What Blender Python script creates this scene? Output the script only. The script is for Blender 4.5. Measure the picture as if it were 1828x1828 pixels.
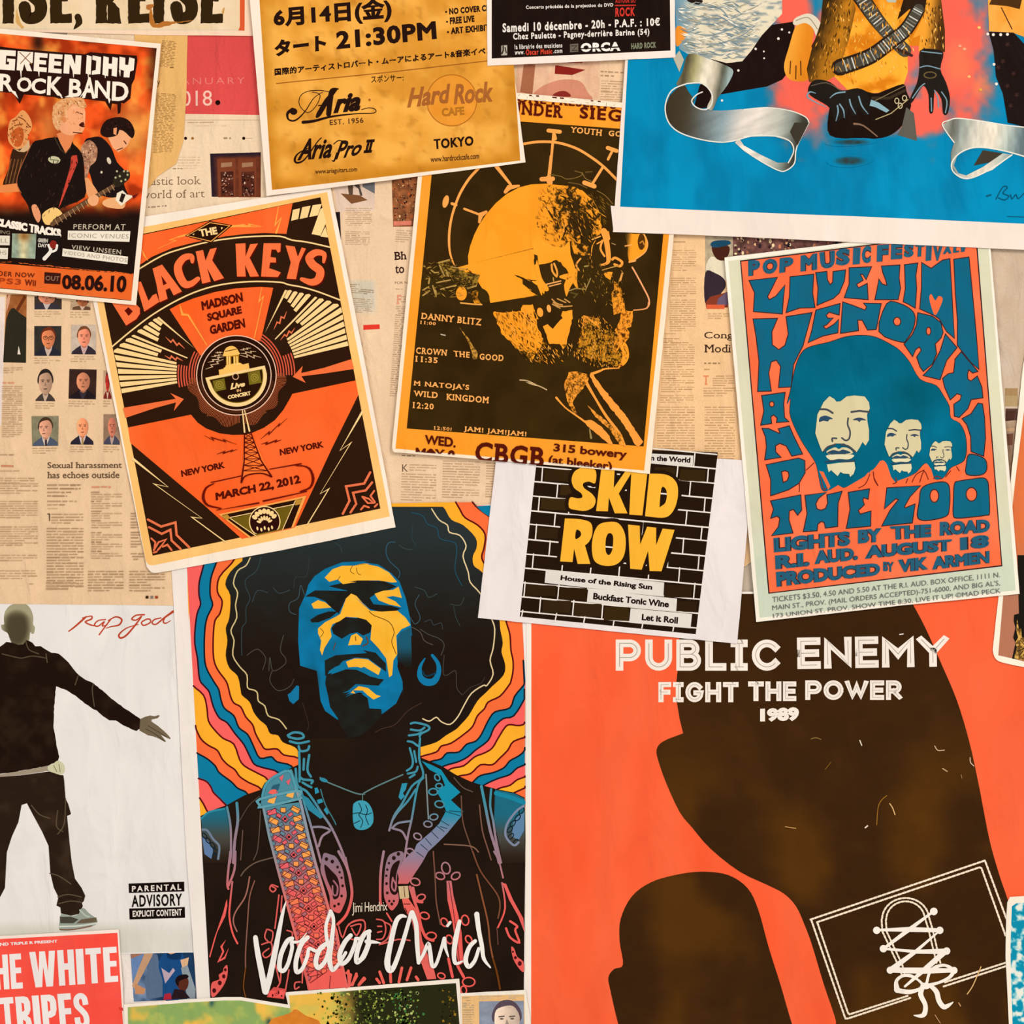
import bpy, math, random
import numpy as np
from mathutils import Vector
from mathutils.geometry import tessellate_polygon

# ---------------------------------------------------------------- camera, light, exposure
for o in list(bpy.data.objects):
    bpy.data.objects.remove(o)
SC = bpy.context.scene
COL = SC.collection
PX = 0.0005          # one photograph pixel is half a millimetre on the wall
DIST = 2.4           # camera to wall, metres
H0 = 1.5             # height of the picture centre above the floor
PI = math.pi

cam_d = bpy.data.cameras.new('camera')
cam = bpy.data.objects.new('camera', cam_d)
COL.objects.link(cam)
cam.location = (0,-DIST, H0)
cam.rotation_euler = (PI / 2,0,0)
cam_d.sensor_width = 36
cam_d.lens = 36 * DIST / (1828 * PX)
cam_d.clip_start = 0.05
SC.camera = cam

W = bpy.data.worlds.new('room_light')
SC.world = W
W.use_nodes = True
W.node_tree.nodes['Background'].inputs[0].default_value = (1.0,0.955,0.90,1)
W.node_tree.nodes['Background'].inputs[1].default_value = 0.80

def area(name, loc, target, sx, sy, power, col):
    d = bpy.data.lights.new(name, 'AREA')
    d.shape = 'RECTANGLE'; d.size = sx; d.size_y = sy; d.energy = power; d.color = col
    o = bpy.data.objects.new(name, d); COL.objects.link(o)
    o.location = loc
    o.rotation_euler = (Vector(target) - Vector(loc)).to_track_quat('-Z', 'Y').to_euler()
    return o
area('ceiling_lamp', (1.7,-2.1,3.3),(0.05,0, H0),1.3,0.9,62,(1.0,0.93,0.84))
area('left_light', (-2.6,-2.6,1.9),(0,0, H0),1.4,1.4,26,(1.0,0.96,0.93))  # weaker area light from the front left

SC.view_settings.view_transform = 'Standard'
SC.view_settings.look = 'None'
SC.view_settings.gamma = 1
SC.view_settings.use_curve_mapping = False
SC.view_settings.exposure = 0.0
ALB = 0.80           # albedo scale of all colours read from the photograph

# ---------------------------------------------------------------- colour and small maths helpers
def hexa(c):
    if isinstance(c, str):
        c = c.lstrip('#')
        return np.array([int(c[i:i + 2],16) / 255 for i in (0,2,4)])
    return np.array(c, float) / 255.0
def lin(c):
    c = np.clip(np.asarray(c, float),0,1)
    return np.where(c <= 0.04045, c / 12.92,((c + 0.055) / 1.055) ** 2.4) * ALB
def mix(a, b, t):
    t = np.clip(np.asarray(t, float),0,1)[..., None]
    return hexa2(a) * (1 - t) + hexa2(b) * t
def hexa2(a):
    return hexa(a) if isinstance(a, (str, tuple)) else a
def sst(a, b, x):
    t = np.clip((x - a) / (b - a),0,1)
    return t * t * (3 - 2 * t)
def _h(ix, iy, seed):
    n = (ix.astype(np.int64) * 374761393 + iy.astype(np.int64) * 668265263 + seed * 1442695041) & 0xffffffff
    n = ((n ^ (n >> 13)) * 1274126177) & 0xffffffff
    return ((n ^ (n >> 16)) & 0xffff) / 65535.0
def vn(x, y, s, seed=0):
    x = np.asarray(x, float) / s; y = np.asarray(y, float) / s
    ix = np.floor(x); iy = np.floor(y); fx = x - ix; fy = y - iy
    fx = fx * fx * (3 - 2 * fx); fy = fy * fy * (3 - 2 * fy)
    a = _h(ix, iy, seed); b = _h(ix + 1, iy, seed); c = _h(ix, iy + 1, seed); d = _h(ix + 1, iy + 1, seed)
    return (a * (1 - fx) + b * fx) * (1 - fy) + (c * (1 - fx) + d * fx) * fy
def fbm(x, y, s, seed=0, o=3):
    t = 0; a = 0.5; n = 0
    for i in range(o):
        t = t + a * vn(x, y, s / 2 ** i, seed + i * 17); n += a; a *= 0.5
    return t / n
def Z(cx, cy, s):
    """points read in an enlarged crop of the photograph -> photograph pixels"""
    def f(pts):
        if isinstance(pts[0],(int, float)):
            return (cx + pts[0] / s, cy + pts[1] / s)
        return [(cx + p[0] / s, cy + p[1] / s) for p in pts]
    return f
def sp(pts, n=5, closed=True):
    """Catmull-Rom through the points"""
    P = [np.array(p, float) for p in pts]; m = len(P); out = []
    rng = range(m) if closed else range(m - 1)
    for i in rng:
        if closed:
            a, b, c, d = P[(i - 1) % m], P[i], P[(i + 1) % m], P[(i + 2) % m]
        else:
            a, b, c, d = P[max(i - 1,0)], P[i], P[i + 1], P[min(i + 2, m - 1)]
        for k in range(n):
            t = k / n
            q = 0.5 * (2 * b + (c - a) * t + (2 * a - 5 * b + 4 * c - d) * t * t + (3 * b - a - 3 * c + d) * t ** 3)
            out.append((q[0], q[1]))
    if not closed:
        out.append(tuple(P[-1]))
    return out
def ell(cx, cy, rx, ry, n=28, rot=0, a0=0, a1=360):
    out = []
    full = abs(a1 - a0) >= 360
    for i in range(n if full else n + 1):
        a = math.radians(a0 + (a1 - a0) * i / n)
        x, y = rx * math.cos(a), ry * math.sin(a)
        c, s = math.cos(math.radians(rot)), math.sin(math.radians(rot))
        out.append((cx + x * c - y * s, cy + x * s + y * c))
    return out
def rough(pts, amp, step=4, seed=1):
    """walk along a closed outline and make it ragged"""
    r = random.Random(seed); out = []
    m = len(pts)
    for i in range(m):
        a, b = pts[i], pts[(i + 1) % m]
        L = math.hypot(b[0] - a[0], b[1] - a[1]); k = max(1, int(L / step))
        for j in range(k):
            t = j / k
            out.append((a[0] + (b[0] - a[0]) * t + r.uniform(-amp, amp), a[1] + (b[1] - a[1]) * t + r.uniform(-amp, amp)))
    return out
def bil(q, u, v):
    (a, b, c, d) = q
    return ((a[0] * (1 - u) + b[0] * u) * (1 - v) + (d[0] * (1 - u) + c[0] * u) * v,
            (a[1] * (1 - u) + b[1] * u) * (1 - v) + (d[1] * (1 - u) + c[1] * u) * v)
def inpoly(px, py, poly):
    ins = np.zeros(px.shape, bool)
    n = len(poly)
    for i in range(n):
        x1, y1 = poly[i]; x2, y2 = poly[(i + 1) % n]
        if y1 == y2: continue
        c = ((y1 > py) != (y2 > py)) & (px < (x2 - x1) * (py - y1) / (y2 - y1) + x1)
        ins ^= c
    return ins

# ---------------------------------------------------------------- materials
def printed(name, rough_=0.6, crinkle=0.9, fine=0.25, streak=0.05, spec=0.25, scale=34, fibre=0.0, creases=0.6):
    m = bpy.data.materials.new(name); m.use_nodes = True
    nt = m.node_tree; N = nt.nodes; L = nt.links
    b = N['Principled BSDF']; b.inputs['Roughness'].default_value = rough_
    b.inputs['Specular IOR Level'].default_value = spec
    at = N.new('ShaderNodeAttribute'); at.attribute_name = 'Col'
    tc = N.new('ShaderNodeTexCoord')
    mp = N.new('ShaderNodeMapping'); mp.inputs['Scale'].default_value = (1.0,1.0,0.38)
    L.new(tc.outputs['Object'], mp.inputs['Vector'])
    n1 = N.new('ShaderNodeTexNoise'); n1.inputs['Scale'].default_value = scale; n1.inputs['Detail'].default_value = 3.0
    n1.inputs['Distortion'].default_value = 0.6
    L.new(mp.outputs[0], n1.inputs['Vector'])
    n2 = N.new('ShaderNodeTexNoise'); n2.inputs['Scale'].default_value = 520; n2.inputs['Detail'].default_value = 2
    L.new(tc.outputs['Object'], n2.inputs['Vector'])
    # mottling of the ink
    rg = N.new('ShaderNodeMapRange'); rg.inputs[1].default_value = 0.3; rg.inputs[2].default_value = 0.7
    rg.inputs[3].default_value = 1 - streak; rg.inputs[4].default_value = 1 + streak
    L.new(n1.outputs['Fac'], rg.inputs[0])
    vm = N.new('ShaderNodeVectorMath'); vm.operation = 'SCALE'
    L.new(at.outputs['Color'], vm.inputs[0]); L.new(rg.outputs[0], vm.inputs['Scale'])
    last = vm.outputs[0]
    if fibre:
        r2 = N.new('ShaderNodeMapRange'); r2.inputs[1].default_value = 0.35; r2.inputs[2].default_value = 0.65
        r2.inputs[3].default_value = 1 - fibre; r2.inputs[4].default_value = 1 + fibre
        L.new(n2.outputs['Fac'], r2.inputs[0])
        v2 = N.new('ShaderNodeVectorMath'); v2.operation = 'SCALE'
        L.new(last, v2.inputs[0]); L.new(r2.outputs[0], v2.inputs['Scale']); last = v2.outputs[0]
    L.new(last, b.inputs['Base Color'])
    b1 = N.new('ShaderNodeBump'); b1.inputs['Strength'].default_value = crinkle; b1.inputs['Distance'].default_value = 0.006
    L.new(n1.outputs['Fac'], b1.inputs['Height'])
    n3 = N.new('ShaderNodeTexNoise'); n3.noise_type = 'RIDGED_MULTIFRACTAL'; n3.inputs['Scale'].default_value = scale * 0.38; n3.inputs['Detail'].default_value = 2.0; n3.inputs['Distortion'].default_value = 0.8
    L.new(mp.outputs[0], n3.inputs['Vector'])
    b3 = N.new('ShaderNodeBump'); b3.inputs['Strength'].default_value = creases; b3.inputs['Distance'].default_value = 0.0024
    L.new(n3.outputs['Fac'], b3.inputs['Height']); L.new(b1.outputs[0], b3.inputs['Normal'])
    b2 = N.new('ShaderNodeBump'); b2.inputs['Strength'].default_value = fine; b2.inputs['Distance'].default_value = 0.0002
    L.new(n2.outputs['Fac'], b2.inputs['Height']); L.new(b3.outputs[0], b2.inputs['Normal'])
    L.new(b2.outputs[0], b.inputs['Normal'])
    return m
M_POSTER = printed('poster_paper', spec=0.02)
M_GLOSS = printed('coated_poster_paper', 0.5,0.9,0.12,0.05,0.03,26)
M_NEWS = printed('newsprint', 0.85,1.0,0.5,0.06,0.02,44,0.035,1.0)
M_WALL = bpy.data.materials.new('plaster'); M_WALL.use_nodes = True

# ---------------------------------------------------------------- text outlines from Blender's built-in font
_tc = bpy.data.curves.new('lettering_source', 'FONT')
_to = bpy.data.objects.new('lettering_source', _tc)
_cache = {}
def glyphs(s, bold=0.0, space=1.0, slab=0.0, shear=0.0, res=4):
    slab = slab + max(bold, 0) if slab else 0; th_ = 0.07 + max(bold, 0)
    key = (s, bold, space, slab, shear, res)
    if key in _cache: return _cache[key]
    _tc.body = s; _tc.offset = min(bold, 0); _tc.space_character = space; _tc.shear = shear; _tc.resolution_u = res
    me = _to.to_mesh()
    V = np.empty(len(me.vertices) * 3); me.vertices.foreach_get('co', V); V = V.reshape(-1,3)[:, :2].copy()
    F = [tuple(p.vertices) for p in me.polygons]
    if (slab or bold > 0) and len(V):
        own = {}
        for fi, f in enumerate(F):
            for i in range(len(f)):
                e = (min(f[i], f[(i + 1) % len(f)]), max(f[i], f[(i + 1) % len(f)])); own.setdefault(e, []).append(fi)
        bd = {e: o[0] for e, o in own.items() if len(o) == 1}
        ys = V[:, 1]; ymin, ymax = ys.min(), ys.max()
        V2 = V.tolist(); lev = [0.0] * len(V2)
        nor = {}
        for (i, j), fi in bd.items():
            d = V[j] - V[i]; L = math.hypot(*d)
            if L < 1e-7: continue
            n = np.array((-d[1], d[0])) / L
            if np.dot(V[list(F[fi])].mean(0) - V[i], n) > 0: n = -n
            nor.setdefault(i, []).append(n); nor.setdefault(j, []).append(n)
            if slab and abs(d[1]) < 0.004 and 0.05 < L < 0.32 and (abs(V[i, 1] - ymin) < 0.03 or abs(V[i, 1] - ymax) < 0.03 or abs(V[i, 1]) < 0.03 or abs(V[i, 1] - 0.54) < 0.05):
                x0, x1 = sorted((V[i, 0], V[j, 0])); y = V[i, 1]; k = len(V2)
                V2 += [[x0 - slab, y + n[1] * max(bold, 0)],[x1 + slab, y + n[1] * max(bold, 0)],[x1 + slab, y - n[1] * th_],[x0 - slab, y - n[1] * th_]]; F.append((k, k + 1, k + 2, k + 3)); lev += [1.2 + 0.2 * (len(F) % 2)] * 4
        if bold > 0:
            om = {}
            for v, ns in nor.items():
                m = sum(ns); L = math.hypot(*m)
                if L < 1e-6: m = ns[0]; L = 1
                m = m / L; c = max(0.5, float(np.dot(m, ns[0])))
                om[v] = list(V[v] + m * bold / c)
            for q_, (i, j) in enumerate(bd):
                if i in om and j in om:
                    k = len(V2); V2 += [list(V[i]), list(V[j]), om[j], om[i]]; lev += [0.25 + 0.25 * (q_ % 4)] * 4; F.append((k, k + 1, k + 2, k + 3))
        V = np.array(V2); V = V.reshape(-1,2)
    else: lev = [0.0] * len(V)
    _to.to_mesh_clear()
    if len(V):
        mn = V.min(0); mx = V.max(0); V = (V - mn) / np.maximum(mx - mn, 1e-6); V[:, 1] = 1 - V[:, 1]
    _cache[key] = (V, F, np.array(lev))
    return _cache[key]

# ---------------------------------------------------------------- a sheet of paper with its printing
EPS = 3.4e-6
SHEETS = []
class Sheet:
    def __init__(s, name, label, cat, outline, level, col='f4e6da', mat=None, tilt=(0,0), group=None, jag=0.25, thick=0.00012):
        s.name, s.label, s.cat, s.level, s.mat, s.group = name, label, cat, level, mat or M_POSTER, group
        s.z = 0.0006 + level * 0.00075
        s.tilt = tilt; s.n = 1; s.thick = thick
        xs = [p[0] for p in outline]; ys = [p[1] for p in outline]
        s.c = (sum(xs) / len(xs), sum(ys) / len(ys))
        s.outline = rough(outline, jag, 22, int(xs[0] * 7 + ys[0])) if jag else outline
        s.col = col; s.parts = {}; s.labels = {}; s.kinds = {}
        s.clip = None
        SHEETS.append(s)
    def h(s, x, y):
        return s.z + s.tilt[0] * (x - s.c[0]) * PX + s.tilt[1] * (y - s.c[1]) * PX
    def world(s, x, y, k):
        h = s.h(x, y) + k * EPS
        f = (1 - h / DIST)
        return np.stack([(x - 914) * PX * f, -h, H0 + (914 - y) * PX * f],-1)
    def _p(s, part):
        if part not in s.parts: s.parts[part] = dict(V=[], F=[], C=[], n=0)
        return s.parts[part]
    def add(s, part, xy, faces, col, step=True, lift=None):
        """xy: (n,2) photograph pixels, faces: index tuples, col: colour or f(x, y)->rgb"""
        if len(faces) == 0: return
        xy = np.asarray(xy, float)
        s.n += 1 if step else 0.4
        p = s._p(part)
        C = col(xy[:, 0], xy[:, 1]) if callable(col) else (col if isinstance(col, np.ndarray) and col.ndim == 2 else np.tile(hexa(col),(len(xy),1)))
        off = p['n']
        p['V'].append(s.world(xy[:, 0], xy[:, 1], s.n + (0 if lift is None else lift))); p['C'].append(lin(C))
        p['F'] += [tuple(i + off for i in f) for f in faces]
        p['n'] += len(xy)
    def poly(s, part, pts, col, holes=None, step=True, sub=None):
        loops = [[Vector((p[0], p[1],0)) for p in pts]]
        for h in holes or []: loops.append([Vector((p[0], p[1],0)) for p in h])
        allp = [(v.x, v.y) for l in loops for v in l]
        if callable(col) and sub:
            xy, F = grid_fill([[(v.x, v.y) for v in l] for l in loops], sub)
        else:
            F = tessellate_polygon(loops); xy = allp
        s.add(part, xy, F, col, step)
    def polys(s, part, lst, col, step=True):
        for i, p in enumerate(lst): s.poly(part, p, col, step=(step and i == 0))
    def line(s, part, pts, w, col, smooth=0, closed=False, step=True, caps=True):
        if smooth: 
            n0 = len(pts); pts = sp(pts, smooth, closed)
            if isinstance(w, (list, tuple)):
                w = list(np.interp(np.linspace(0, n0 - 1, len(pts)), range(n0), w))
        P = np.array(pts + ([pts[0]] if closed else []), float)
        ws = np.array(w if isinstance(w, (list, tuple)) else [w] * len(P), float) / 2
        if len(ws) < len(P): ws = np.append(ws, ws[0])
        n = len(P); d = np.diff(P, axis=0); L = np.hypot(d[:, 0], d[:, 1])
        keep = np.append(L > 1e-4, True); P = P[keep]; ws = ws[keep]; n = len(P)
        if n < 2: return
        d = np.diff(P, axis=0); d /= np.hypot(d[:, 0], d[:, 1])[:, None]
        A = np.vstack([d[-1:] if closed else d[:1], d]); B = np.vstack([d, d[:1] if closed else d[-1:]])
        na = np.stack([-A[:, 1], A[:, 0]],-1); nb = np.stack([-B[:, 1], B[:, 0]],-1); m = na + nb; ml = np.hypot(m[:, 0], m[:, 1])
        m = np.where(ml[:, None] > 1e-3, m / np.maximum(ml, 1e-3)[:, None], na); c = np.clip((m * na).sum(1),0.55,1)
        off = m * (ws / c)[:, None]
        V = [tuple(q) for q in P + off] + [tuple(q) for q in P - off]; F = [(i, i + 1, n + i + 1, n + i) for i in range(n - 1)]
        z = list(np.linspace(0,0.8, n)) * 2
        if caps and not closed:
            for e, sg in ((0,1),(n - 1,-1)):
                if ws[e] < 0.6: continue
                k = len(V); K = 5
                base = math.atan2(off[e][1], off[e][0])
                V += [(P[e][0] + ws[e] * math.cos(base + sg * PI * j / K), P[e][1] + ws[e] * math.sin(base + sg * PI * j / K)) for j in range(K + 1)]
                z += [z[e]] * (K + 1)
                F.append(tuple(range(k, k + K + 1)))
        s.add(part, np.array(V), F, col, step, np.array(z))
    def text(s, part, t, quad, col, bold=0.0, space=1.0, slab=0.0, shear=0.0, step=True, res=3, bend=None, clamp=None):
        V, F, lev = glyphs(t, bold, space, slab, shear, res)
        if not len(V): return
        u, v = V[:, 0], V[:, 1]
        if clamp: v = np.minimum(v, clamp)
        x, y = bil(quad, u, v)
        if bend: y = y + bend * (1 - (2 * u - 1) ** 2)
        s.add(part, np.stack([x, y],-1), F, col, step, lev)
    def row(s, part, t, bl, br, hgt, col, **k):
        """text on a baseline from bl to br with the given height, upright to the baseline"""
        dx, dy = br[0] - bl[0], br[1] - bl[1]; L = math.hypot(dx, dy); n = (dy / L * hgt, -dx / L * hgt)
        s.text(part, t, [(bl[0] + n[0], bl[1] + n[1]),(br[0] + n[0], br[1] + n[1]), br, bl], col, **k)
    def paint(s, part, quad, step_px, fn, mask=None, step=True):
        w = max(math.dist(quad[0], quad[1]), math.dist(quad[3], quad[2])); hh = max(math.dist(quad[0], quad[3]), math.dist(quad[1], quad[2]))
        nx = max(1, int(w / step_px)); ny = max(1, int(hh / step_px))
        u, v = np.meshgrid(np.linspace(0,1, nx + 1), np.linspace(0,1, ny + 1)); u = u.ravel(); v = v.ravel()
        x, y = bil(quad, u, v)
        C = fn(x, y, u, v)
        F = []
        keep = None
        if mask is not None: keep = mask(x, y, u, v)
        for j in range(ny):
            b = j * (nx + 1)
            for i in range(nx):
                f = (b + i, b + i + 1, b + i + nx + 2, b + i + nx + 1)
                if keep is None or all(keep[k] for k in f): F.append(f)
        s.add(part, np.stack([x, y],-1), F, np.asarray(C, float), step)
    def hatch(s, part, poly, n, length, ang, cols, w=0.9, spread=25, seed=1):
        """short printed strokes scattered inside an outline"""
        r = np.random.RandomState(seed); P = np.array(poly); lo, hi = P.min(0), P.max(0)
        q = lo + r.rand(n * 3,2) * (hi - lo); q = q[inpoly(q[:, 0], q[:, 1], poly)][:n]
        a = np.radians(ang + (r.rand(len(q)) - .5) * 2 * spread); L = length * (0.5 + r.rand(len(q))); ww = w * (0.5 + r.rand(len(q)))
        d = np.stack([np.cos(a), np.sin(a)],-1) * (L / 2)[:, None]; m = np.stack([-np.sin(a), np.cos(a)],-1) * (ww / 2)[:, None]
        e0, e1 = q - d, q + d; ok = inpoly(e0[:, 0], e0[:, 1], poly) & inpoly(e1[:, 0], e1[:, 1], poly); q, d, m = q[ok], d[ok], m[ok]
        V = np.stack([q - d, q + m, q + d, q - m],1).reshape(-1,2); C = np.array([hexa(c) for c in cols])[r.randint(0, len(cols), len(q))]
        k = len(q)
        if k: s.add(part, V, [(4 * i, 4 * i + 1,4 * i + 2,4 * i + 3) for i in range(k)], np.repeat(C, 4,0), True, np.repeat((np.arange(k) % 5) * 0.3,4))
    def quads(s, part, rects, cols, step=True):
        """rects: list of 4-point quads; cols: one colour or a list"""
        V = np.array(rects, float).reshape(-1,2)
        F = [(4 * i, 4 * i + 1,4 * i + 2,4 * i + 3) for i in range(len(rects))]
        if isinstance(cols, list): C = np.repeat(np.array([hexa(c) for c in cols]),4,0)
        else: C = cols
        s.add(part, V, F, C, step)
    def column(s, part, tl, tr, rows, pitch, col, seed=0, wh=2.0, indent=None, last=0.6, slope=None, words=(5,26)):
        """a column of small print too fine to read: every word is its own little bar of ink"""
        r = random.Random(seed); dx, dy = tr[0] - tl[0], tr[1] - tl[1]; L = math.hypot(dx, dy); ux, uy = dx / L, dy / L
        nx_, ny_ = (-uy, ux)
        if slope: nx_, ny_ = slope
        out = []; base = hexa(col) * 0.62 + hexa(s.col) * 0.38; C = []
        for k in range(rows):
            x = 0; end = L
            if k == rows - 1: end = L * last
            if r.random() < 0.05: x = r.uniform(3,7)
            if r.random() < 0.10: end = L * r.uniform(0.4,0.95)
            ox, oy = tl[0] + nx_ * pitch * k, tl[1] + ny_ * pitch * k
            while x < end - 2:
                w = min(r.uniform(*words), end - x)
                q = r.uniform(0.65,1.25)
                hh = wh * r.uniform(0.75,1.15)
                a = (ox + ux * x, oy + uy * x); b = (ox + ux * (x + w), oy + uy * (x + w))
                out.append([a, b, (b[0] + nx_ * hh, b[1] + ny_ * hh),(a[0] + nx_ * hh, a[1] + ny_ * hh)])
                C.append(tuple(np.clip(base + (1 - q) * 0.14,0,1) * 255))
                x += w + r.uniform(1.5,3.5)
        s.quads(part, out, C)
    def build(s):
        if s.n > 160: print('LAYERS', s.label, s.n)
        o = s.world(np.array(s.c[0]), np.array(s.c[1]),0)
        pts = s.outline
        tri = tessellate_polygon([[Vector((p[0], p[1],0)) for p in pts]])
        xy = np.array(pts, float)
        top = s.world(xy[:, 0], xy[:, 1],0); bot = top.copy(); bot[:, 1] += s.thick
        n = len(pts)
        V = np.concatenate([top, bot]) - o
        F = [tuple(t) for t in tri] + [tuple(i + n for i in reversed(t)) for t in tri]
        F += [(i, (i + 1) % n, (i + 1) % n + n, i + n) for i in range(n)]
        C = np.tile(lin(hexa(s.col)),(len(V),1))
        root = mesh_obj(s.name, V, F, C, s.mat)
        root.location = o
        if s.label: root['label'] = s.label
        if s.cat: root['category'] = s.cat
        if s.group: root['group'] = s.group
        for pn, p in s.parts.items():
            V = np.concatenate(p['V']) - o; C = np.concatenate(p['C'])
            ch = mesh_obj(pn.split('#')[0], V, p['F'], C, s.mat); ch.parent = root
            if pn in s.labels: ch['label'] = s.labels[pn]
            if pn in s.kinds: ch['kind'] = s.kinds[pn]
        return root
def mesh_obj(name, V, F, C, mat):
    me = bpy.data.meshes.new(name)
    me.from_pydata(V.tolist(),[], F)
    # every face looks out of the wall
    a = me.color_attributes.new('Col', 'FLOAT_COLOR', 'POINT')
    a.data.foreach_set('color', np.concatenate([C, np.ones((len(C),1))],1).astype(np.float32).ravel())
    me.materials.append(mat)
    ob = bpy.data.objects.new(name, me); COL.objects.link(ob)
    return ob
def grid_fill(loops, step):
    """cut a polygon into small cells so that a colour can vary across it"""
    import bmesh
    bm = bmesh.new()
    fl = [[Vector((p[0], p[1],0)) for p in l] for l in loops]
    vs = [bm.verts.new(v) for l in fl for v in l]
    for t in tessellate_polygon(fl):
        try: bm.faces.new([vs[i] for i in t])
        except ValueError: pass
    xs = [v.co.x for v in vs]; ys = [v.co.y for v in vs]
    for ax, lo, hi in ((0, min(xs), max(xs)),(1, min(ys), max(ys))):
        k = math.ceil(lo / step)
        while k * step < hi:
            co = Vector((k * step, 0,0)) if ax == 0 else Vector((0, k * step, 0))
            no = Vector((1,0,0)) if ax == 0 else Vector((0,1,0))
            bmesh.ops.bisect_plane(bm, geom=bm.verts[:] + bm.edges[:] + bm.faces[:], plane_co=co, plane_no=no)
            k += 1
    bm.verts.index_update()
    xy = np.array([(v.co.x, v.co.y) for v in bm.verts]); F = [tuple(v.index for v in f.verts) for f in bm.faces]
    bm.free()
    return xy, F
# ================================================================ the wall
def make_wall():
    b = M_WALL.node_tree.nodes['Principled BSDF']; nt = M_WALL.node_tree
    n = nt.nodes.new('ShaderNodeTexNoise'); n.inputs['Scale'].default_value = 30
    r = nt.nodes.new('ShaderNodeValToRGB'); r.color_ramp.elements[0].color = (0.42,0.33,0.24,1); r.color_ramp.elements[1].color = (0.55,0.46,0.36,1)
    nt.links.new(n.outputs['Fac'], r.inputs[0]); nt.links.new(r.outputs[0], b.inputs['Base Color'])
    bp = nt.nodes.new('ShaderNodeBump'); bp.inputs['Strength'].default_value = 0.4; bp.inputs['Distance'].default_value = 0.002
    nt.links.new(n.outputs['Fac'], bp.inputs['Height']); nt.links.new(bp.outputs[0], b.inputs['Normal']); b.inputs['Roughness'].default_value = 0.9
    me = bpy.data.meshes.new('wall_back')
    x0, x1, z0, z1 = -2.0,2.0,0.0,3.0
    V = [(x, y, z) for y in (0,0.1) for (x, z) in ((x0, z0),(x1, z0),(x1, z1),(x0, z1))]
    me.from_pydata(V, [],[(0,1,2,3),(7,6,5,4),(0,4,5,1),(1,5,6,2),(2,6,7,3),(3,7,4,0)])
    me.materials.append(M_WALL)
    o = bpy.data.objects.new('wall_back', me); COL.objects.link(o); o['kind'] = 'structure'
    o['label'] = 'plaster wall that carries the layers of newspaper and posters'
make_wall()

TAN, INK = 'ebc79f', 'ab8660'
PAP = 'f5ead9'

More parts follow.
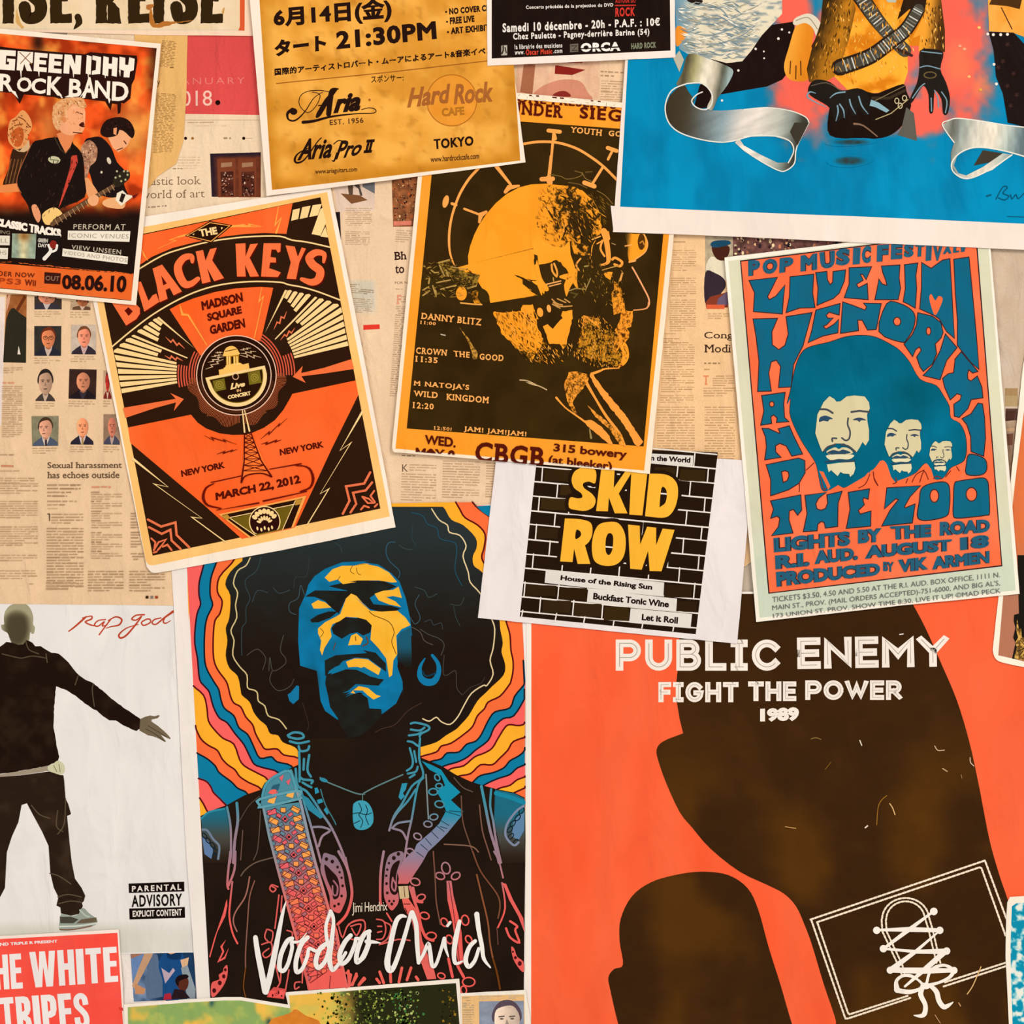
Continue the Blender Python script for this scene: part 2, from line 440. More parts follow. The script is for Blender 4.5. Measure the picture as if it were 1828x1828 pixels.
def loc(q):
    def f(pts):
        return [bil(q, p[0], p[1]) for p in pts]
    return f
def portrait(s, part, q, bg='3a2a22', skin='d9916c', hair='4a2c1c', suit='2a2126', shirt='d8b89c', face=(0.52,0.42,0.24,0.31),
             glasses=False, tie=None, bald=False, bgn=0.08, seed=1, cut=False, hat=None, turn=0.0):
    f = loc(q)
    w = math.dist(q[0], q[1]); st = max(1.5, w / 26)
    if not cut:
        s.paint(part, q, st, lambda x, y, u, v: np.clip(hexa(bg) * (1 + bgn * 3 * (fbm(x, y, 9, seed) - 0.5))[:, None],0,1))
    cx, cy, rx, ry = face
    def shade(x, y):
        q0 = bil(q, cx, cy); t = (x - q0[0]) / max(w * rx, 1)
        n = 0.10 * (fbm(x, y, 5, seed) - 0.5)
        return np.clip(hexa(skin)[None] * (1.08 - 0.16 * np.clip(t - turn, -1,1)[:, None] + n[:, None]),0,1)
    by = cy + ry * 0.8
    s.poly(part, f(sp([(cx - 0.1, by),(cx - 0.36, by + 0.10),(cx - 0.5, by + 0.28),(cx - 0.52,1.0),(cx + 0.5,1.0),(cx + 0.46, by + 0.26),(cx + 0.3, by + 0.10),(cx + 0.1, by)],4)[:-1] if False else
           [(max(0, cx - 0.5),1.0),(max(0, cx - 0.47), by + 0.24),(cx - 0.3, by + 0.12),(cx - 0.12, by + 0.02),(cx + 0.14, by + 0.02),(cx + 0.3, by + 0.1),(min(1, cx + 0.46), by + 0.22),(min(1, cx + 0.5),1.0)]), suit)
    s.poly(part, f([(cx - 0.14, by - 0.02),(cx + 0.16, by - 0.02),(cx + 0.12, by + 0.14),(cx + 0.02,1.0),(cx - 0.04,1.0),(cx - 0.12, by + 0.12)]), shirt)
    if tie: s.poly(part, f([(cx - 0.03, by + 0.10),(cx + 0.05, by + 0.10),(cx + 0.05,1.0),(cx - 0.03,1.0)]), tie)
    s.poly(part, f([(cx - 0.11, cy + ry * 0.5),(cx + 0.12, cy + ry * 0.5),(cx + 0.10, by + 0.08),(cx + 0.01, by + 0.13),(cx - 0.09, by + 0.08)]), tuple(hexa(skin) * 255 * 0.86))
    if not bald:
        s.poly(part, f(sp([(cx - rx * 1.12, cy + 0.02),(cx - rx * 1.1, cy - ry * 0.6),(cx - rx * 0.5, cy - ry * 1.16),(cx + rx * 0.4, cy - ry * 1.2),(cx + rx * 1.05, cy - ry * 0.7),(cx + rx * 1.1, cy),(cx, cy + 0.1)],4)), hair)
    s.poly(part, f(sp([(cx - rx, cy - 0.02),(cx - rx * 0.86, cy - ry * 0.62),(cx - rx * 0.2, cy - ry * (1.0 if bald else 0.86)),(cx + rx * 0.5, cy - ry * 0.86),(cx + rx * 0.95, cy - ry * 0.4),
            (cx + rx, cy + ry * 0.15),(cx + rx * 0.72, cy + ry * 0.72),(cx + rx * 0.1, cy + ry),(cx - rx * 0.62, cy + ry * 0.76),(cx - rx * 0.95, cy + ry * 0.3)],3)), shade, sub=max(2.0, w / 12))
    dk = tuple(hexa(skin) * 255 * 0.48)
    tx = turn * rx
    for sx in (-1,1):
        ex = cx + tx + sx * rx * 0.42
        s.poly(part, f(ell(ex, cy - ry * 0.10, rx * 0.17, ry * 0.055,8)), dk, step=sx < 0)
        s.poly(part, f([(ex - rx * 0.26, cy - ry * 0.27),(ex + rx * 0.24, cy - ry * 0.30),(ex + rx * 0.24, cy - ry * 0.22),(ex - rx * 0.24, cy - ry * 0.19)]), dk, step=False)
    s.poly(part, f([(cx + tx - rx * 0.28, cy + ry * 0.50),(cx + tx + rx * 0.3, cy + ry * 0.48),(cx + tx + rx * 0.2, cy + ry * 0.58),(cx + tx - rx * 0.2, cy + ry * 0.60)]), dk, step=False)
    s.poly(part, f([(cx + tx - rx * 0.02, cy - ry * 0.1),(cx + tx + rx * 0.16, cy + ry * 0.24),(cx + tx - rx * 0.14, cy + ry * 0.27)]), tuple(hexa(skin) * 255 * 0.78), step=False)
    if glasses:
        for sx in (-1,1):
            s.line(part, f(ell(cx + tx + sx * rx * 0.45, cy - ry * 0.08, rx * 0.34, ry * 0.17,10)), max(0.8, w * 0.018), '4a2418', closed=True)
        s.line(part, f([(cx + tx - rx * 0.12, cy - ry * 0.1),(cx + tx + rx * 0.12, cy - ry * 0.1)]), max(0.8, w * 0.018), '4a2418')

def crowd(s, part, q, cols, seed=1, cell=5.0, base='6b4a38'):
    """a printed crowd: many small irregular blots"""
    s.paint(part, q, 3.2, lambda x, y, u, v: np.clip(hexa(base)[None] * (0.6 + 0.9 * fbm(x, y, 7, seed))[:, None],0,1))
    r = random.Random(seed); w = math.dist(q[0], q[1]); hh = math.dist(q[0], q[3]); n = int(w * hh / (cell * cell) * 0.75)
    for k in range(3):
        V = []; F = []; C = []
        for i in range(n // 3):
            u, v = r.random(), r.random()
            x, y = bil(q, u, v); a = r.uniform(cell * 0.2, cell * 0.5); b = a * r.uniform(0.6,1.6); m = 5
            x0 = len(V); c = hexa(r.choice(cols)); c = np.clip(c * r.uniform(0.75,1.2),0,1)
            ph = r.random() * 6
            P = []
            for j in range(m):
                t = ph + 2 * PI * j / m
                P.append((x + a * math.cos(t), y + b * math.sin(t)))
            xs = [p[0] for p in q]; ys = [p[1] for p in q]
            if not all(inpoly(np.array([p[0]]), np.array([p[1]]), q)[0] for p in P): continue
            V += P; F.append(tuple(range(x0, x0 + m))); C += [c] * m
        if V: s.add(part, V, F, np.array(C))

# ---------------------------------------------------------------- newspaper page on the left with rows of head portraits
c1 = Z(0,440,3.974)
n1 = Sheet('newspaper_page', 'tan newspaper page with rows of small head portraits', 'newspaper',
           [(-90,470),(330,470),(330,1000),(311,1081),(120,1079),(-90,1077)],0.9, TAN, M_NEWS)
n1.poly('margin', [(-88,530),(9,530),(5,700),(2,760),(-88,760)], 'ecd9cf')
q = c1([(48,340),(190,340),(185,826),(22,822)])
n1.paint('standing_portrait', q, 3, lambda x, y, u, v: mix('8c4a24', 'b0703a', fbm(x, y, 9,4)))
n1.poly('standing_portrait', c1([(44,520),(60,470),(80,440),(100,436),(120,455),(150,480),(188,505),(185,826),(22,822),(34,640)]), '2e2a1e')
n1.poly('standing_portrait', c1([(60,340),(76,340),(66,400),(46,470),(47,380)]), 'd8a080')
n1.poly('standing_portrait', c1([(132,705),(146,765),(124,765)]), 'e8d8c8')
n1.poly('standing_portrait', c1([(170,345),(188,360),(130,460),(110,450)]), '6a3216')
def cap(sheet, q4, n=3, seed=0, ink=INK):
    a, b = q4[3], q4[2]
    sheet.column('small_print', (a[0], a[1] + 3.5),(b[0] - 2, b[1] + 3.5), n, 4.2, ink, seed, 1.5, words=(4,14))
A = c1([(244,352),(438,372),(438,446),(244,446)])
P = [
 (A, dict(bg='40342c', skin='c07a5c', suit='38343c', shirt='c8b8b0', face=(0.45,0.05,0.3,0.5), seed=3)),
 (c1([(500,385),(642,400),(642,452),(498,450)]), dict(bg='c9a886', skin='a5603c', suit='6a4a34', face=(0.6,0.05,0.26,0.5), seed=5)),
 (c1([(243,564),(435,564),(433,776),(243,776)]), dict(bg='33302c', skin='cf7a50', hair='6e2f18', suit='2a2a34', shirt='cdb4a4', glasses=True, seed=7)),
 (c1([(505,556),(682,556),(682,766),(503,764)]), dict(bg='cdb8a4', skin='e3876a', hair='7a4a2c', suit='352c34', shirt='c9a6a0', seed=9)),
 (c1([(252,872),(395,876),(392,1098),(250,1096)]), dict(cut=True, skin='b08a70', hair='2c2422', suit='4a3c38', shirt='c8ac94', seed=11, face=(0.5,0.42,0.33,0.36))),
 (c1([(492,869),(686,873),(680,1084),(486,1080)]), dict(bg='3a2620', skin='c8805e', bald=True, suit='241a1e', shirt='3a3038', seed=13)),
 (c1([(224,1204),(416,1202),(412,1414),(228,1416)]), dict(bg='8a8468', skin='d99a7c', hair='4a3424', suit='50586a', shirt='d4c0b0', tie='3a2430', seed=15, turn=-0.3)),
 (c1([(498,1194),(668,1194),(664,1406),(496,1404)]), dict(cut=True, skin='ec9468', bald=True, suit='2c2834', shirt='dcc8c8', tie='b08a4a', seed=17)),
 (c1([(735,1190),(850,1190),(850,1406),(733,1404)]), dict(bg='9a7a62', skin='c07058', bald=True, suit='4a4858', shirt='b89a90', seed=19)),
 (c1([(735,880),(790,880),(790,1082),(733,1080)]), dict(bg='c9a080', skin='b02c24', hair='6a1c18', suit='7a2420', seed=21)),
]
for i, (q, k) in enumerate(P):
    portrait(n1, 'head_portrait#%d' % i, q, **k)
    cap(n1, q, 3 if i not in (1,) else 3,40 + i)
n1.column('small_print', c1((24,860)), c1((160,856)),3,3.8, INK, 1,1.5, words=(4,12))
n1.column('small_print', c1((20,962)), c1((155,962)),1,4, 'd0704e', 2,2.4)
n1.column('small_print', c1((14,990)), c1((158,990)),25,3.72, 'b28c66', 3,1.5)
n1.column('small_print', (0,811),(41,811),1,5, '8a6a4c', 4,2.0)
n1.column('small_print', (2,830),(42,831),1,5, 'd0704e', 5,3.0)
c2 = Z(0,820,5.2229)
n1.row('headline', 'Sexual harassment', c2((442,82)), c2((1136,80)),10.6, '5f4632', bold=0.004, slab=0.06)
n1.row('headline', 'has echoes outside', c2((442,176)), c2((1112,174)),11.4, '5f4632', bold=0.004, slab=0.06)
for (x0, x1, y0, rows, pitch, col, seed, wh) in [
    (0,300,104,1,5, INK, 1,1.8),(0,320,172,3,4.2, INK, 2,1.7),(0,355,222,5,4.2, INK, 3,1.6),
    (0,350,388,8,4.1, INK, 4,1.6),(0,350,625,9,4.1, INK, 5,1.6),(0,350,780,1,4, INK, 6,1.6),(0,345,890,3,4.6, INK, 7,1.6),
    (0,345,1035,4,4.6, INK, 8,1.6),(270,350,1158,1,4, INK, 9,1.6),
    (440,750,232,4,6.6, '8a6848', 10,2.6),(440,715,385,2,6.4, '94724f', 11,2.2),(440,640,455,1,6, INK, 12,1.5),
    (480,775,508,4,5.1, '9c7852', 13,2.0),(435,778,640,22,5.15, '9a7650', 14,2.1),(430,772,1145,3,5.3, '9a7650', 15,2.1),
    (855,1150,250,1,6, 'd0704e', 16,3.0),(820,1150,1040,8,4.9, '9a7650', 18,2.0),(1205,1535,1040,8,4.9, '9a7650', 19,2.0)]:
    n1.column('small_print', c2((x0, y0)), c2((x1, y0)), rows, pitch, col, seed, wh)
for k, y in enumerate((300,385,478,565,678,765,852)):
    n1.column('small_print', c2((850, y)), c2((1010, y)),1,5, '8a6848', 70 + k, 2.2)
    n1.column('small_print', c2((852, y + 22)), c2((1140, y + 22)),3,4.2, INK, 80 + k, 1.5)
for k, y in enumerate((500,580,675,760,875)):
    n1.column('small_print', c2((1218, y)), c2((1340, y)),3,4.8, '8a6848', 90 + k, 2.0)
n1.poly('drop_cap', c2([(440,505),(466,505),(466,575),(458,575),(456,514),(442,512)]), '4a3626')
for x, c in ((1358, '3a2410'),(1402, '8a7f74'),(1446, 'a4462a')):
    n1.poly('colour_bar', c2([(x, 1272),(x + 26,1272),(x + 26,1298),(x, 1298)]), c)
n1.labels.update(margin='pale unprinted margin', headline='large serif headline', colour_bar='three small colour squares')
n1.kinds['small_print'] = 'stuff'

# ---------------------------------------------------------------- newspaper page at the upper left: red block, door photograph
c3 = Z(0,0,3.974)
n2 = Sheet('newspaper_page', 'newspaper page with a red date block and a photo of carved doors', 'newspaper',
           [(120,20),(520,12),(520,420),(120,440)],0.5, 'f0d4b2', M_NEWS)
n2.poly('red_block', c3([(1328,250),(1850,250),(1850,816),(1300,808)]), 'dd4f4c')
n2.row('red_block', 'JANUARY', c3((1240,614)), c3((1735,608)),15, 'e8837a', bold=-0.012, space=1.3)
n2.row('red_block', '2018', c3((1212,754)), c3((1505,750)),27.5, 'f3c4b2', bold=0.0)
n2.poly('red_block', ell(*c3((1545,728)),4.6,4.6,14), '1c0c06')
n2.line('rules', [c3((1300,852)), c3((1840,852))],0.8, 'b99976')
n2.column('small_print', c3((1330,866)), c3((1640,862)),1,4, INK, 3,1.8)
n2.column('small_print', c3((1330,890)), c3((1840,890)),1,4, 'd9b995', 4,1.5)
for x, r_, c in ((1317,2.8, '1c0c06'),(1366,2.6, 'a06a28'),(1729,2.8, '1c0c06')):
    n2.poly('bullet#%d' % x, ell(*c3((x, 981)), r_, r_, 12), c)
n2.column('small_print', c3((1585,974)), c3((1690,974)),1,4, '7c6248', 5,3.0, words=(3,8))
n2.line('rules', [c3((1740,981)), c3((1790,981))],0.8, 'b99976')
n2.column('small_print', c3((1260,1112)), c3((1420,1112)),5,5, 'c8a882', 6,1.6)
n2.column('small_print', c3((1225,1192)), c3((1368,1192)),1,5, '6a523c', 7,2.4, words=(3,8))
n2.row('headline', 'artistic look', c3((985,1315)), c3((1425,1308)),14.5, '83664a', bold=-0.006, slab=0.05)
n2.row('headline', 'the world of art', c3((850,1412)), c3((1452,1400)),14.5, '83664a', bold=-0.006, slab=0.05)
n2.column('small_print', c3((1050,1466)), c3((1270,1448)),1,5, '6a523c', 8,2.6, words=(3,8))
n2.column('small_print', c3((1130,250)), c3((1325,262)),1,5, '8a6a48', 8,2.0)
q = c3([(1490,1090),(1850,1080),(1850,1400),(1502,1396)])
n2.paint('door_photograph', q, 3, lambda x, y, u, v: mix('2c1e28', '6a3320', sst(0.02,0.2, u) * sst(0.05,0.12, v)) * (0.85 + 0.3 * fbm(x, y, 5,3))[:, None])
for dx in (1560,1708):
    n2.poly('door_photograph', c3([(dx - 20,1130),(dx + 110,1124),(dx + 110,1400),(dx - 10,1400)]), '7c3e26')
    n2.poly('door_photograph', c3([(dx + 8,1216 - 60),(dx + 86,1150),(dx + 86,1180),(dx + 8,1188)]), 'a47858')
    qq = c3([(dx + 4,1220),(dx + 96,1215),(dx + 98,1392),(dx + 8,1392)])
    crowd(n2, 'door_photograph', qq, ['c79a80', '3c1c14', 'a07058', '1e0e0a', 'd8b8a0'],31 + dx, 3.6, '4c241a')
n2.kinds['small_print'] = 'stuff'

# torn translucent orange strip of newsprint left of the red block
n2b = Sheet('newspaper_scrap', 'torn amber newspaper strip left of the red date block', 'newspaper',
            [(262,58), c3((1330,250)), c3((1322,700)), c3((1300,1000)), c3((1250,1160)), c3((1120,1250)), c3((1060,1330)),(240,360),(240,60)],1.3, 'e9b56e', M_NEWS)
n2b.column('small_print', c3((1150,285)), c3((1250,295)),18,2.7, '7f5a30', 3,1.5, words=(3,10))
n2b.column('small_print', c3((1110,660)), c3((1250,668)),40,2.7, '8a6434', 4,1.5, words=(3,10), last=0.4)
n2b.column('small_print', c3((1205,474)), c3((1250,474)),1,3, '5a3a1c', 5,2.2)
n2b.kinds['small_print'] = 'stuff'
n2b.row('lettering', 'y', c3((1114,620)), c3((1136,620)),12, '5a4028')

# ---------------------------------------------------------------- newspaper page in the middle: statue photo, red bar
c4 = Z(400,330,5.376)
n3 = Sheet('newspaper_page', 'creased newspaper page with a small red bar and a bronze feet photo', 'newspaper',
           [(560,300),(785,290),(785,640),(900,640),(950,700),(950,897),(706,912),(640,920)],0.4, 'f0cda8', M_NEWS)
q = c4([(1030,-160),(1452,-160),(1445,250),(1090,262)])
n3.paint('statue_photograph', q, 3, lambda x, y, u, v: mix('e9cbb4', 'cbb3a4', u * (1 - v) + 0.2 * fbm(x, y, 20,2)))
n3.poly('statue_photograph', c4([(1118,82),(1300,100),(1378,146),(1222,182)]), '7c5030')
n3.poly('statue_photograph', c4([(1185,-40),(1240,-40),(1236,95),(1200,100),(1190,40)]), '5c4636')
n3.poly('statue_photograph', c4([(1250,-40),(1300,0),(1330,104),(1306,106),(1290,40),(1240,0)]), '54483e')
n3.poly('statue_photograph', c4([(1330,-90),(1446,-30),(1446,86),(1330,20)]), '6c6c6e')
n3.poly('ink_bar', c4([(1068,262),(1112,258),(1124,550),(1100,420)]), '221a1c')
n3.column('small_print', c4((1165,222)), c4((1420,224)),10,3.3, 'b08c6c', 1,1.6)
n3.column('small_print', c4((1165,445)), c4((1400,450)),8,3.2, 'b08c6c', 2,1.6)
n3.paint('tinted_box', c4([(1200,905),(1470,905),(1480,1250),(1240,1240)]),4, lambda x, y, u, v: mix('ecceab', 'd6c9b2', sst(0, .15, u) * sst(0, .1, v) * sst(1, .8, v) * sst(1, .8, u)))
n3.column('small_print', c4((1210,952)), c4((1300,952)),2,3.4, '8a7860', 3,1.7)
n3.column('small_print', c4((1225,990)), c4((1440,1010)),3,3.4, '7c6e5c', 4,1.8)
n3.column('small_print', c4((1240,1085)), c4((1430,1100)),8,3.4, '9a8870', 5,1.6)
n3.poly('red_bar', c4([(1336,1345),(1492,1338),(1495,1384),(1336,1392)]), 'e23a2c')
q = c4([(1608,-80),(1860,-90),(1850,400),(1622,402)])
crowd(n3, 'crowd_photograph', q, ['b07850', '5c2c1c', 'c99a70', '8a5a34', '3c1a14', 'a8502c'],77,4.4, '8a5230')
n3.quads('crowd_photograph', [c4([(1626,350),(1800,345),(1800,385),(1628,392)])], 'e08068')
n3.column('small_print', c4((1650,432)), c4((1800,440)),6,3.9, 'a98868', 6,1.8)
n3.row('headline', 'Bh', c4((1636,722)), c4((1752,716)),14.6, '3c241a', bold=0.02, slab=0.04)
n3.row('headline', 'to', c4((1642,850)), c4((1730,848)),14.0, '3c241a', bold=0.02, slab=0.04)
n3.row('headline', 'FOR N', c4((1640,952)), c4((1760,950)),4.4, '7a5c42')
n3.column('small_print', c4((1645,996)), c4((1760,996)),1,4, INK, 8,2.0)
n3.row('drop_cap', 'F', c4((1655,1146)), c4((1700,1146)),17, 'e59a78', bold=0.03, slab=0.05)
n3.column('small_print', c4((1700,1070)), c4((1770,1070)),3,4.4, INK, 9,1.8)
n3.column('small_print', c4((1650,1160)), c4((1790,1170)),42,3.9, 'a98868', 10,1.8, words=(4,12))
n3.row('drop_cap#2', 'K', (718,842),(728,842),13, '5c4836', bold=-0.005)
n3.column('small_print', (717,812),(758,814),1,4, '6a543e', 20,2.2, words=(3,8))
n3.column('small_print', (731,829),(779,830),3,4.6, INK, 21,1.8)
n3.column('small_print', (717,845),(779,847),11,4.6, INK, 22,1.8)
n3.column('small_print', (791,822),(857,824),15,4.6, INK, 23,1.8)
n3.column('small_print', (868,826),(905,827),14,4.6, INK, 24,1.8)
n3.kinds['small_print'] = 'stuff'

# ---------------------------------------------------------------- newspaper page right of the brown portrait poster
c5 = Z(1170,400,5.7125)
n4 = Sheet('newspaper_page', 'orange-tinted newspaper page with a photo of a man in blue cap', 'newspaper',
           [(1140,400),(1520,400),(1520,700),(1360,700),(1345,1000),(1330,1012),(1150,1000)],0.6, 'f3c795', M_NEWS)
n4.column('small_print', c5((185,176)), c5((395,176)),1,5, '8a6844', 1,2.2)
for i, (x, y, x1, n) in enumerate(((175,265,415,10),(160,548,415,9),(145,770,412,15),(95,1115,280,1),(72,1165,245,2),(85,1205,400,12),(60,1480,395,11),(45,1745,390,4))):
    n4.column('small_print', c5((x, y)), c5((x1, y)), n, 3.9, 'ab8458', 10 + i, 1.8)
n4.column('small_print', (1173,726),(1240,726),18,4.6, 'ab8458', 31,2.0)
n4.column('small_print', (1258,726),(1312,726),26,4.6, 'ab8458', 32,2.0)
q = c5([(505,130),(1900,130),(1900,240),(770,330),(700,860),(505,872)])
# photograph: people behind a policeman
n4.paint('crowd_photograph', c5([(508,120),(800,120),(790,500),(508,490)]),3, lambda x, y, u, v: mix('d8c8a0', '8f7a6a', fbm(x, y, 11,5)))
crowd(n4, 'crowd_photograph', c5([(790,110),(1900,110),(1900,320),(790,330)]),['d9a878', '4c2c30', 'e8cca0', '6a3c3c', '2c2028', 'b87050'],7,7.0, '6a4640')
n4.poly('crowd_photograph', c5(sp([(525,400),(575,330),(680,370),(740,400),(760,560),(600,560),(520,480)],4)), 'e9dcc0')
n4.poly('crowd_photograph', c5(sp([(580,220),(740,220),(750,300),(690,372),(610,340)],4)), '4a2418')
n4.poly('crowd_photograph', c5(sp([(560,210),(600,172),(740,168),(768,200),(700,226),(600,240)],4)), '1c4a66')
n4.poly('crowd_photograph', c5(sp([(510,492),(610,500),(700,560),(715,640),(660,720),(600,810),(506,800)],4)), '382a34')
n4.poly('crowd_photograph', c5([(560,740),(640,720),(740,690),(740,850),(520,860),(510,800)]), '8a3c28')
n4.poly('crowd_photograph', c5([(640,760),(730,690),(745,820),(620,850)]), '6c5a74')
n4.poly('crowd_photograph', c5([(520,822),(705,822),(705,866),(520,866)]), 'e0603a')
n4.column('small_print', c5((535,910)), c5((760,910)),3,4, 'ab8458', 40,1.8)
n4.row('headline', 'Congress', c5((498,1188)), c5((1010,1188)),15.6, '3c2418', bold=0.006, slab=0.06)
n4.row('headline', 'Modi in', c5((500,1310)), c5((900,1310)),14.2, '3c2418', bold=0.006, slab=0.06)
n4.column('small_print', c5((498,1412)), c5((790,1412)),1,5, '7c5c3c', 41,2.6, words=(3,8))
n4.column('small_print', c5((498,1476)), c5((630,1476)),1,5, 'ab8458', 42,2.2)
n4.row('drop_cap', 'T', c5((488,1640)), c5((546,1640)),17, 'e58a5c', bold=0.02, slab=0.05)
n4.column('small_print', c5((585,1545)), c5((800,1545)),5,4.2, 'ab8458', 43,1.8)
n4.column('small_print', c5((490,1670)), c5((810,1670)),4,4.4, 'ab8458', 44,1.8)
n4.kinds['small_print'] = 'stuff'

# ---------------------------------------------------------------- scrap at the top, between the black and the brown poster
c6 = Z(860,0,3.656)
n5 = Sheet('newspaper_page', 'newspaper scrap with a pinkish photo just under the black concert flyer', 'newspaper',
           [(900,70),(1150,70),(1150,230),(900,230)],0.7, 'efc9a2', M_NEWS)
n5.paint('photograph', c6([(230,400),(770,380),(770,640),(230,660)]),3, lambda x, y, u, v: mix('f0c8a4', 'd99a7c', fbm(x, y, 14,9) * 0.6 + 0.3 * (u < .15)))
n5.poly('photograph', c6([(275,415),(350,420),(330,620),(250,600)]), 'a86848')
n5.poly('photograph', c6([(480,425),(678,456),(590,490),(476,482)]), '8c241c')
n5.poly('photograph', c6([(560,405),(660,405),(655,412),(562,412)]), 'a83a2c')
n5.poly('photograph', c6(sp([(330,620),(400,560),(520,520),(640,530),(690,600),(700,660),(330,660)],4)), 'd48c70')
n5.poly('photograph', c6(sp([(465,625),(500,598),(550,596),(580,630)],4)), '8a2c24')
n5.column('small_print', c6((775,462)), c6((925,470)),2,7, '8a6a48', 3,2.6, words=(4,9))
n5.column('small_print', c6((778,525)), c6((920,530)),5,4.4, INK, 4,1.9)
n5.column('small_print', c6((775,595)), c6((918,600)),8,4.4, INK, 5,1.9)
n5.kinds['small_print'] = 'stuff'

# ---------------------------------------------------------------- strip at the right edge: a misty building
n6 = Sheet('newspaper_page', 'beige printed strip with blurred buildings at the right edge', 'newspaper',
           [(1700,420),(1930,424),(1930,940),(1700,940)],0.8, 'cdb59c', M_NEWS)
c7 = Z(1480,400,5.2229)
n6.paint('street_photograph', [(1755,446),(1925,450),(1925,930),(1755,930)],3.5,
         lambda x, y, u, v: mix(mix('c9ad90', 'd6c4b2', fbm(x, y, 40,6)), '7c5c44', sst(720,800, y) * 0.75 + 0.3 * (fbm(x, y, 6,8) - 0.5) * sst(680,740, y)))
for (a, b, c, d, col) in ((1640,1530,1760,1600, 'a8875c'),(1640,1600,1765,1700, 'b59a6e'),(1645,1720,1760,1830, '5a4036')):
    n6.poly('street_photograph', c7([(a, b),(c, b),(c, d),(a, d)]), col)
c8 = Z(1550,660,6.529)
n6.poly('street_photograph', c8([(1600,480),(1720,470),(1700,590),(1600,600)]), '4c3026')
n6.poly('street_photograph', c8([(1600,690),(1700,680),(1700,715),(1610,720)]), 'c09a74')
n6.poly('street_photograph', c8([(1615,750),(1690,740),(1680,880),(1625,880)]), '6c4636')

# ---------------------------------------------------------------- white page with small football photo, bottom left
c9 = Z(0,1400,4.271)
n7 = Sheet('newspaper_page', 'white newspaper page with a small blue photo near the bottom left', 'newspaper',
           [(120,1640),(420,1640),(420,1900),(120,1900)],0.3, 'efe4dc', M_NEWS)
q = c9([(988,1212),(1475,1206),(1497,1636),(1020,1658)])
n7.paint('photograph', q, 2.6, lambda x, y, u, v: mix(mix('1e3a5c', '7c92b4', sst(0.45,0.2, u) * fbm(x, y, 16,3) * 1.4), '10202c', sst(0.2,0.0, v) * (u > 0.3)))
n7.poly('photograph', c9([(990,1215),(1060,1215),(1100,1290),(1000,1330)]), 'a8745c')
n7.poly('photograph', c9([(1110,1265),(1170,1290),(1030,1560),(1005,1540)]), 'c79a78')
n7.poly('photograph', c9([(1000,1330),(1100,1290),(1010,1500)]), '6a88b8')
n7.poly('photograph', c9([(1165,1290),(1200,1300),(1240,1500),(1240,1620),(1120,1640),(1100,1500)]), '5a6f8c')
n7.poly('photograph', c9([(1030,1520),(1110,1560),(1100,1600),(1030,1600)]), 'c98c60')
n7.poly('photograph', c9(sp([(1220,1330),(1260,1290),(1390,1290),(1400,1420),(1370,1640),(1250,1640),(1240,1500),(1210,1400)],4)), '1a4c84')
n7.poly('photograph', c9(sp([(1300,1250),(1370,1240),(1376,1330),(1290,1330),(1270,1290)],4)), '12345c')
n7.poly('photograph', c9(sp([(1255,1222),(1310,1210),(1365,1222),(1360,1270),(1300,1296),(1260,1260)],4)), 'e0a882')
n7.poly('photograph', c9([(1375,1340),(1440,1320),(1430,1380),(1390,1400)]), 'e0b48c')
n7.poly('photograph', c9([(1380,1400),(1430,1380),(1490,1560),(1490,1636),(1430,1640)]), '8c9aa4')
n7.poly('photograph', c9([(1230,1400),(1290,1440),(1320,1400),(1335,1420),(1260,1520)]), 'bfa8b8')
n7.poly('photograph', c9(sp([(1340,1520),(1350,1470),(1400,1455),(1436,1490),(1430,1550),(1390,1580)],4)), '5c2c20')
n7.poly('photograph', c9(sp([(1335,1500),(1360,1460),(1420,1450),(1436,1474),(1370,1500),(1360,1540)],4)), '1c1014')
n7.poly('photograph', c9([(1330,1560),(1400,1570),(1450,1630),(1300,1640)]), '2a1a20')
n7.poly('photograph', c9([(1255,1600),(1300,1590),(1310,1640),(1245,1645)]), 'b8283c')
n7.row('photograph', 'LAKS', c9((1122,1250)), c9((1262,1245)),5.5, '6a8aa4', bold=0.01)

# ---------------------------------------------------------------- tan strip with a portrait, bottom centre
c10 = Z(620,1520,5.539)
n8 = Sheet('newspaper_page', 'tan newspaper strip with a grey portrait photo at the bottom edge', 'newspaper',
           [c10((1118,1402)),(938,1767),(960,1900),(826,1900)],3.6, 'f6ecdc', M_NEWS)
n8.poly('tinted_area', c10([(1130,1430),(1750,1412),(1760,2000),(1140,2000)]), 'edbe80')
n8.column('small_print', c10((1300,1432)), c10((1530,1424)),2,3.6, 'b98f54', 1,2.4)
n8.column('small_print', c10((1590,1424)), c10((1745,1420)),2,3.6, 'b98f54', 2,2.4)
n8.column('small_print', c10((1140,1440)), c10((1220,1440)),4,5.0, 'a07a48', 3,2.2)
n8.column('small_print', c10((1140,1515)), c10((1255,1515)),14,4.2, 'a07a48', 4,2.2)
portrait(n8, 'head_portrait', c10([(1302,1482),(1745,1476),(1750,1960),(1308,1960)]), bg='8f97aa', skin='d9c0ac', hair='5c4c58', suit='3a3a44', face=(0.62,0.40,0.28,0.34), seed=4)
n8.kinds['small_print'] = 'stuff'
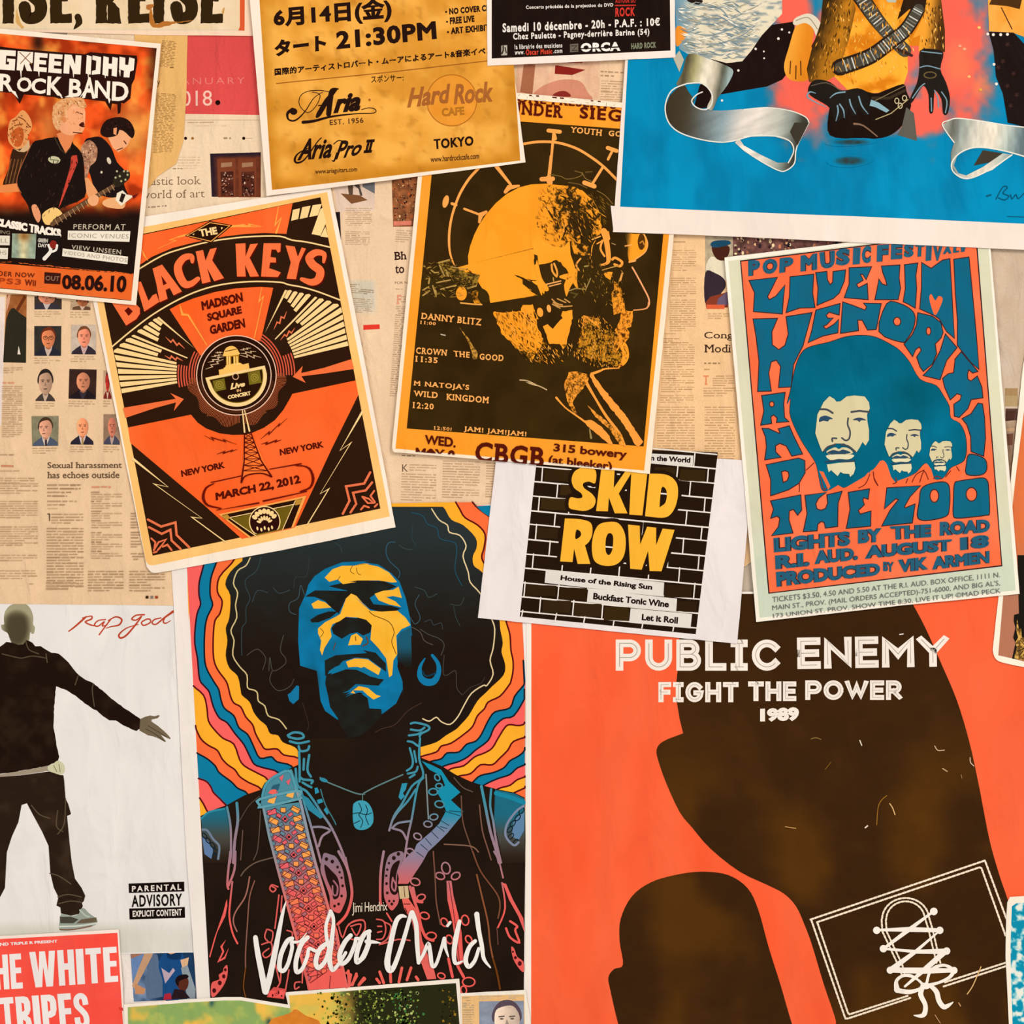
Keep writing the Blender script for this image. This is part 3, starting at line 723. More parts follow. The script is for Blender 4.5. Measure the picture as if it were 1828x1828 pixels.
# ================================================================ large red poster, lower right
RED = 'fb6047'; BRN = '452500'
k1 = Z(930,1080,4.941); k2 = Z(1380,1040,4.080); k3 = Z(1400,1480,4.271)
pe = Sheet('band_poster', 'big red poster with large brown silhouettes and a laced stitched patch', 'poster',
           [(940,1060),(1850,1052),(1862,1990),(936,1990)],2.6, 'f8ece0', M_GLOSS)
pe.paint('red_ground', [(948.5,1060),(1856,1060),(1860,1985),(948,1985)],12,
         lambda x, y, u, v: mix('fb5a30', 'fc6e46', fbm(x * 2.2, y * 0.7,120,3)))
def brown(x, y):
    return mix('38200a', '55320a', np.clip(0.05 + 1.1 * sst(0.35,0.75, fbm(x, y * 0.8,110,11)) * sst(1100,1600, y) + 0.3 * (fbm(x, y, 14,5) - 0.4),0,1))
BIG = [(1322,1060),(1631,1060)] + sp([k2((1020,160)), k2((1110,330)), k2((1230,600)), k2((1340,860)), k2((1430,1160)), k2((1500,1480)), k2((1560,1795)),
       k3((1590,180)), k3((1650,380)), k3((1700,525)),(1822,1680),(1850,1790),(1860,1985)],4, False)
LEFT = [(1490,1985),(1492,1828), k3((385,1430)), k3((300,1180)), k3((210,880)), k3((150,720)), k3((90,590)), k3((0,495)),
        (1370,1580),(1320,1556),(1268,1515),(1236,1478), k1((1400,1828)), k1((1280,1570)), k1((1210,1370)), k1((1195,1280)), k1((1230,1220)), k1((1300,1180)), k1((1430,1132))]
L2 = sp(LEFT[1:-1],3, False)
UP = [k1((1430,1132)), k1((1400,1010)), k1((1375,860)), k1((1368,700)), k1((1382,570)), k1((1385,400)),(1214,1130),(1230,1090),(1290,1060)]
pe.poly('upper_silhouette', BIG + [LEFT[0]] + L2 + UP, brown, sub=22)
LOW = sp([(1103,1826),(1090,1770),(1086,1745),(1096,1730),(1112,1722),(1106,1680),(1108,1640),(1128,1600),(1162,1575),(1205,1562),(1252,1556),(1300,1562),(1335,1586),
          (1354,1625),(1372,1690),(1394,1760),(1414,1828),(1440,1900),(1440,1980),(1160,1980),(1120,1880)],4)
pe.poly('lower_silhouette', LOW, brown, sub=22)
# white inline lettering, stroke by stroke
WH = 'f8ece0'
def caps(sheet, part, t, x0, y0, h, wid, w, col, gap, sl=0.0, inline=None, rot=0.0, space=None):
    """letters drawn from bars and arcs; an optional thin inline runs down every stroke"""
    K = 0.0
    A = lambda cx, cy, rx, ry, a0, a1, n=14: ell(cx, cy, rx, ry, n, 0, a0, a1)
    G = {
     'P': (0.78,[[(0,1),(0,0),(.40,0)] + A(.45, .3, .33, .30,-90,90) + [(.40, .6),(0, .6)]]),
     'U': (0.86,[[(0,0),(0, .55)] + A(.43, .6, .43, .4,180,0)[0:] + [(.86,0)]]),
     'B': (0.76,[[(0,0),(0,1),(.42,1)] + A(.45, .73, .31, .27,90,-90) + [(0, .46)],[(0,0),(.38,0)] + A(.42, .23, .27, .23,-90,90)]),
     'L': (0.6,[[(0,0),(0,1),(.6,1)]]),
     'I': (0.42,[[(0,0),(.42,0)],[(.21,0),(.21,1)],[(0,1),(.42,1)]]),
     'C': (0.92,[A(.5, .5, .5, .5,-42,-318,22)]),
     'E': (0.62,[[(.62,0),(0,0),(0,1),(.62,1)],[(0, .5),(.56, .5)]]),
     'N': (0.8,[[(0,1),(0,0),(.8,1),(.8,0)]]),
     'M': (0.98,[[(0,1),(0,0),(.49, .6),(.98,0),(.98,1)]]),
     'Y': (0.9,[[(0,0),(.45, .52),(.9,0)],[(.45, .52),(.45,1)]]),
     'F': (0.58,[[(.58,0),(0,0),(0,1)],[(0, .5),(.52, .5)]]),
     'G': (0.98,[A(.5, .5, .5, .5,-42,-345,22)[:-1] + [(.98, .55),(.6, .55)]]),
     'H': (0.82,[[(0,0),(0,1)],[(.82,0),(.82,1)],[(0, .5),(.82, .5)]]),
     'T': (0.8,[[(0,0),(.8,0)],[(.4,0),(.4,1)]]),
     'O': (1.0,[A(.5, .5, .5, .5,0,359.9,28)]),
     'W': (1.24,[[(0,0),(.33,1),(.62, .22),(.91,1),(1.24,0)]]),
     'R': (0.76,[[(0,1),(0,0),(.38,0)] + A(.42, .28, .3, .28,-90,90) + [(0, .56)],[(.36, .58),(.74,1)]]),
     ' ': (0.42,[]),
    }
    tot = sum(G[c][0] for c in t) * h + gap * (len(t) - 1)
    kx = (wid - 0) / tot
    x = x0; runs = []
    for c in t:
        gw, st = G[c]
        for q in st: runs.append([(x + px * h * kx, y0 + py * h) for px, py in q])
        x += gw * h * kx + gap * kx
    th = math.radians(rot)
    for i, q in enumerate(runs): ribbon(sheet, part, q, w, col, step=(i == 0), yr=(y0 - w / 2, y0 + h + w / 2), rot=(x0, y0, th))
    if inline:
        tr = lambda a, b: (x0 + (a - x0) * math.cos(th) - (b - y0) * math.sin(th), y0 + (a - x0) * math.sin(th) + (b - y0) * math.cos(th))
        for i, q in enumerate(runs): sheet.line(part, [tr(*p) for p in q], inline[0], inline[1], step=(i == 0), caps=False)
def ribbon(sheet, part, pts, w, col, step=True, yr=None, rot=None):
    """mitred stroke with square ends"""
    P = [np.array(p, float) for p in pts]; n = len(P); Ls = []; Rs = []
    d0 = (P[1] - P[0]); d0 /= np.hypot(*d0) + 1e-9; d1 = P[-1] - P[-2]; d1 /= np.hypot(*d1) + 1e-9
    P[0] = P[0] - d0 * w / 2; P[-1] = P[-1] + d1 * w / 2
    for i in range(n):
        a = P[i] - P[i - 1] if i else d0; b = P[i + 1] - P[i] if i < n - 1 else d1
        a = a / (np.hypot(*a) + 1e-9); b = b / (np.hypot(*b) + 1e-9)
        na = np.array((-a[1], a[0])); nb = np.array((-b[1], b[0])); m = na + nb; L = np.hypot(*m)
        m = m / L if L > 1e-6 else na; c = max(0.42, float(np.dot(m, na)))
        Ls.append(P[i] + m * w / 2 / c); Rs.append(P[i] - m * w / 2 / c)
    V = np.array(Ls + Rs)
    if yr: V[:, 1] = np.clip(V[:, 1], *yr)
    if rot:
        x0, y0, th = rot; X = V[:, 0] - x0; Y = V[:, 1] - y0
        V = np.stack([x0 + X * math.cos(th) - Y * math.sin(th), y0 + X * math.sin(th) + Y * math.cos(th)],-1)
    sheet.add(part, V, [(i, i + 1, n + i + 1, n + i) for i in range(n - 1)], col, step, np.array(list(np.linspace(0,0.7, n)) * 2))
IN = (1.3, 'a79d92')
caps(pe, 'title', 'PUBLIC', 1106,1148.5,42,280,13.5, WH, 22, inline=IN, rot=0)
caps(pe, 'title', 'ENEMY', 1429.5,1145,42.5,256,13.5, WH, 18, inline=IN, rot=-1.0)
caps(pe, 'subtitle', 'FIGHT', 1180,1222,27,134,9.0, WH, 14, inline=(1.0, 'b6ab9f'))
caps(pe, 'subtitle', 'THE', 1340,1221,26,77,9.0, WH, 13, inline=(1.0, 'b6ab9f'))
caps(pe, 'subtitle', 'POWER', 1442,1219,26,164,9.0, WH, 12, inline=(1.0, 'b6ab9f'))
pe.text('year', '1989', [(1357,1265),(1426,1262),(1427,1287),(1357,1289)], WH, bold=0.07)
# dashed stitching
def dashes(sheet, part, pts, w, on, off, col):
    V = []; F = []; P = [np.array(p, float) for p in pts]; first = True
    acc = [0]
    for i in range(len(P) - 1): acc.append(acc[-1] + np.hypot(*(P[i + 1] - P[i])))
    X = [p[0] for p in P]; Y = [p[1] for p in P]; t = 0
    while t < acc[-1]:
        t1 = min(t + on, acc[-1])
        a = (np.interp(t, acc, X), np.interp(t, acc, Y)); b = (np.interp(t1, acc, X), np.interp(t1, acc, Y))
        sheet.line(part, [a, b], w, col, step=first); first = False
        t += on + off
for q, w in (([(200,690),(1530,240),(1700,700)],0),([(250,710),(1500,288),(1690,820)],0)):
    dashes(pe, 'stitching', k3(q),3.4,5.6,2.9, 'fbe9cf')
dashes(pe, 'stitching', k3([(205,690),(468,1450),(960,1288)]),3.4,5.6,2.9, 'fbe9cf')
dashes(pe, 'stitching', k3([(252,712),(490,1415),(940,1272)]),3.4,5.6,2.9, 'fbe9cf')
dashes(pe, 'stitching', k3([(1225,1168),(1700,1015),(2100,880)]),3.4,5.6,2.9, 'fbe9cf')
dashes(pe, 'stitching', k3([(1215,1200),(1700,1042),(2100,905)]),3.4,5.6,2.9, 'fbe9cf')
for off in (0,32):
    arch = [(748 + off, 780 - off * .4),(742 + off, 690)] + ell(925,690,180 - off, 165 - off * 0.8,14,0,180,355) + [(1130 - off, 760),(1190 - off * 0.9,1020)]
    dashes(pe, 'stitching', k3(arch),3.2,5.2,2.8, 'fbe9cf')
    dashes(pe, 'stitching', k3([(748 + off, 780),(870 + off, 1040),(900 + off * .6,1120)]),3.2,5.2,2.8, 'fbe9cf')
# laces
LC = 'fdf3e6'
for a, b, w0, w1 in (((1135,630),(960,760),4,7),((960,760),(760,910),8,5),((710,770),(960,765),4,9),((960,765),(1185,772),9,7),((1185,775),(1000,935),3,6),((1000,935),(810,1075),7,10),
                     ((755,912),(1010,935),4,6),((1010,935),(1235,932),7,10),((1220,940),(1060,1080),10,9),((810,1075),(1060,1080),9,11),((1060,1080),(1295,1078),11,7),((1060,1080),(920,1200),8,4)):
    pe.line('laces', k3([a, b]),[w0, w1], LC)
for x, y, r_ in ((1140,628,6.8),(705,772,6.6),(1186,772,6.6),(756,912,6.6),(1238,930,6.6),(808,1076,6.4),(1294,1078,6.4)):
    pe.poly('laces', ell(*k3((x, y)), r_, r_, 20), LC, step=False)
pe.line('laces', k3([(860,1225),(855,1160),(900,1120),(960,1118),(1020,1150),(1060,1190)]),[11,6,5.5,6,4,5], LC, smooth=5)
pe.line('laces', k3([(860,1230),(950,1242),(1020,1225),(1080,1195)]),[9,8,6,6], LC, smooth=5)
pe.line('laces', k3([(1085,1180),(1110,1090),(1160,1050),(1230,1040),(1285,1080),(1260,1130),(1180,1170),(1100,1190)]),[5,5,6,5,8,6,5,6], LC, smooth=5)
pe.line('laces', k3([(1060,1190),(1040,1260),(1075,1340),(1070,1405),(1040,1425),(985,1420)]),[9,9,8,9,7,1], LC, smooth=5)
pe.line('laces', k3([(1110,1190),(1160,1240),(1180,1310),(1215,1355),(1250,1345),(1290,1318)]),[7,9,9,9,7,1], LC, smooth=5)
pe.poly('laces', ell(*k3((1080,1196)),8,6,14), LC, step=False)
# scratches in the ink
for q, w, c in ((k2([(755,1765),(765,1640),(790,1585),(828,1552)]),1.6, '9a6a24'),(k2([(850,1610),(870,1640),(888,1690)]),2.0, 'dcae74'),(k2([(1178,1190),(1200,1222),(1248,1220)]),1.6, 'd8b890'),
                (k2([(632,1150),(646,1185)]),2, 'e8d8c0'),(k2([(1435,1275),(1438,1310),(1462,1335)]),1.5, 'e8c8b0'),(k2([(1236,1355),(1268,1375)]),2.4, 'b89468'),(k2([(672,1785),(688,1772)]),2.4, 'f0e0cc'),
                (k2([(90,1778),(165,1790)]),1.6, 'c8955c'),(k2([(275,1140),(310,1130),(350,1142)]),1.1, 'a8824c'),(k3([(1395,1258),(1440,1190),(1500,1050)]),1.8, 'e8b878'),(k3([(1330,1325),(1345,1350)]),2.0, 'c8986a'),
                (k3([(1150,1418),(1190,1480)]),1.3, 'c8986a'),(k2([(922,378),(948,374)]),1.8, 'f0e6da'),(k2([(380,1360),(420,1310)]),1.2, '8a5c20'),(k2([(1370,1400),(1376,1425)]),1.4, '9a744c')):
    pe.line('scratches', q, w, c, smooth=3)
pe.kinds['scratches'] = 'stuff'; pe.kinds['stitching'] = 'stuff'
pe.labels.update(title='white inline capitals', year='bold white year', stitching='dashed cream stitching', laces='white crossed shoelace')

# ================================================================ brick wall poster in the middle
b1 = Z(840,790,3.515)
sk = Sheet('band_poster', 'white sheet with a black brick wall print and heavy yellow letters', 'poster',
           [(888,800),(1345,822),(1316,1149),(1090,1127),(853,1103)],3.6, 'eee4e2', M_POSTER, tilt=(0.0,0.002))
sk.poly('brick_wall', b1([(415,130),(640,140),(1120,60),(1545,90),(1413,1203),(310,1090)]) if False else b1([(425,20),(1552,62),(1413,1203),(308,1092)]), '241409')
def bw(u, v):
    return bil(b1([(425,20),(1552,62),(1413,1203),(308,1092)]), u, v)
MO = 'f0e6dc'
rr = random.Random(5)
def wob(a, b, k=5):
    return [(a[0] + (b[0] - a[0]) * t / k + rr.uniform(-.5, .5), a[1] + (b[1] - a[1]) * t / k + rr.uniform(-.5, .5)) for t in range(k + 1)]
ROWS = [-30,60,150,245,335,428,512,608,700,788,880,968,1060]
for i, yl in enumerate(ROWS):
    sk.line('mortar', b1(wob((425 - (yl - 20) * 0.105, yl),(1540 - (yl - 20) * 0.105, yl + 105),14)),2.6 if i % 2 else 2.3, MO, step=(i == 0))
for r0, xs in enumerate([[1405],[1298,1490],[450,640,1378],[545,1470],[430,620,1355],[530,710,890,1080,1450],[412,1335],[497,1240,1432],[392,578,757,935,1120,1310],[1405],[340,552],[437,645,828],[325,537,715,900,1080,1275]]):
    y0 = ROWS[r0]; y1 = ROWS[r0 + 1] if r0 < 12 else 1100
    for x in xs:
        dy = (x - 400) * 0.094
        sk.line('mortar', b1(wob((x + 3, y0 + dy),(x - 5, y1 + dy),4)),2.2, MO, step=False)
# ink shade on single bricks
for q, c in (((460,165,640,245), '33220c'),((560,260,640,335), '3a260e'),((440,345,610,425), '38260e'),((415,530,555,605), '30200c'),((1310,165,1480,245), '36240c'),((1150,150,1290,240), '33230c'),
             ((550,905,735,990), '2e1c08'),((450,985,635,1070), '352410'),((650,1005,825,1095), '352410'),((835,1025,1000,1120), '38260e'),((345,890,545,965), '30200c'),((1215,890,1395,975), '2e1c0c'),((1290,990,1425,1065), '2e1c0c')):
    x0, y0, x1, y1 = q
    sk.poly('printed_brick#%d' % (x0 * 7 + y0), b1(rough([(x0 + 6, y0 + 4),(x1 - 4, y0 + 8),(x1 - 9, y1),(x0, y1 - 6)],1.5,25, x0)), c)
CR = 'e3dcd4'
sk.poly('caption_strip', b1([(472,800),(1215,878),(1210,966),(465,880)]), CR)
sk.poly('caption_strip#2', b1([(738,918),(1296,980),(1290,1060),(730,1000)]), CR)
sk.poly('caption_strip#3', b1([(1005,1040),(1390,1076),(1380,1166),(995,1130)]), CR)
sk.poly('caption_strip#4', b1([(1080,66),(1398,82),(1394,146),(1078,128)]), CR)
sk.text('caption', 'House of the Rising Sun', b1([(567,832),(1142,890),(1138,934),(562,872)]), '1c0c06', bold=0.045)
sk.text('caption#2', 'Buckfast Tonic Wine', b1([(772,942),(1248,994),(1243,1036),(768,984)]), '1c0c06', bold=0.045)
sk.text('caption#3', 'Let it Roll', b1([(1076,1075),(1303,1096),(1300,1138),(1073,1115)]), '1c0c06', bold=0.045)
sk.text('caption#4', 'Band in the World', b1([(1010,72),(1381,94),(1378,128),(1008,106)]), '1c0c06', bold=0.045)
YE = 'fbb736'
TL_ = []
def skt(p, c, holes=None): TL_.append((p, holes))
skt( b1(sp([(735,150),(786,178),(782,255),(745,245),(708,255),(712,285),(760,320),(785,360),(770,405),(722,428),(668,424),(618,408),(624,345),(668,350),(700,345),(694,318),(650,285),(634,235),(650,185),(690,160)],3)), YE)
skt( b1([(822,150),(905,150),(898,285),(985,160),(1010,190),(930,320),(985,445),(905,444),(868,345),(862,432),(788,430)]), YE)
skt( b1([(1010,160),(1112,170),(1078,458),(996,452)]), YE)
skt( b1([(1122,195)] + sp([(1122,195),(1230,202),(1290,248),(1302,320),(1286,400),(1250,455),(1200,472),(1095,462)],4, False)), YE, holes=[b1(sp([(1198,285),(1224,290),(1232,330),(1222,378),(1192,402),(1186,398)],3))])
skt( b1([(592,476)] + sp([(592,476),(690,482),(755,505),(764,570),(745,620),(718,645)],4, False) + [(752,762),(672,762),(650,665),(640,750),(562,746)]), YE, holes=[b1(sp([(664,548),(690,560),(690,588),(658,605)],3))])
skt( b1(sp([(865,498),(930,508),(970,580),(968,690),(930,755),(862,775),(790,755),(764,700),(766,600),(800,520)],4)), YE, holes=[b1(sp([(870,568),(894,588),(890,670),(868,706),(848,680),(850,600)],4))])
skt( b1([(988,515),(1062,522),(1064,640),(1108,528),(1165,534),(1164,645),(1205,540),(1280,548),(1198,808),(1124,806),(1114,680),(1074,798),(1002,792)]), YE)
for p, h in TL_: sk.line('brick_wall', p, 13, '241409', closed=True)
for k, (p, h) in enumerate(TL_): sk.poly('title_letter#%d' % k, p, YE, holes=h)
sk.labels.update(brick_wall='black printed brick wall', caption='black caption lettering', mortar='thin white printed mortar lines', caption_strip='pale caption strips')
sk.kinds['mortar'] = 'stuff'
# ================================================================ orange and black radio tower poster
f1 = Z(160,300,5.376); f2 = Z(400,330,5.376); f3 = Z(200,620,6.529); f4 = Z(440,620,6.529); f5 = Z(200,800,3.515); f6 = Z(320,900,5.376)
OR, BK, CRM = 'fb6526', '281004', 'fcd692'
bk = Sheet('concert_poster', 'orange and black poster with cream rays, a round dial and a radio tower', 'poster',
           [(142,405),(590,334),(650,640),(706,941),(500,983)] + sp([(285,1022),(271,1022),(262,1012)],3, False) + [(168,546)],2.8, 'fbead8', M_POSTER, tilt=(0.002,0.001))
def yb(x, y):
    return mix('fdbe66', 'fccb80', fbm(x, y, 40,4))
bk.poly('yellow_border', [(152,425),(584,343),(696,922)] + sp([(275,1009),(265,1008),(260,1000)],3, False), yb, sub=40)
PQ = [(165.5,436),(572,352),(679,908),(272.5,992)]
bk.poly('black_ground', PQ, lambda x, y: mix('2b1206', '301c0c', fbm(x, y, 60,7)), sub=30)
def org(x, y):
    return mix('fb5c1c', 'fd7038', fbm(x, y, 55,9))
top_arc = f1([(480,930),(600,850),(800,765),(1000,715),(1130,690),(1300,655),(1500,632),(1700,622),(1828,622)]) + f2([(200,462),(400,462),(598,470)])
bk.poly('orange_field#1', [(168,437)] + f2([(0,318),(658,176),(598,470)]) + top_arc[::-1][1:] + [(180,520)], org, sub=30)
bk.poly('orange_field#2', f1([(768,1356),(860,1305),(1000,1250),(1200,1190),(1400,1155),(1640,1140),(1762,1150)]) + f2([(350,1500)]) + f1([(1500,1640),(1300,1700),(1120,1790),(1060,1800)]), org, sub=30)
low = f3([(185,935),(920,785),(1000,880),(1100,948),(1250,1002),(1400,1022),(1560,1018)]) + f4([(60,1000),(200,940),(330,850),(430,730),(500,610),(535,542),(1272,386),(1305,552)]) + \
      [f5((1380,0)), f5((1150,495)), f5((1120,506)), f5((815,570)), f3((1060,1828)), f3((212,1112))]
bk.poly('orange_field#3', low, org, sub=30)
bk.poly('top_windows', f2([(660,240),(728,225),(712,328),(644,345)]), CRM)
bk.poly('top_windows#2', f2([(750,215),(830,200),(800,312),(726,328)]), CRM)
bk.poly('top_windows#3', f2([(850,196),(938,182),(900,292),(818,308)]), CRM)
bk.poly('top_windows#4', f2([(925,232),(945,222),(980,360),(925,488),(840,472)]), CRM)
bk.poly('top_windows#5', f2([(972,400),(1000,505),(925,496)]), CRM)
# lightning in the orange
LB = 'fda646'
for q, w in ((f1([(1140,585),(900,650),(850,660)]),3),(f1([(910,640),(770,690),(830,695),(650,775)]),[2,3,2, .6]),(f1([(1360,560),(1480,545),(1470,560),(1640,565)]),[4,3,3, .5]),
             (f2([(522,208),(490,385),(550,315),(500,460)]),[1.2,4.5,2.5,3.5]),(f2([(70,395),(250,395),(240,378),(370,400)]),[4,3,3, .5]),(f1([(495,770),(520,830),(560,890)]),[1,3, .6]),
             (f1([(865,1310),(890,1405),(945,1410),(1125,1700)]),[1,4,3.2,1.6]),(f2([(362,985),(335,1120),(378,1070),(290,1470)]),[1,4,3.2,1.6])):
    bk.line('lightning', q, w, LB)
# the two arched cream lines of the title band
L1 = f1([(475,968),(700,838),(900,770),(1150,706),(1400,670),(1600,655),(1828,655)]) + f2([(650,530),(800,550),(1015,598)])
L0 = f1([(215,1715),(400,1560),(600,1410),(800,1290),(1000,1195),(1200,1132),(1400,1100),(1600,1088),(1828,1096)]) + f2([(620,958),(750,982),(900,1025),(1113,1105)])
bk.line('arched_rule', L1,2.6, CRM, smooth=3); bk.line('arched_rule#2', L0,2.6, CRM, smooth=3)
# diamond
bk.poly('diamond', f1([(912,652),(1152,508),(1372,548),(1165,722)]), BK)
bk.line('diamond', f1([(935,648),(1153,524),(1345,554),(1165,704)]),1.6, 'fba850', closed=True)
bk.text('diamond', 'THE', f1([(1045,592),(1215,562),(1230,634),(1060,660)]), CRM, bold=0.05)
bk.polys('diamond', [f1([(985,632),(1008,630),(998,644)]), f1([(1258,568),(1280,572),(1266,590)])], CRM)
# title letters
LT = 'f97440'; SH = '5c0c04'
letters = [
 ('B', f1([(195,1262),(350,1512),(400,1480),(448,1450),(482,1400),(482,1345),(440,1300),(400,1270),(430,1230),(300,1200)]),[f1([(335,1368),(372,1335),(415,1375),(375,1420)])]),
 ('L', f1([(440,1090),(492,1090),(565,1275),(605,1220),(640,1205),(668,1284),(525,1378)]), None),
 ('A', f1([(604,965),(695,926),(886,1184),(806,1222),(768,1150),(728,1170),(748,1254),(672,1288),(640,1110)]),[f1([(686,1030),(742,1108),(706,1126)])]),
 ('K', f1([(1018,800),(1088,786),(1112,890),(1155,778),(1220,764),(1176,885),(1290,1056),(1195,1086),(1128,960),(1162,1090),(1080,1110)]), None),
 ('K', f2([(110,565),(205,560),(206,690),(250,570),(325,562),(245,700),(336,878),(250,882),(200,765),(208,880),(124,880)]), None),
 ('E', f2([(380,560),(545,560),(540,640),(515,652),(500,622),(455,620),(445,692),(498,700),(498,745),(442,745),(432,800),(480,815),(545,840),(516,885),(355,880)]), None),
 ('Y', f2([(590,580),(678,592),(708,690),(745,600),(785,612),(722,745),(690,905),(600,900),(640,745)]), None)]
for i, (n_, q, h_) in enumerate(letters):
    bk.poly('title_letter#%d' % i, [(x + 2.0, y + 2.2) for x, y in q], SH, holes=None)
    bk.poly('title_letter#%d' % i, q, LT, holes=h_)
for i, (q, w) in enumerate(((f1([(985,900),(975,850),(905,862),(850,935),(858,1020),(910,1110),(975,1110),(1040,1062)]),[6,10,12,14,15,14,11,8]),
                            (f2([(955,740),(958,665),(880,650),(818,700),(850,765),(920,825),(905,905),(840,935),(745,905)]),[5,9,12,14,15,15,14,12,7]))):
    bk.line('title_letter#C%d' % i, [(x + 2, y + 2.2) for x, y in q], w, SH, smooth=5)
    bk.line('title_letter#C%d' % i, q, w, LT, smooth=5)
for t, q in (('MADISON', [(1068,1280),(1462,1190),(1475,1280),(1080,1368)]),('SQUARE', [(1122,1398),(1452,1322),(1466,1408),(1138,1484)]),('GARDEN', [(1148,1512),(1484,1440),(1496,1530),(1158,1600)])):
    bk.text('lettering#' + t, t, f1(q), '561004', bold=0.055)
bk.text('lettering#n1', 'NEW YORK', f3([(800,1436),(1305,1332),(1320,1406),(812,1512)]), '561004', bold=0.05)
bk.text('lettering#n2', 'NEW YORK', f4([(384,1188),(890,1092),(905,1166),(392,1262)]), '561004', bold=0.05)
bk.text('lettering#d', 'MARCH 22, 2012', f5([(648,280),(1176,166),(1188,228),(652,338)]), '561004', bold=0.05)
# rays
UA = math.atan2(84,-406.5)          # direction of the print's left in picture space (y down)
def pol(side, ang, r):
    cx, cy = (405,668) if side < 0 else (438,660)
    if side < 0: a = math.radians(180 - 11.7 + ang)
    else: a = math.radians(-11.7 - ang)
    return (cx + r * math.cos(a), cy + r * math.sin(a))
def clipray(side, ang, rmax):
    """how far a ray runs before it meets the print edge or the arched rule"""
    r = 90.0
    edge = inpoly
    reg = PQ
    while r < rmax:
        p = pol(side, ang, r + 2)
        x, y = p
        if not inpoly(np.array([x]), np.array([y]),[(PQ[0][0], PQ[0][1]), PQ[1], PQ[2], PQ[3]])[0]: break
        ay = np.interp(x, [q[0] for q in L0],[q[1] for q in L0])
        if y < ay + 9.5: break
        r += 1.5
    return r
for side in (-1,1):
    angs = [0.9,4.4,7.9,11.4,15.0,18.4,22.0,25.6,29.2,32.8,36.4,40.0,43.6,47.2,50.6]
    for i in range(len(angs) - 1):
        a0, a1 = angs[i] + 0.5, angs[i + 1] - 0.5
        inner = 90
        if 7 <= i <= 8: inner = 128 - 4 * (i - 7)
        if i >= 10: inner = 137 + 3 * (i - 10)
        if i == 9: a1 = a0 + 1.4; inner = 76
        if i == 6: a0 += 0.1; inner = 92
        ro0, ro1 = clipray(side, a0,240), clipray(side, a1,240)
        if ro0 < inner + 4: continue
        bk.poly('ray#%d%d' % (side, i),[pol(side, a0, inner), pol(side, a0, ro0), pol(side, (a0 + a1) / 2, max(ro0, ro1) if i > 5 else (ro0 + ro1) / 2), pol(side, a1, ro1), pol(side, a1, inner)], CRM, step=False)
    bk.poly('ray#long%d' % side, [pol(side, 50.4,74), pol(side, 50.4, clipray(side, 50.4,170)), pol(side, 51.9, clipray(side, 51.9,168))], CRM)
    for a, r0, r1 in ((43.0,88,128),(28.5,82,116)):
        pts = [pol(side, a + d, r0 + (r1 - r0) * t) for t, d in ((0,0),(.35,1.6),(.38,-1.2),(.65,1.2),(.68,-1.6),(1,0))]
        bk.line('small_bolt', pts, [0.6,2.6,2.6,2.6,2.6,0.5], 'e8754a')
    for j, r_ in enumerate((104,99,94,89.5)):
        cc = [(422 + r_ * math.cos(a) * 1.0,668 + r_ * math.sin(a)) for a in [math.radians((180 + d if side < 0 else -d - (0 if side > 0 else 0)) - 0) for d in np.linspace(-12.5,9,10) + (0 if side < 0 else 12)]]
        bk.line('red_arc', cc, 2.3, 'dd5a40', step=False)
    for j, r_ in enumerate((84.5,79.5,75)):
        cc = [(422 + r_ * math.cos(a),668 + r_ * math.sin(a)) for a in [math.radians(180 + d if side < 0 else -d) for d in (np.linspace(-11,28,14) if side < 0 else np.linspace(-2,56,16))]]
        bk.line('red_arc', cc, 2.2, 'dd5a40', step=False)
for k in range(104):
    a = math.radians(-4 + k * (180 - 2) / 103 + 2)
    if abs(math.degrees(a) - 83) < 2.2: continue
    r1 = 84 + 4.5 * math.sin(k * 0.34) + (5 if 30 < k < 75 else 1)
    bk.line('fringe', [(422 + 72.5 * math.cos(a),670 + 72.5 * math.sin(a)),(422 + r1 * math.cos(a),670 + r1 * math.sin(a))],1.25, 'a04f2c', step=(k == 0))
bk.poly('dial', ell(422,670,70,70,48), BK)
bk.line('dial', ell(422,670,71,71,56),1.7, 'fac6a8', closed=True)
bk.line('dial', ell(422,670,65.5,65.5,40,0,10,170),4.5, '4a2410')
bk.line('dial', ell(422,670,62,62,48),1.5, 'f0c8b0', closed=True)
# dial face
dl = f3([(1088,355),(1240,325),(1250,318),(1605,248),(1780,212)])
arc = [f3((1100 + 0,380))] + []
ctr = (422.5,672.0)
dial = [f3((1088,355)), f3((1780,212))] + [(ctr[0] + 54 * math.cos(a), ctr[1] + 54 * math.sin(a)) for a in [math.radians(d) for d in np.linspace(-12,166,26)]][1:]
bk.poly('dial_scale', dial, CRM)
din = [f3((1132,378)), f3((1752,252))] + [(ctr[0] + 47.5 * math.cos(a), ctr[1] + 47.5 * math.sin(a)) for a in [math.radians(d) for d in np.linspace(-6,164,24)]]
bk.poly('dial_scale', din, '7c6414')
din = [f3((1140,384)), f3((1745,262))] + [(ctr[0] + 46 * math.cos(a), ctr[1] + 46 * math.sin(a)) for a in [math.radians(d) for d in np.linspace(-5,163,24)]]
bk.poly('dial_scale', din, BK)
for q in ([(1172,392),(1308,360),(1330,490),(1200,518)],[(1582,298),(1720,268),(1742,412),(1600,438)]):
    bk.poly('dial_scale', f3(q), '77681c')
    c_ = (sum(p[0] for p in q) / 4, sum(p[1] for p in q) / 4)
    bk.line('dial_scale', ell(*f3(c_),6.5,6.5,14),0.8, 'b7a240', closed=True)
    bk.line('dial_scale', ell(*f3(c_),3,3,10),0.8, 'b7a240', closed=True)
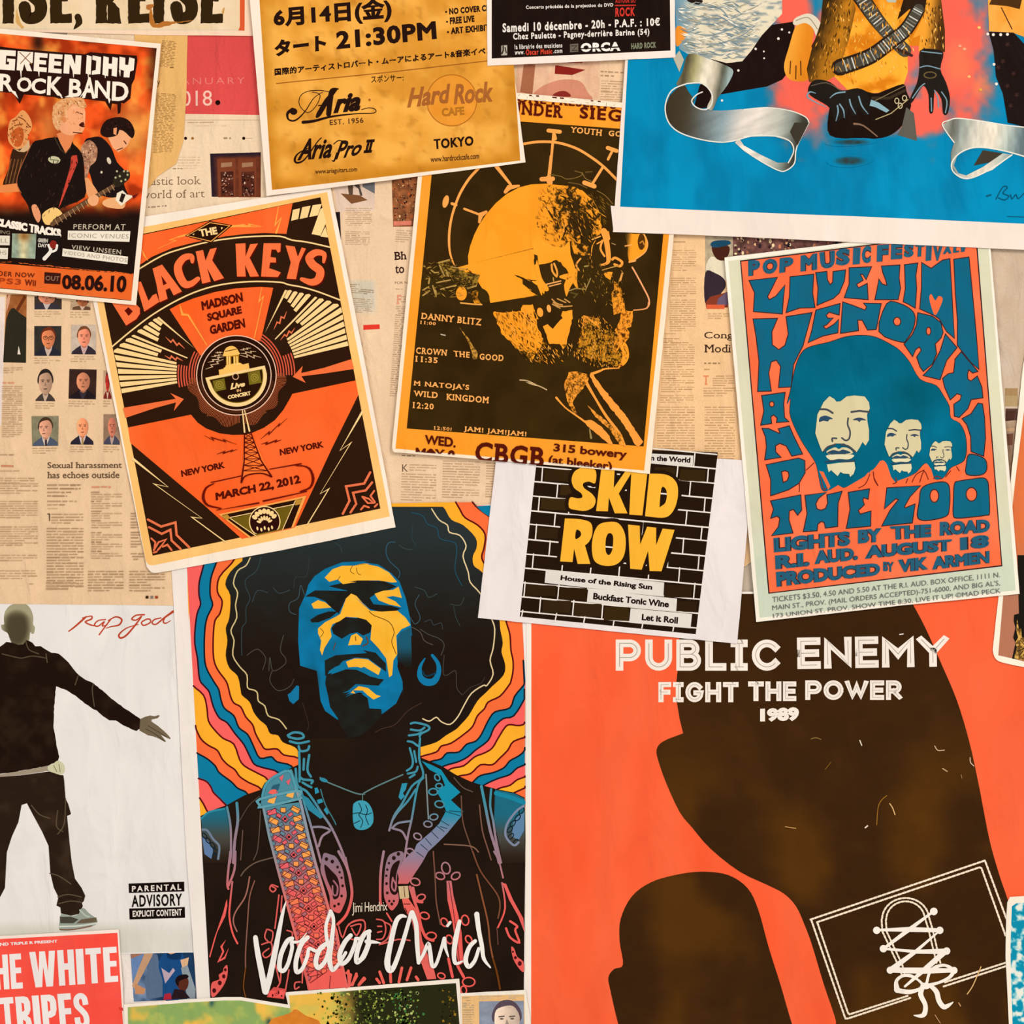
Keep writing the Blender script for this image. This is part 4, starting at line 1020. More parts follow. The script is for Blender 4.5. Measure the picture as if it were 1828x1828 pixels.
bk.poly('dial_scale', ell(*f3((1440,342)),5.8,5.8,16), 'e8b890'); bk.poly('dial_scale', ell(*f3((1440,340)),4.6,4.6,16), BK)
bk.text('dial_lettering', 'Live', f3([(1372,420),(1545,398),(1555,452),(1380,496)]), CRM, bold=0.05, shear=0.3)
bk.text('dial_lettering#2', 'IN', f3([(1452,492),(1502,484),(1504,514),(1455,522)]), 'e8b070', bold=0.04)
bk.text('dial_lettering#3', 'CONCERT', f3([(1346,562),(1612,510),(1622,554),(1352,606)]), CRM, bold=0.06)
bk.poly('dome_building', f3([(1244,262),(1300,250),(1300,240),(1320,232),(1325,210),(1480,178),(1500,184),(1525,200),(1592,184),(1602,250),(1250,325)]), 'fdc463')
bk.poly('dome_building', f3([(1330,105),(1480,85),(1476,180),(1330,210)]), 'b8801c')
for x in (1342,1368,1424,1456):
    bk.line('dome_building', f3([(x, 110),(x + 4,200)]),2.4, 'fdd27a', step=(x == 1342))
bk.poly('dome_building', f3([(1388,110),(1412,106),(1414,185),(1390,190)]), BK)
bk.poly('dome_building', f3(sp([(1300,72),(1320,20),(1360,-10),(1410,-14),(1450,10),(1476,50),(1478,84),(1305,104)],3)), 'fdc463')
bk.line('dome_building', f3([(1318,48),(1450,22)]),1.6, '6a4410')
for a, b in (((1290,60),(1200,62)),((1290,90),(1155,105)),((1300,110),(1115,175)),((1300,140),(1090,255)),((1490,30),(1620,10)),((1500,70),(1680,50)),((1490,90),(1740,120))):
    dx, dy = b[0] - a[0], b[1] - a[1]
    pts = f3([(a[0] + dx * t - dy * o, a[1] + dy * t + dx * o) for t, o in ((0,0),(.35, .06),(.32,-.06),(.68, .06),(.64,-.06),(1,0))])
    bk.line('dial_bolt', pts, [.6,1.6,1.6,1.6,1.6, .5], 'd8b48c')
# arrows
bk.poly('arrow', f3([(128,706),(500,642),(742,600),(678,532),(836,603),(720,742),(746,642),(500,708),(158,822)]), 'f4713c')
bk.poly('arrow#2', f4([(1222,138),(900,240),(638,300),(656,216),(538,343),(692,416),(640,338),(900,306),(1252,253)]), 'f4713c')
# dark bolts on the lower field
for q in (f3([(1075,1028),(1185,1085),(1160,1050),(1320,1100),(1300,1075),(1450,1132)]), f3([(1220,1245),(1310,1215),(1300,1235),(1400,1200),(1390,1215),(1460,1190)]),
          f4([(165,1070),(265,985),(262,1015),(385,890),(375,920),(475,825)]), f4([(170,1130),(240,1108),(232,1130),(345,1085),(340,1102),(410,1078)])):
    bk.line('dark_bolt', q, [.5,3,3,3,3, .5], '6a1204')
for q in (f3([(245,1300),(655,1628),(490,1592)]) + f5([(565,440),(500,433),(714,590)]), f4([(1350,752),(1088,1205),(1218,1112),(858,1708),(962,1648)]) + f5([(1225,480)])):
    bk.line('lightning#c', q, [4.5,1.2,3.8,1.2,3.4,2] if q[0][0] < 400 else [4.0,1.2,3.8,1.2,3.4,2], CRM)
# tower
bk.poly('radio_tower', f3([(1545,1018),(1630,1012)]) + f4([(292,1508)]) + f4([(210,1475),(60,1480),(-20,1510)]) + f3([(1508,1575)]), 'f9762f')
TW = '5c0e06'
bk.line('radio_tower', [f3((1545,1000)), f3((1540,1330)), f3((1508,1572))],[2.2,2.6,3.2], TW)
bk.line('radio_tower', [f4((48,990)), f4((170,1320)), f4((292,1508))],[2.2,2.6,3.2], TW)
bk.line('radio_tower', [f3((1508,1575)), f4((-20,1505)), f4((70,1475)), f4((190,1470)), f4((292,1508))],[3,2.4,2.4,2.4,3], TW, smooth=4)
ys_ = [1010,1060,1110,1165,1230,1300,1375,1440]
def tl(y): return f3((np.interp(y, [1000,1330,1575],[1545,1540,1508]), y))
def tr_(y): return f4((np.interp(y, [990,1320,1508],[48,170,292]), y))
for a, b in zip(ys_[:-1], ys_[1:]):
    bk.line('radio_tower', [tl(a), tr_(b)],1.5, TW, step=False); bk.line('radio_tower', [tr_(a), tl(b)],1.5, TW, step=False); bk.line('radio_tower', [tl(b), tr_(b)],1.4, TW, step=False)
bk.line('radio_tower', f3([(1520,735),(1545,988)]),[1.6,3], CRM); bk.line('radio_tower', f3([(1545,735),(1602,975)]),[1.6,3], CRM)
# frame around the date
FR = '6a1006'
for q, w in ((f5([(622,215),(820,172)]),1.8),(f5([(988,132),(1185,98),(1150,108),(1200,112)]),[1.5,2.4,2.4,2]),(f5([(1185,108),(1238,128),(1262,190),(1242,248),(1180,272),(1222,270)]),[1.5,3.6,5,3.6,2,1]),
             (f5([(1222,272),(950,332)]),[1.5,3]),(f5([(920,344),(655,390),(690,376)]),[3,1.5,1]),(f5([(640,222),(590,250),(572,310),(600,358),(680,378),(655,390)]),[1.5,3.6,5.2,3.6,2,1])):
    bk.line('date_frame', q, w, FR, smooth=3 if len(q) > 3 else 0)
# emblem at the bottom
bk.poly('emblem', f5([(668,415),(1220,298),(1140,495),(860,562)]), 'fba850')
bk.poly('emblem', f5([(690,420),(1195,315),(1125,498),(870,556)]), BK)
bk.poly('emblem', f5([(745,440),(1135,358),(1072,508),(898,550)]), '6f5a14')
bk.line('emblem', f5([(735,436),(1145,352)]),1.4, CRM); bk.line('emblem', f5([(735,436),(905,552)]),1.4, CRM); bk.line('emblem', f5([(1150,330),(1070,512)]),1.4, CRM)
bk.poly('emblem', f5([(685,425),(725,416),(745,440),(712,450)]), 'c08a34'); bk.poly('emblem', f5([(1150,325),(1196,318),(1182,352),(1150,360)]), 'c08a34')
def disk(cx, cy, r0):
    out = []
    for k in range(30):
        a = 2 * PI * k / 30; x, y = cx + r0 * math.cos(a), cy + r0 * math.sin(a)
        lim = 992 + (x - 272.5) * (-84 / 406.5) - 0.3
        out.append((x, min(y, lim)))
    return out
ec = f5((958,462))
bk.poly('rosette', disk(*ec, 28.2), CRM); bk.poly('rosette', disk(*ec, 26.4), '2c0c08')
for k in range(9):
    a = math.radians(180 + 11 + k * 20 - 4); r_ = 20.0
    x, y = ec[0] + r_ * math.cos(a), ec[1] + 1 + r_ * math.sin(a)
    if k in (0,8): continue
    bk.poly('rosette', ell(x, y, 5.0,3.8,12, math.degrees(a)), CRM, step=False)
for k in range(7):
    a = math.radians(200 + k * 22); x, y = ec[0] + 11 * math.cos(a), ec[1] + 4 + 11 * math.sin(a)
    bk.poly('rosette', ell(x, y, 4.4,2.0,10, math.degrees(a)), CRM, step=False)
for x, y in ((-6,14),(0,11),(7,13),(-13,12),(13,10)):
    bk.poly('rosette', ell(ec[0] + x, ec[1] + y, 1.8,3.6,8,-10), CRM, step=False)
# corner ornaments
OC = 'e9744a'
for q, w in ((f5([(225,448),(308,492),(398,466),(405,545),(484,622)]),4.2),(f5([(232,496),(312,538),(366,512),(374,580),(430,632)]),4.0),(f5([(246,566),(272,590),(264,640)]),3.2),(f5([(262,640),(292,590),(340,572),(300,625),(286,640)]),3.4),
             (f5([(318,618),(348,606),(374,640)]),3.6),(f5([(262,655),(280,650)]),3.4),
             (f5([(1620,152),(1582,222),(1468,240),(1490,330),(1448,412)]),4.2),(f5([(1632,215),(1592,265),(1512,280),(1532,350),(1496,404)]),4.0),(f5([(1645,268),(1622,300),(1650,340)]),3.4),(f5([(1570,305),(1605,345),(1640,345),(1612,318),(1572,305)]),3.2),
             (f5([(1562,385),(1582,362),(1612,372)]),3.4),(f5([(1648,368),(1664,352)]),3.4)):
    bk.line('corner_ornament' + ('' if q[0][0] < 500 else '#r'), q, w, OC)
for k_ in ('red_arc', 'fringe', 'small_bolt', 'lightning', 'dial_bolt', 'dark_bolt', 'lightning#c'): bk.kinds[k_] = 'stuff'
bk.labels.update(yellow_border='soft yellow border', dial='round black dial', dome_building='small yellow domed building')
# ================================================================ blue and orange poster with three faces
h3 = Z(1300,660,6.529); h4 = c8; h5 = Z(1330,860,3.671)
zo = Sheet('concert_poster', 'blue and orange psychedelic poster with three bearded faces in one big afro', 'poster',
           [(1293.5,459.5),(1480,437),(1765,402),(1790,700),(1820,1060),(1600,1082),(1350,1110.5)],4.4, 'f8efdf', M_POSTER, tilt=(0.0,0.0015))
zo.poly('border_tint', [(1300,466),(1762,408),(1813,1054),(1356,1103)], lambda x, y: mix('dcd8bb', 'c9d6c2', sst(900,1040, y) * .8 + .3 * (fbm(x, y, 30,3) - .5)), sub=30)
ZB, ZO, ZD = '0a6480', 'f86e3f', '3a2026'
FQ = [(1321,465),(1743,413),(1789.5,1011),(1371.5,1060)]
def inset(q, d):
    cx = sum(p[0] for p in q) / 4; cy = sum(p[1] for p in q) / 4
    return [(x + (d if x < cx else -d), y + (d if y < cy else -d)) for x, y in q]
zo.poly('orange_ground', FQ, ZD)
zo.poly('orange_ground', inset(FQ, 2.2), lambda x, y: mix('f8683a', 'f97f56', fbm(x, y, 60,5)), sub=30)
def zblue(x, y):
    return mix('005a70', '04759c', fbm(x, y, 90,8)) * 0.9 + mix('2f5f74', '00607c', sst(0,60, np.abs(x - 1540) - 60)) * 0.1
def zl(q, holes=None, part='big_lettering', tw=1.7):
    zo.line(part, q, tw * 2, ZD, closed=True)
    zo.poly(part, q, lambda x, y: mix('17607c', '0a6c8e', fbm(x, y, 30,5)), holes=holes, sub=14 if not holes else None) if not holes else zo.poly(part, q, '0e6884', holes=holes)
    for h in holes or []: zo.line(part, h, tw, ZD, closed=True)
# big afro
afro = [(1404,722),(1410,698),(1415,673),(1422,646),(1433,626),(1450,617),(1480,610)] + c7([(150,1048),(300,1033),(440,1052),(600,1132),(680,1195),(760,1295),(850,1445),(1000,1502),(1070,1600),(1125,1700)]) + \
       h4([(965,560),(1070,625),(1135,760),(1150,940),(1120,1060),(1040,1110),(960,1150),(900,1240),(860,1275),(770,1275),(740,1180),(700,1110),(655,1098),(560,1200),(460,1260),(460,1320),(310,1335),(260,1230),(215,1100),(165,1055),(125,1100),(60,1160),(0,1230)]) + \
       h3([(1640,1190),(1560,1270),(1400,1365),(1200,1395),(1130,1420),(1080,1380),(1040,1180),(1010,1080),(940,970),(850,830),(760,650),(712,500),(722,330)])
zo.poly('afro', sp(afro, 3), ZD)
cxa = 1560; cya = 760
zo.poly('afro', [(cxa + (x - cxa) * 0.992, cya + (y - cya) * 0.992) for x, y in sp(afro, 3)], lambda x, y: mix('005468', '02769a', fbm(x, y, 70,18)), sub=16)
# collars in orange over the afro's foot
for q in (h3([(1060,1180),(1110,1190),(1190,1360),(1165,1400),(1130,1320)]),
          h3([(1190,1400),(1280,1345),(1350,1385),(1640,1215),(1660,1180),(1828,1100),(1828,1400),(1200,1420)]),
          h4([(0,1240),(60,1170),(140,1060),(200,1080),(250,1230),(330,1330),(0,1420)]), h4([(330,1300),(440,1260),(560,1210),(660,1110),(730,1150),(770,1280),(850,1290),(960,1170),(1060,1120),(1100,1200),(1000,1330),(300,1400)])):
    zo.poly('collars', q, ZO)
for q in (h3([(910,1170),(1000,1085)]), h3([(830,1330),(828,1420)]), h3([(1080,1250),(1110,1390),(1150,1380)]), h3([(1690,1190),(1700,1260),(1745,1350)]), h3([(1520,1380),(1600,1330),(1650,1220)]), h4([(60,1190),(70,1280),(110,1350)]),
          h4([(290,1330),(330,1310),(320,1260)]), h4([(440,1320),(460,1270)]), h4([(510,1310),(560,1220),(650,1170)]), h4([(600,1310),(650,1180),(700,1280)]), h4([(760,1270),(800,1240),(860,1270)]), h4([(900,1250),(960,1180)]), h4([(1030,1130),(1060,1180)])):
    zo.line('collars', q, 1.8, '7a2418', smooth=3)
# letters, big rows
zl(c5([(962,580),(1236,548),(1190,640),(1138,740),(1158,778),(1230,740),(1318,628),(1300,760),(1290,912),(1005,888),(1016,700)]))
zl(c5([(1378,542),(1610,516),(1598,700),(1622,848),(1470,852),(1338,898),(1372,740)]))
zl(c7([(-119,457),(-25,446),(-20,520),(8,572),(38,545),(42,446),(150,432),(138,530),(92,640),(38,690),(-40,722),(-108,752),(-98,600)]))
zl(c7([(192,412),(390,402),(345,510),(318,466),(285,462),(312,522),(250,560),(272,600),(352,560),(360,700),(148,682),(192,560)]))
zl(c7([(494,396),(656,386),(648,500),(662,600),(640,700),(432,700),(450,620),(466,520),(492,562),(545,578),(532,520),(505,450)]))
zl(c7([(708,382),(822,368),(804,480),(812,600),(800,778),(740,742),(696,722),(716,600)]))
zl(c7([(868,366),(952,418),(1060,340),(1122,328),(1136,560),(1165,1058),(1100,1000),(1030,880),(985,850),(850,788),(866,600)]))
zo.poly('big_lettering', c7(sp([(990,850),(950,760),(935,680),(955,655),(990,712),(1020,672),(1058,690),(1045,750)],4)), ZO)
zl(c7([(1168,332),(1300,312),(1332,640),(1370,1050),(1394,1348),(1320,1282),(1200,1128),(1202,900),(1182,640)]))
# HENDRIX
zl(c5([(1002,972),(1238,966),(1182,1100),(1186,1232),(1258,1288),(1326,1238),(1360,1120),(1338,948),(1590,908),(1500,1240),(1404,1430),(1380,1656),(1262,1662),(1282,1450),(1236,1382),(1176,1402),(1150,1520),(1176,1698),(1048,1702),(1062,1400),(1032,1150)]))
zl(c7([(-119,806),(98,746),(90,842),(50,832),(0,816),(-34,850),(-14,882),(30,880),(-24,934),(-62,952),(-30,985),(52,935),(86,895),(78,1010),(-60,1040),(-190,1100),(-158,1000)]))
zl(c7([(132,732),(220,762),(338,808),(356,772),(328,740),(480,746),(436,978),(362,984),(312,892),(262,890),(270,990),(112,1014)]))
zl(c7(sp([(540,746),(650,742),(760,800),(798,870),(778,980),(722,1070),(672,1096),(470,1000)],3)),[c7(ell(635,908,34,40,14))])
zl(c7([(832,832),(960,862),(1038,920),(1058,1010),(1040,1060),(985,1116),(998,1210),(960,1300),(880,1368),(852,1330),(822,1240),(866,1175),(842,1138),(802,1170),(778,1228),(704,1120),(782,1030),(820,940)]),[c7(ell(928,998,22,38,12))])
zl(c7([(1086,1032),(1188,1152),(1092,1270),(1032,1446),(884,1410),(962,1330),(1042,1180)]))
zl(c7([(1232,1198),(1380,1372),(1340,1384),(1300,1350),(1286,1400),(1290,1448),(1322,1470),(1380,1424),(1420,1520),(1430,1616),(1322,1632),(1290,1718),(1212,1798),(1172,1788),(1168,1682),(1228,1642),(1240,1592),(1192,1576),(1132,1632),(1082,1520),(1064,1440),(1112,1400),(1165,1390),(1180,1260)]))
zl(h4([(1282,396),(1326,402),(1350,560),(1360,800),(1340,1000),(1204,950),(1200,780),(1155,640),(1102,572),(1200,520)]))
zl(h4(sp([(1170,1000),(1240,994),(1340,1034),(1375,1092),(1368,1180),(1300,1224),(1150,1214),(1150,1100)],3)))
# AND
zl(h3([(396,306),(656,270),(640,400),(650,560),(698,602),(570,610),(576,560),(532,520),(490,545),(500,622),(386,640),(422,480)]),[h3(ell(508,402,28,32,12))])
zl(h3([(402,688),(470,692),(590,746),(612,740),(592,692),(708,660),(760,780),(858,978),(744,1000),(682,885),(600,852),(545,885),(548,960),(606,1018),(432,1044),(452,900),(440,780)]))
zl(h3([(450,1112),(640,1072),(820,1036),(886,1062),(890,1200),(820,1320),(700,1395),(500,1462),(502,1280)]),[h3([(620,1190),(660,1176),(700,1190),(710,1235),(690,1290),(640,1316)])])
# THE ZOO
zl(h5([(172,128),(362,90),(368,185),(345,214),(318,176),(286,190),(284,250),(310,333),(180,350),(222,296),(232,240),(212,222),(172,236),(190,180)]))
zl(h5([(396,92),(528,72),(478,108),(460,145),(468,180),(498,190),(530,178),(545,140),(540,88),(632,66),(606,140),(604,290),(530,300),(522,266),(500,256),(474,276),(470,318),(386,324),(410,210)]))
zl(h5([(680,72),(812,50),(804,110),(775,100),(768,120),(778,150),(738,188),(752,216),(822,196),(820,288),(668,302),(692,180)]))
zl(h4([(222,1382),(600,1356),(480,1480),(412,1602),(432,1616),(540,1572),(508,1780),(166,1816),(260,1640),(362,1512),(320,1496),(192,1614)]))
zl(h4(sp([(620,1400),(700,1342),(850,1312),(928,1340),(945,1450),(938,1620),(900,1706),(700,1750),(600,1740),(577,1680),(600,1540)],3)),[h4(ell(770,1470,52,76,16))])
zl(h4(sp([(1010,1332),(1060,1302),(1200,1282),(1330,1266),(1384,1300),(1398,1400),(1408,1660),(1370,1690),(1200,1712),(1040,1724),(996,1690),(1000,1500)],3)),[h4(ell(1203,1452,64,80,16))])
def zt(t, q, part='small_lettering', b=0.055):
    zo.text(part, t, q, ZD, bold=b + 0.03); zo.text(part, t, q, '25607c', bold=b)
for t, q in (('P', c5([(945,372),(1072,362),(1060,520),(948,532)])),('O', c5([(1090,362),(1250,346),(1240,500),(1096,516)])),('P', c5([(1268,348),(1412,330),(1400,480),(1262,500)])),('M', c5([(1482,322),(1650,296),(1650,465),(1480,484)])),
             ('U', c5([(1672,290),(1830,268),(1830,440),(1690,462)]))):
    zt(t, q)
for t, x0, x1, y0, y1 in (('S', 65,200,232,388),('I', 225,295,222,378),('C', 308,395,205,368),('F', 448,560,195,352),('E', 580,690,184,330),('S', 700,795,180,312),('T', 800,895,186,306),('I', 905,960,190,345),('V', 970,1060,196,345),('A', 1065,1150,200,280),('L', 1160,1220,205,268),('!', 1230,1275,210,262)):
    zt(t, c7([(x0, y0),(x1, y0 - (6 if x0 < 600 else -6)),(x1 - 8, y1 - 6),(x0 - 4, y1)]))
for t, q in (('LIGHTS', [(186,368),(690,322),(690,418),(190,464)]),('BY', [(740,316),(896,302),(896,392),(740,406)]),('THE', [(950,292),(1222,278),(1220,362),(955,382)]),('ROAD', [(1276,262),(1606,244),(1606,330),(1276,356)]),
             ('R.I.', [(196,484),(424,462),(424,552),(200,576)]),('AUD.', [(450,452),(740,428),(740,512),(455,542)]),('AUGUST', [(785,418),(1356,376),(1356,452),(785,506)]),('18', [(1408,366),(1600,344),(1600,430),(1410,450)]),
             ('PRODUCED', [(202,590),(886,530),(886,612),(208,690)]),('BY', [(905,524),(975,526),(975,592),(905,584)]),('VIK', [(1002,512),(1200,490),(1200,575),(1004,596)]),('ARMEN', [(1222,492),(1602,452),(1602,532),(1226,576)])):
    zt(t, h5(q), 'small_lettering#%d' % (q[0][1] * 10 + q[0][0]),0.055 if t != 'BY' or q[0][0] < 800 else 0.03)
TK = '6c6a68'
zo.text('ticket_lines', 'TICKETS $3.50, 4.50 AND 5.50 AT THE R.I. AUD. BOX OFFICE, 1111 N.', h5([(178,755),(1670,592),(1672,630),(180,795)]), TK)
zo.text('ticket_lines', "MAIN ST., PROV. (MAIL ORDERS ACCEPTED)-751-6000, AND BIG AL'S,", h5([(178,810),(1670,645),(1672,688),(180,852)]), TK)
zo.text('ticket_lines', '173 UNION ST. PROV. SHOW TIME 8:30. LIVE IT UP! ©MAD PECK', h5([(182,864),(1672,695),(1676,728),(186,892)]), TK)
# faces
SK, FD = 'd9cda2', '454a52'
def zface(part, T, s):
    """one mask-like face drawn in the first face's own crop coordinates and moved by T"""
    P_ = lambda q: [T(p) for p in q]
    zo.poly(part, P_([(1015,740),(1040,520),(1080,445),(1110,380),(1180,308),(1235,340),(1262,372),(1310,368),(1380,312),(1470,300),(1590,312),(1640,380),(1650,450),(1618,520),(1622,600),(1640,700),(1640,820),(1600,885),(1565,842),(1530,910),(1495,962),(1440,905),(1350,860),
                      (1240,860),(1160,910),(1095,955),(1060,870)]), SK)
    zo.poly(part, P_(sp([(1145,955),(1200,920),(1250,905),(1290,925),(1330,905),(1400,915),(1455,965),(1400,985),(1290,970),(1180,985)],3)), SK)
    zo.poly(part, P_(sp([(1150,975),(1220,935),(1290,950),(1340,930),(1430,968),(1300,985)],3)), '2c4a62')
    zo.poly(part, P_(sp([(1138,1005),(1200,990),(1300,985),(1450,990),(1460,1015),(1400,1045),(1290,1040),(1190,1052)],3)), 'e4dcb4')
    zo.poly(part, P_([(1150,1105),(1290,1085),(1470,1075),(1482,1150),(1460,1215),(1420,1250),(1410,1215),(1340,1210),(1310,1190),(1275,1240),(1225,1195),(1200,1170),(1170,1195)]), 'e0d8b0')
    zo.line(part, P_([(1140,1075),(1290,1055),(1340,1065),(1470,1060)]),3.2 * s, '2c4a62', smooth=3)
    zo.line(part, P_([(1115,950),(1160,900),(1245,872)]),3.0 * s, FD, smooth=3); zo.line(part, P_([(1318,872),(1400,890),(1480,955)]),3.0 * s, FD, smooth=3)
    zo.line(part, P_([(1075,462),(1150,465),(1218,505)]),3.6 * s, FD, smooth=3); zo.line(part, P_([(1435,492),(1530,480),(1640,492)]),3.6 * s, FD)
    zo.poly(part, P_(sp([(1060,610),(1070,555),(1140,535),(1222,572),(1180,580),(1160,604),(1110,595)],3)), '2c4a66')
    zo.poly(part, P_(sp([(1450,585),(1500,560),(1560,562),(1610,590),(1550,590),(1530,612),(1505,592)],3)), '3a4a62')
    zo.line(part, P_([(1398,565),(1392,640),(1420,720),(1410,800),(1370,825),(1325,795)]),3.0 * s, FD, smooth=4)
    zo.line(part, P_([(1215,835),(1212,800),(1262,800)]),3.0 * s, FD, smooth=3)
zface('printed_face', lambda p: h3(p),1.0)
# second and third face are the same mask at a smaller size
def aff(src, dst):
    (a, b),(c, d) = src; (e, f_),(g, h_) = dst
    sx = (g - e) / (c - a); sy = (h_ - f_) / (d - b)
    return lambda p: h4((e + (p[0] - a) * sx, f_ + (p[1] - b) * sy))
zface('printed_face#2', aff(((1015,300),(1650,1250)),((190,578),(622,1212))),0.72)
zface('printed_face#3', aff(((1015,300),(1650,1250)),((712,830),(978,1188))),0.45)
zo.kinds['ticket_lines'] = 'stuff'
zo.labels.update({'afro': 'big dark teal afro', 'printed_face': 'largest of three pale faces', 'printed_face#2': 'middle-sized pale face', 'printed_face#3': 'smallest pale face'})
# ================================================================ portrait poster with rainbow waves
v1 = Z(320,900,5.376); v2 = Z(620,900,5.376); v3 = Z(330,1220,5.7125); v4 = Z(630,1220,5.7125); v5 = Z(330,1520,5.539); v6 = Z(620,1520,5.539)
vo = Sheet('music_poster', 'dark poster of a man with an afro before wavy rainbow stripes', 'poster',
           [(300,905),(700,907),(952,898),(958,1500),(955,1910),(358,1905),(352,1785),(331,1500),(310,1080)],1.8, 'f3e9e2', M_GLOSS, tilt=(0.001,0))
VQ = [(328,907),(922,903),(944,1905),(382,1900)]
VQp = [(328,907),(922,903),(936,1216),(938,1500),(935,1760),(936,1905),(382,1900),(362,1540),(343,1185),(334,1019)]
YL, OG, PK, BL, DR = 'fdb02c', 'fb6f3a', 'fb6460', '0a7ca4', '5c0810'
vo.poly('stripe', VQp, YL)
def band(line, color, close, name, tone=DR, w=3.0, sm=True):
    L = sp(line, 3, False) if sm else line
    # clip to the printed area
    L = [(min(max(x, np.interp(y, [907,1019,1185,1540,1905],[328,334,343,362,382]) + .2), np.interp(y, [903,1216,1500,1760,1905],[922,936,938,935,936]) - .2), y) for x, y in L]
    vo.poly(name, L + close, color)
    vo.line(name, L, w, tone)
CL = [(600,1600),(640,907)]
left = [
 (v3([(150,1168),(190,1230),(232,1310),(300,1400)]), PK, DR),
 (v3([(138,970),(220,1000),(268,1060),(290,1110),(360,1180),(430,1250),(600,1400)]), BL, DR),
 (v3([(120,710),(230,770),(310,842),(350,910),(470,1000),(540,1070),(650,1140),(700,1400)]), OG, '101c28'),
 (v3([(100,430),(160,560),(240,632),(330,682),(380,770),(440,832),(510,880),(560,950),(650,1010),(790,1090),(850,1300)]), YL, DR),
 (v3([(80,25),(190,120),(225,250),(240,380),(300,470),(390,560),(500,620),(560,780),(620,850),(740,915),(850,990),(900,1200)]), PK, DR)]
cl = lambda L: [(640, max(L[-1][1],1400)),(640,907),(L[0][0],907)]
vo.poly('stripe#rimyellow', [(334,1030),(339,1080),(337,1110)], YL)
for i, (L, c, t) in enumerate(left):
    top = [(L[0][0] + 0.5, L[0][1])]
    band(L, c, [(640, L[-1][1]),(640,907),(328,907)] if i < 4 else [(640, L[-1][1]),(640,907),(328,907)], 'stripe#l%d' % i, t)
LN = {
 'pb': v1([(240,560),(225,620),(192,750),(190,870),(205,960),(172,1050),(152,1200),(150,1340),(175,1480),(195,1680),(245,1750)]) + v3([(250,90),(288,230),(350,350),(430,400),(510,510),(600,620),(660,740),(710,825),(800,860),(960,915),(1000,1100)]),
 'bo': v1([(370,530),(345,590),(302,720),(296,870),(320,970),(270,1080),(246,1200),(240,1400),(256,1560),(330,1700)]) + v3([(345,60),(362,140),(400,250),(500,330),(550,450),(640,520),(700,640),(765,762),(880,748),(940,800),(1090,845),(1120,1000)]),
 'oy': v1([(540,500),(505,565),(385,700),(366,840),(412,930),(390,1050),(342,1120),(326,1280),(330,1480),(370,1590),(450,1700)]) + v3([(448,60),(465,130),(500,200),(570,240),(620,340),(690,420),(720,510),(780,620),(825,672),(940,668),(1010,730),(1160,765),(1180,900)]),
 'yk': v1([(650,490),(605,545),(490,650),(442,770),(490,880),(480,1090),(446,1190),(462,1310),(446,1450),(480,1570),(560,1650)]) + v3([(568,60),(582,120),(660,190),(700,290),(760,370),(830,430),(870,512),(950,530),(1000,600),(1120,650),(1160,720),(1170,900)]),
}
for i, (k, c, t) in enumerate((('pb', BL, '2c1020'),('bo', OG, '101c28'),('oy', YL, DR))):
    L = LN[k]; band(L, c, [(640, L[-1][1]),(640,900)], 'stripe#m%d' % i, t)
# right side
CR_ = [(600,1500),(600,907)]
top = lambda q: q
right = [
 (v4([(1800,1060),(1650,1112),(1600,1250)]), YL, DR, 'r0'),
]
vo.poly('stripe#r_', [(640,900),(921,903),(936,1216),(938,1440),(640,1440)], OG)
seq = [
 (v4([(1800,1050),(1650,1112),(1500,1200)]), YL, DR),
 (v4([(1800,945),(1680,980),(1600,1040),(1480,1075),(1380,1160)]), PK, DR),
 (v4([(1800,820),(1680,860),(1600,930),(1480,970),(1340,1035),(1250,1120)]), BL, '101c28'),
 (v4([(1800,655),(1690,740),(1600,790),(1540,860),(1430,910),(1300,940),(1230,1000),(1150,1080)]), OG, '101c28'),
 (v4([(1800,540),(1640,590),(1580,680),(1500,760),(1420,830),(1300,830),(1200,920),(1080,945),(1000,1000)]), YL, DR),
 (v4([(1800,395),(1700,430),(1600,420),(1550,450),(1480,560),(1420,660),(1340,710),(1240,750),(1130,840),(1000,870),(900,950)]), PK, DR),
 (v4([(1800,60),(1750,160),(1640,330),(1530,360),(1440,450),(1380,580),(1250,680),(1170,750),(1070,800),(930,842),(850,900)]), BL, '101c28'),
 (v2([(1700,1500),(1705,1700)]) + v4([(1740,20),(1650,130),(1600,250),(1450,290),(1380,380),(1310,520),(1250,590),(1160,620),(1080,700),(960,710),(900,770),(790,797),(700,860)]), OG, '101c28'),
]
for i, (L, c, t) in enumerate(seq):
    if i == 7: cl_ = [(640, L[-1][1]),(640,900),(922,903),(936,1180)]
    else: cl_ = [(640, L[-1][1]),(640,900),(922,903),(938,1216)]
    band(L, c, cl_, 'stripe#s%d' % i, t)
band(v2([(1200,-20),(1250,35),(1350,110),(1500,200),(1600,300)]), OG, [(640,960),(640,900)], 'stripe#t0', DR)
vo.poly('stripe#t1', v2([(1240,20),(1400,10),(1400,130),(1350,112),(1290,70)]), BL)
LOY = v2([(1040,-20),(1080,50),(1130,130),(1250,200),(1322,290),(1312,420),(1290,500),(1315,570),(1420,700),(1480,900),(1520,1110),(1560,1250),(1570,1400),(1590,1500),(1590,1600),(1570,1700)]) + v4([(1590,20),(1500,130),(1380,190),(1340,260),(1270,330),(1220,440),(1130,520),(1000,610),(900,640),(850,700),(690,748),(640,800)])
band(LOY, YL, [(640,1340),(640,900)], 'stripe#t2', DR)
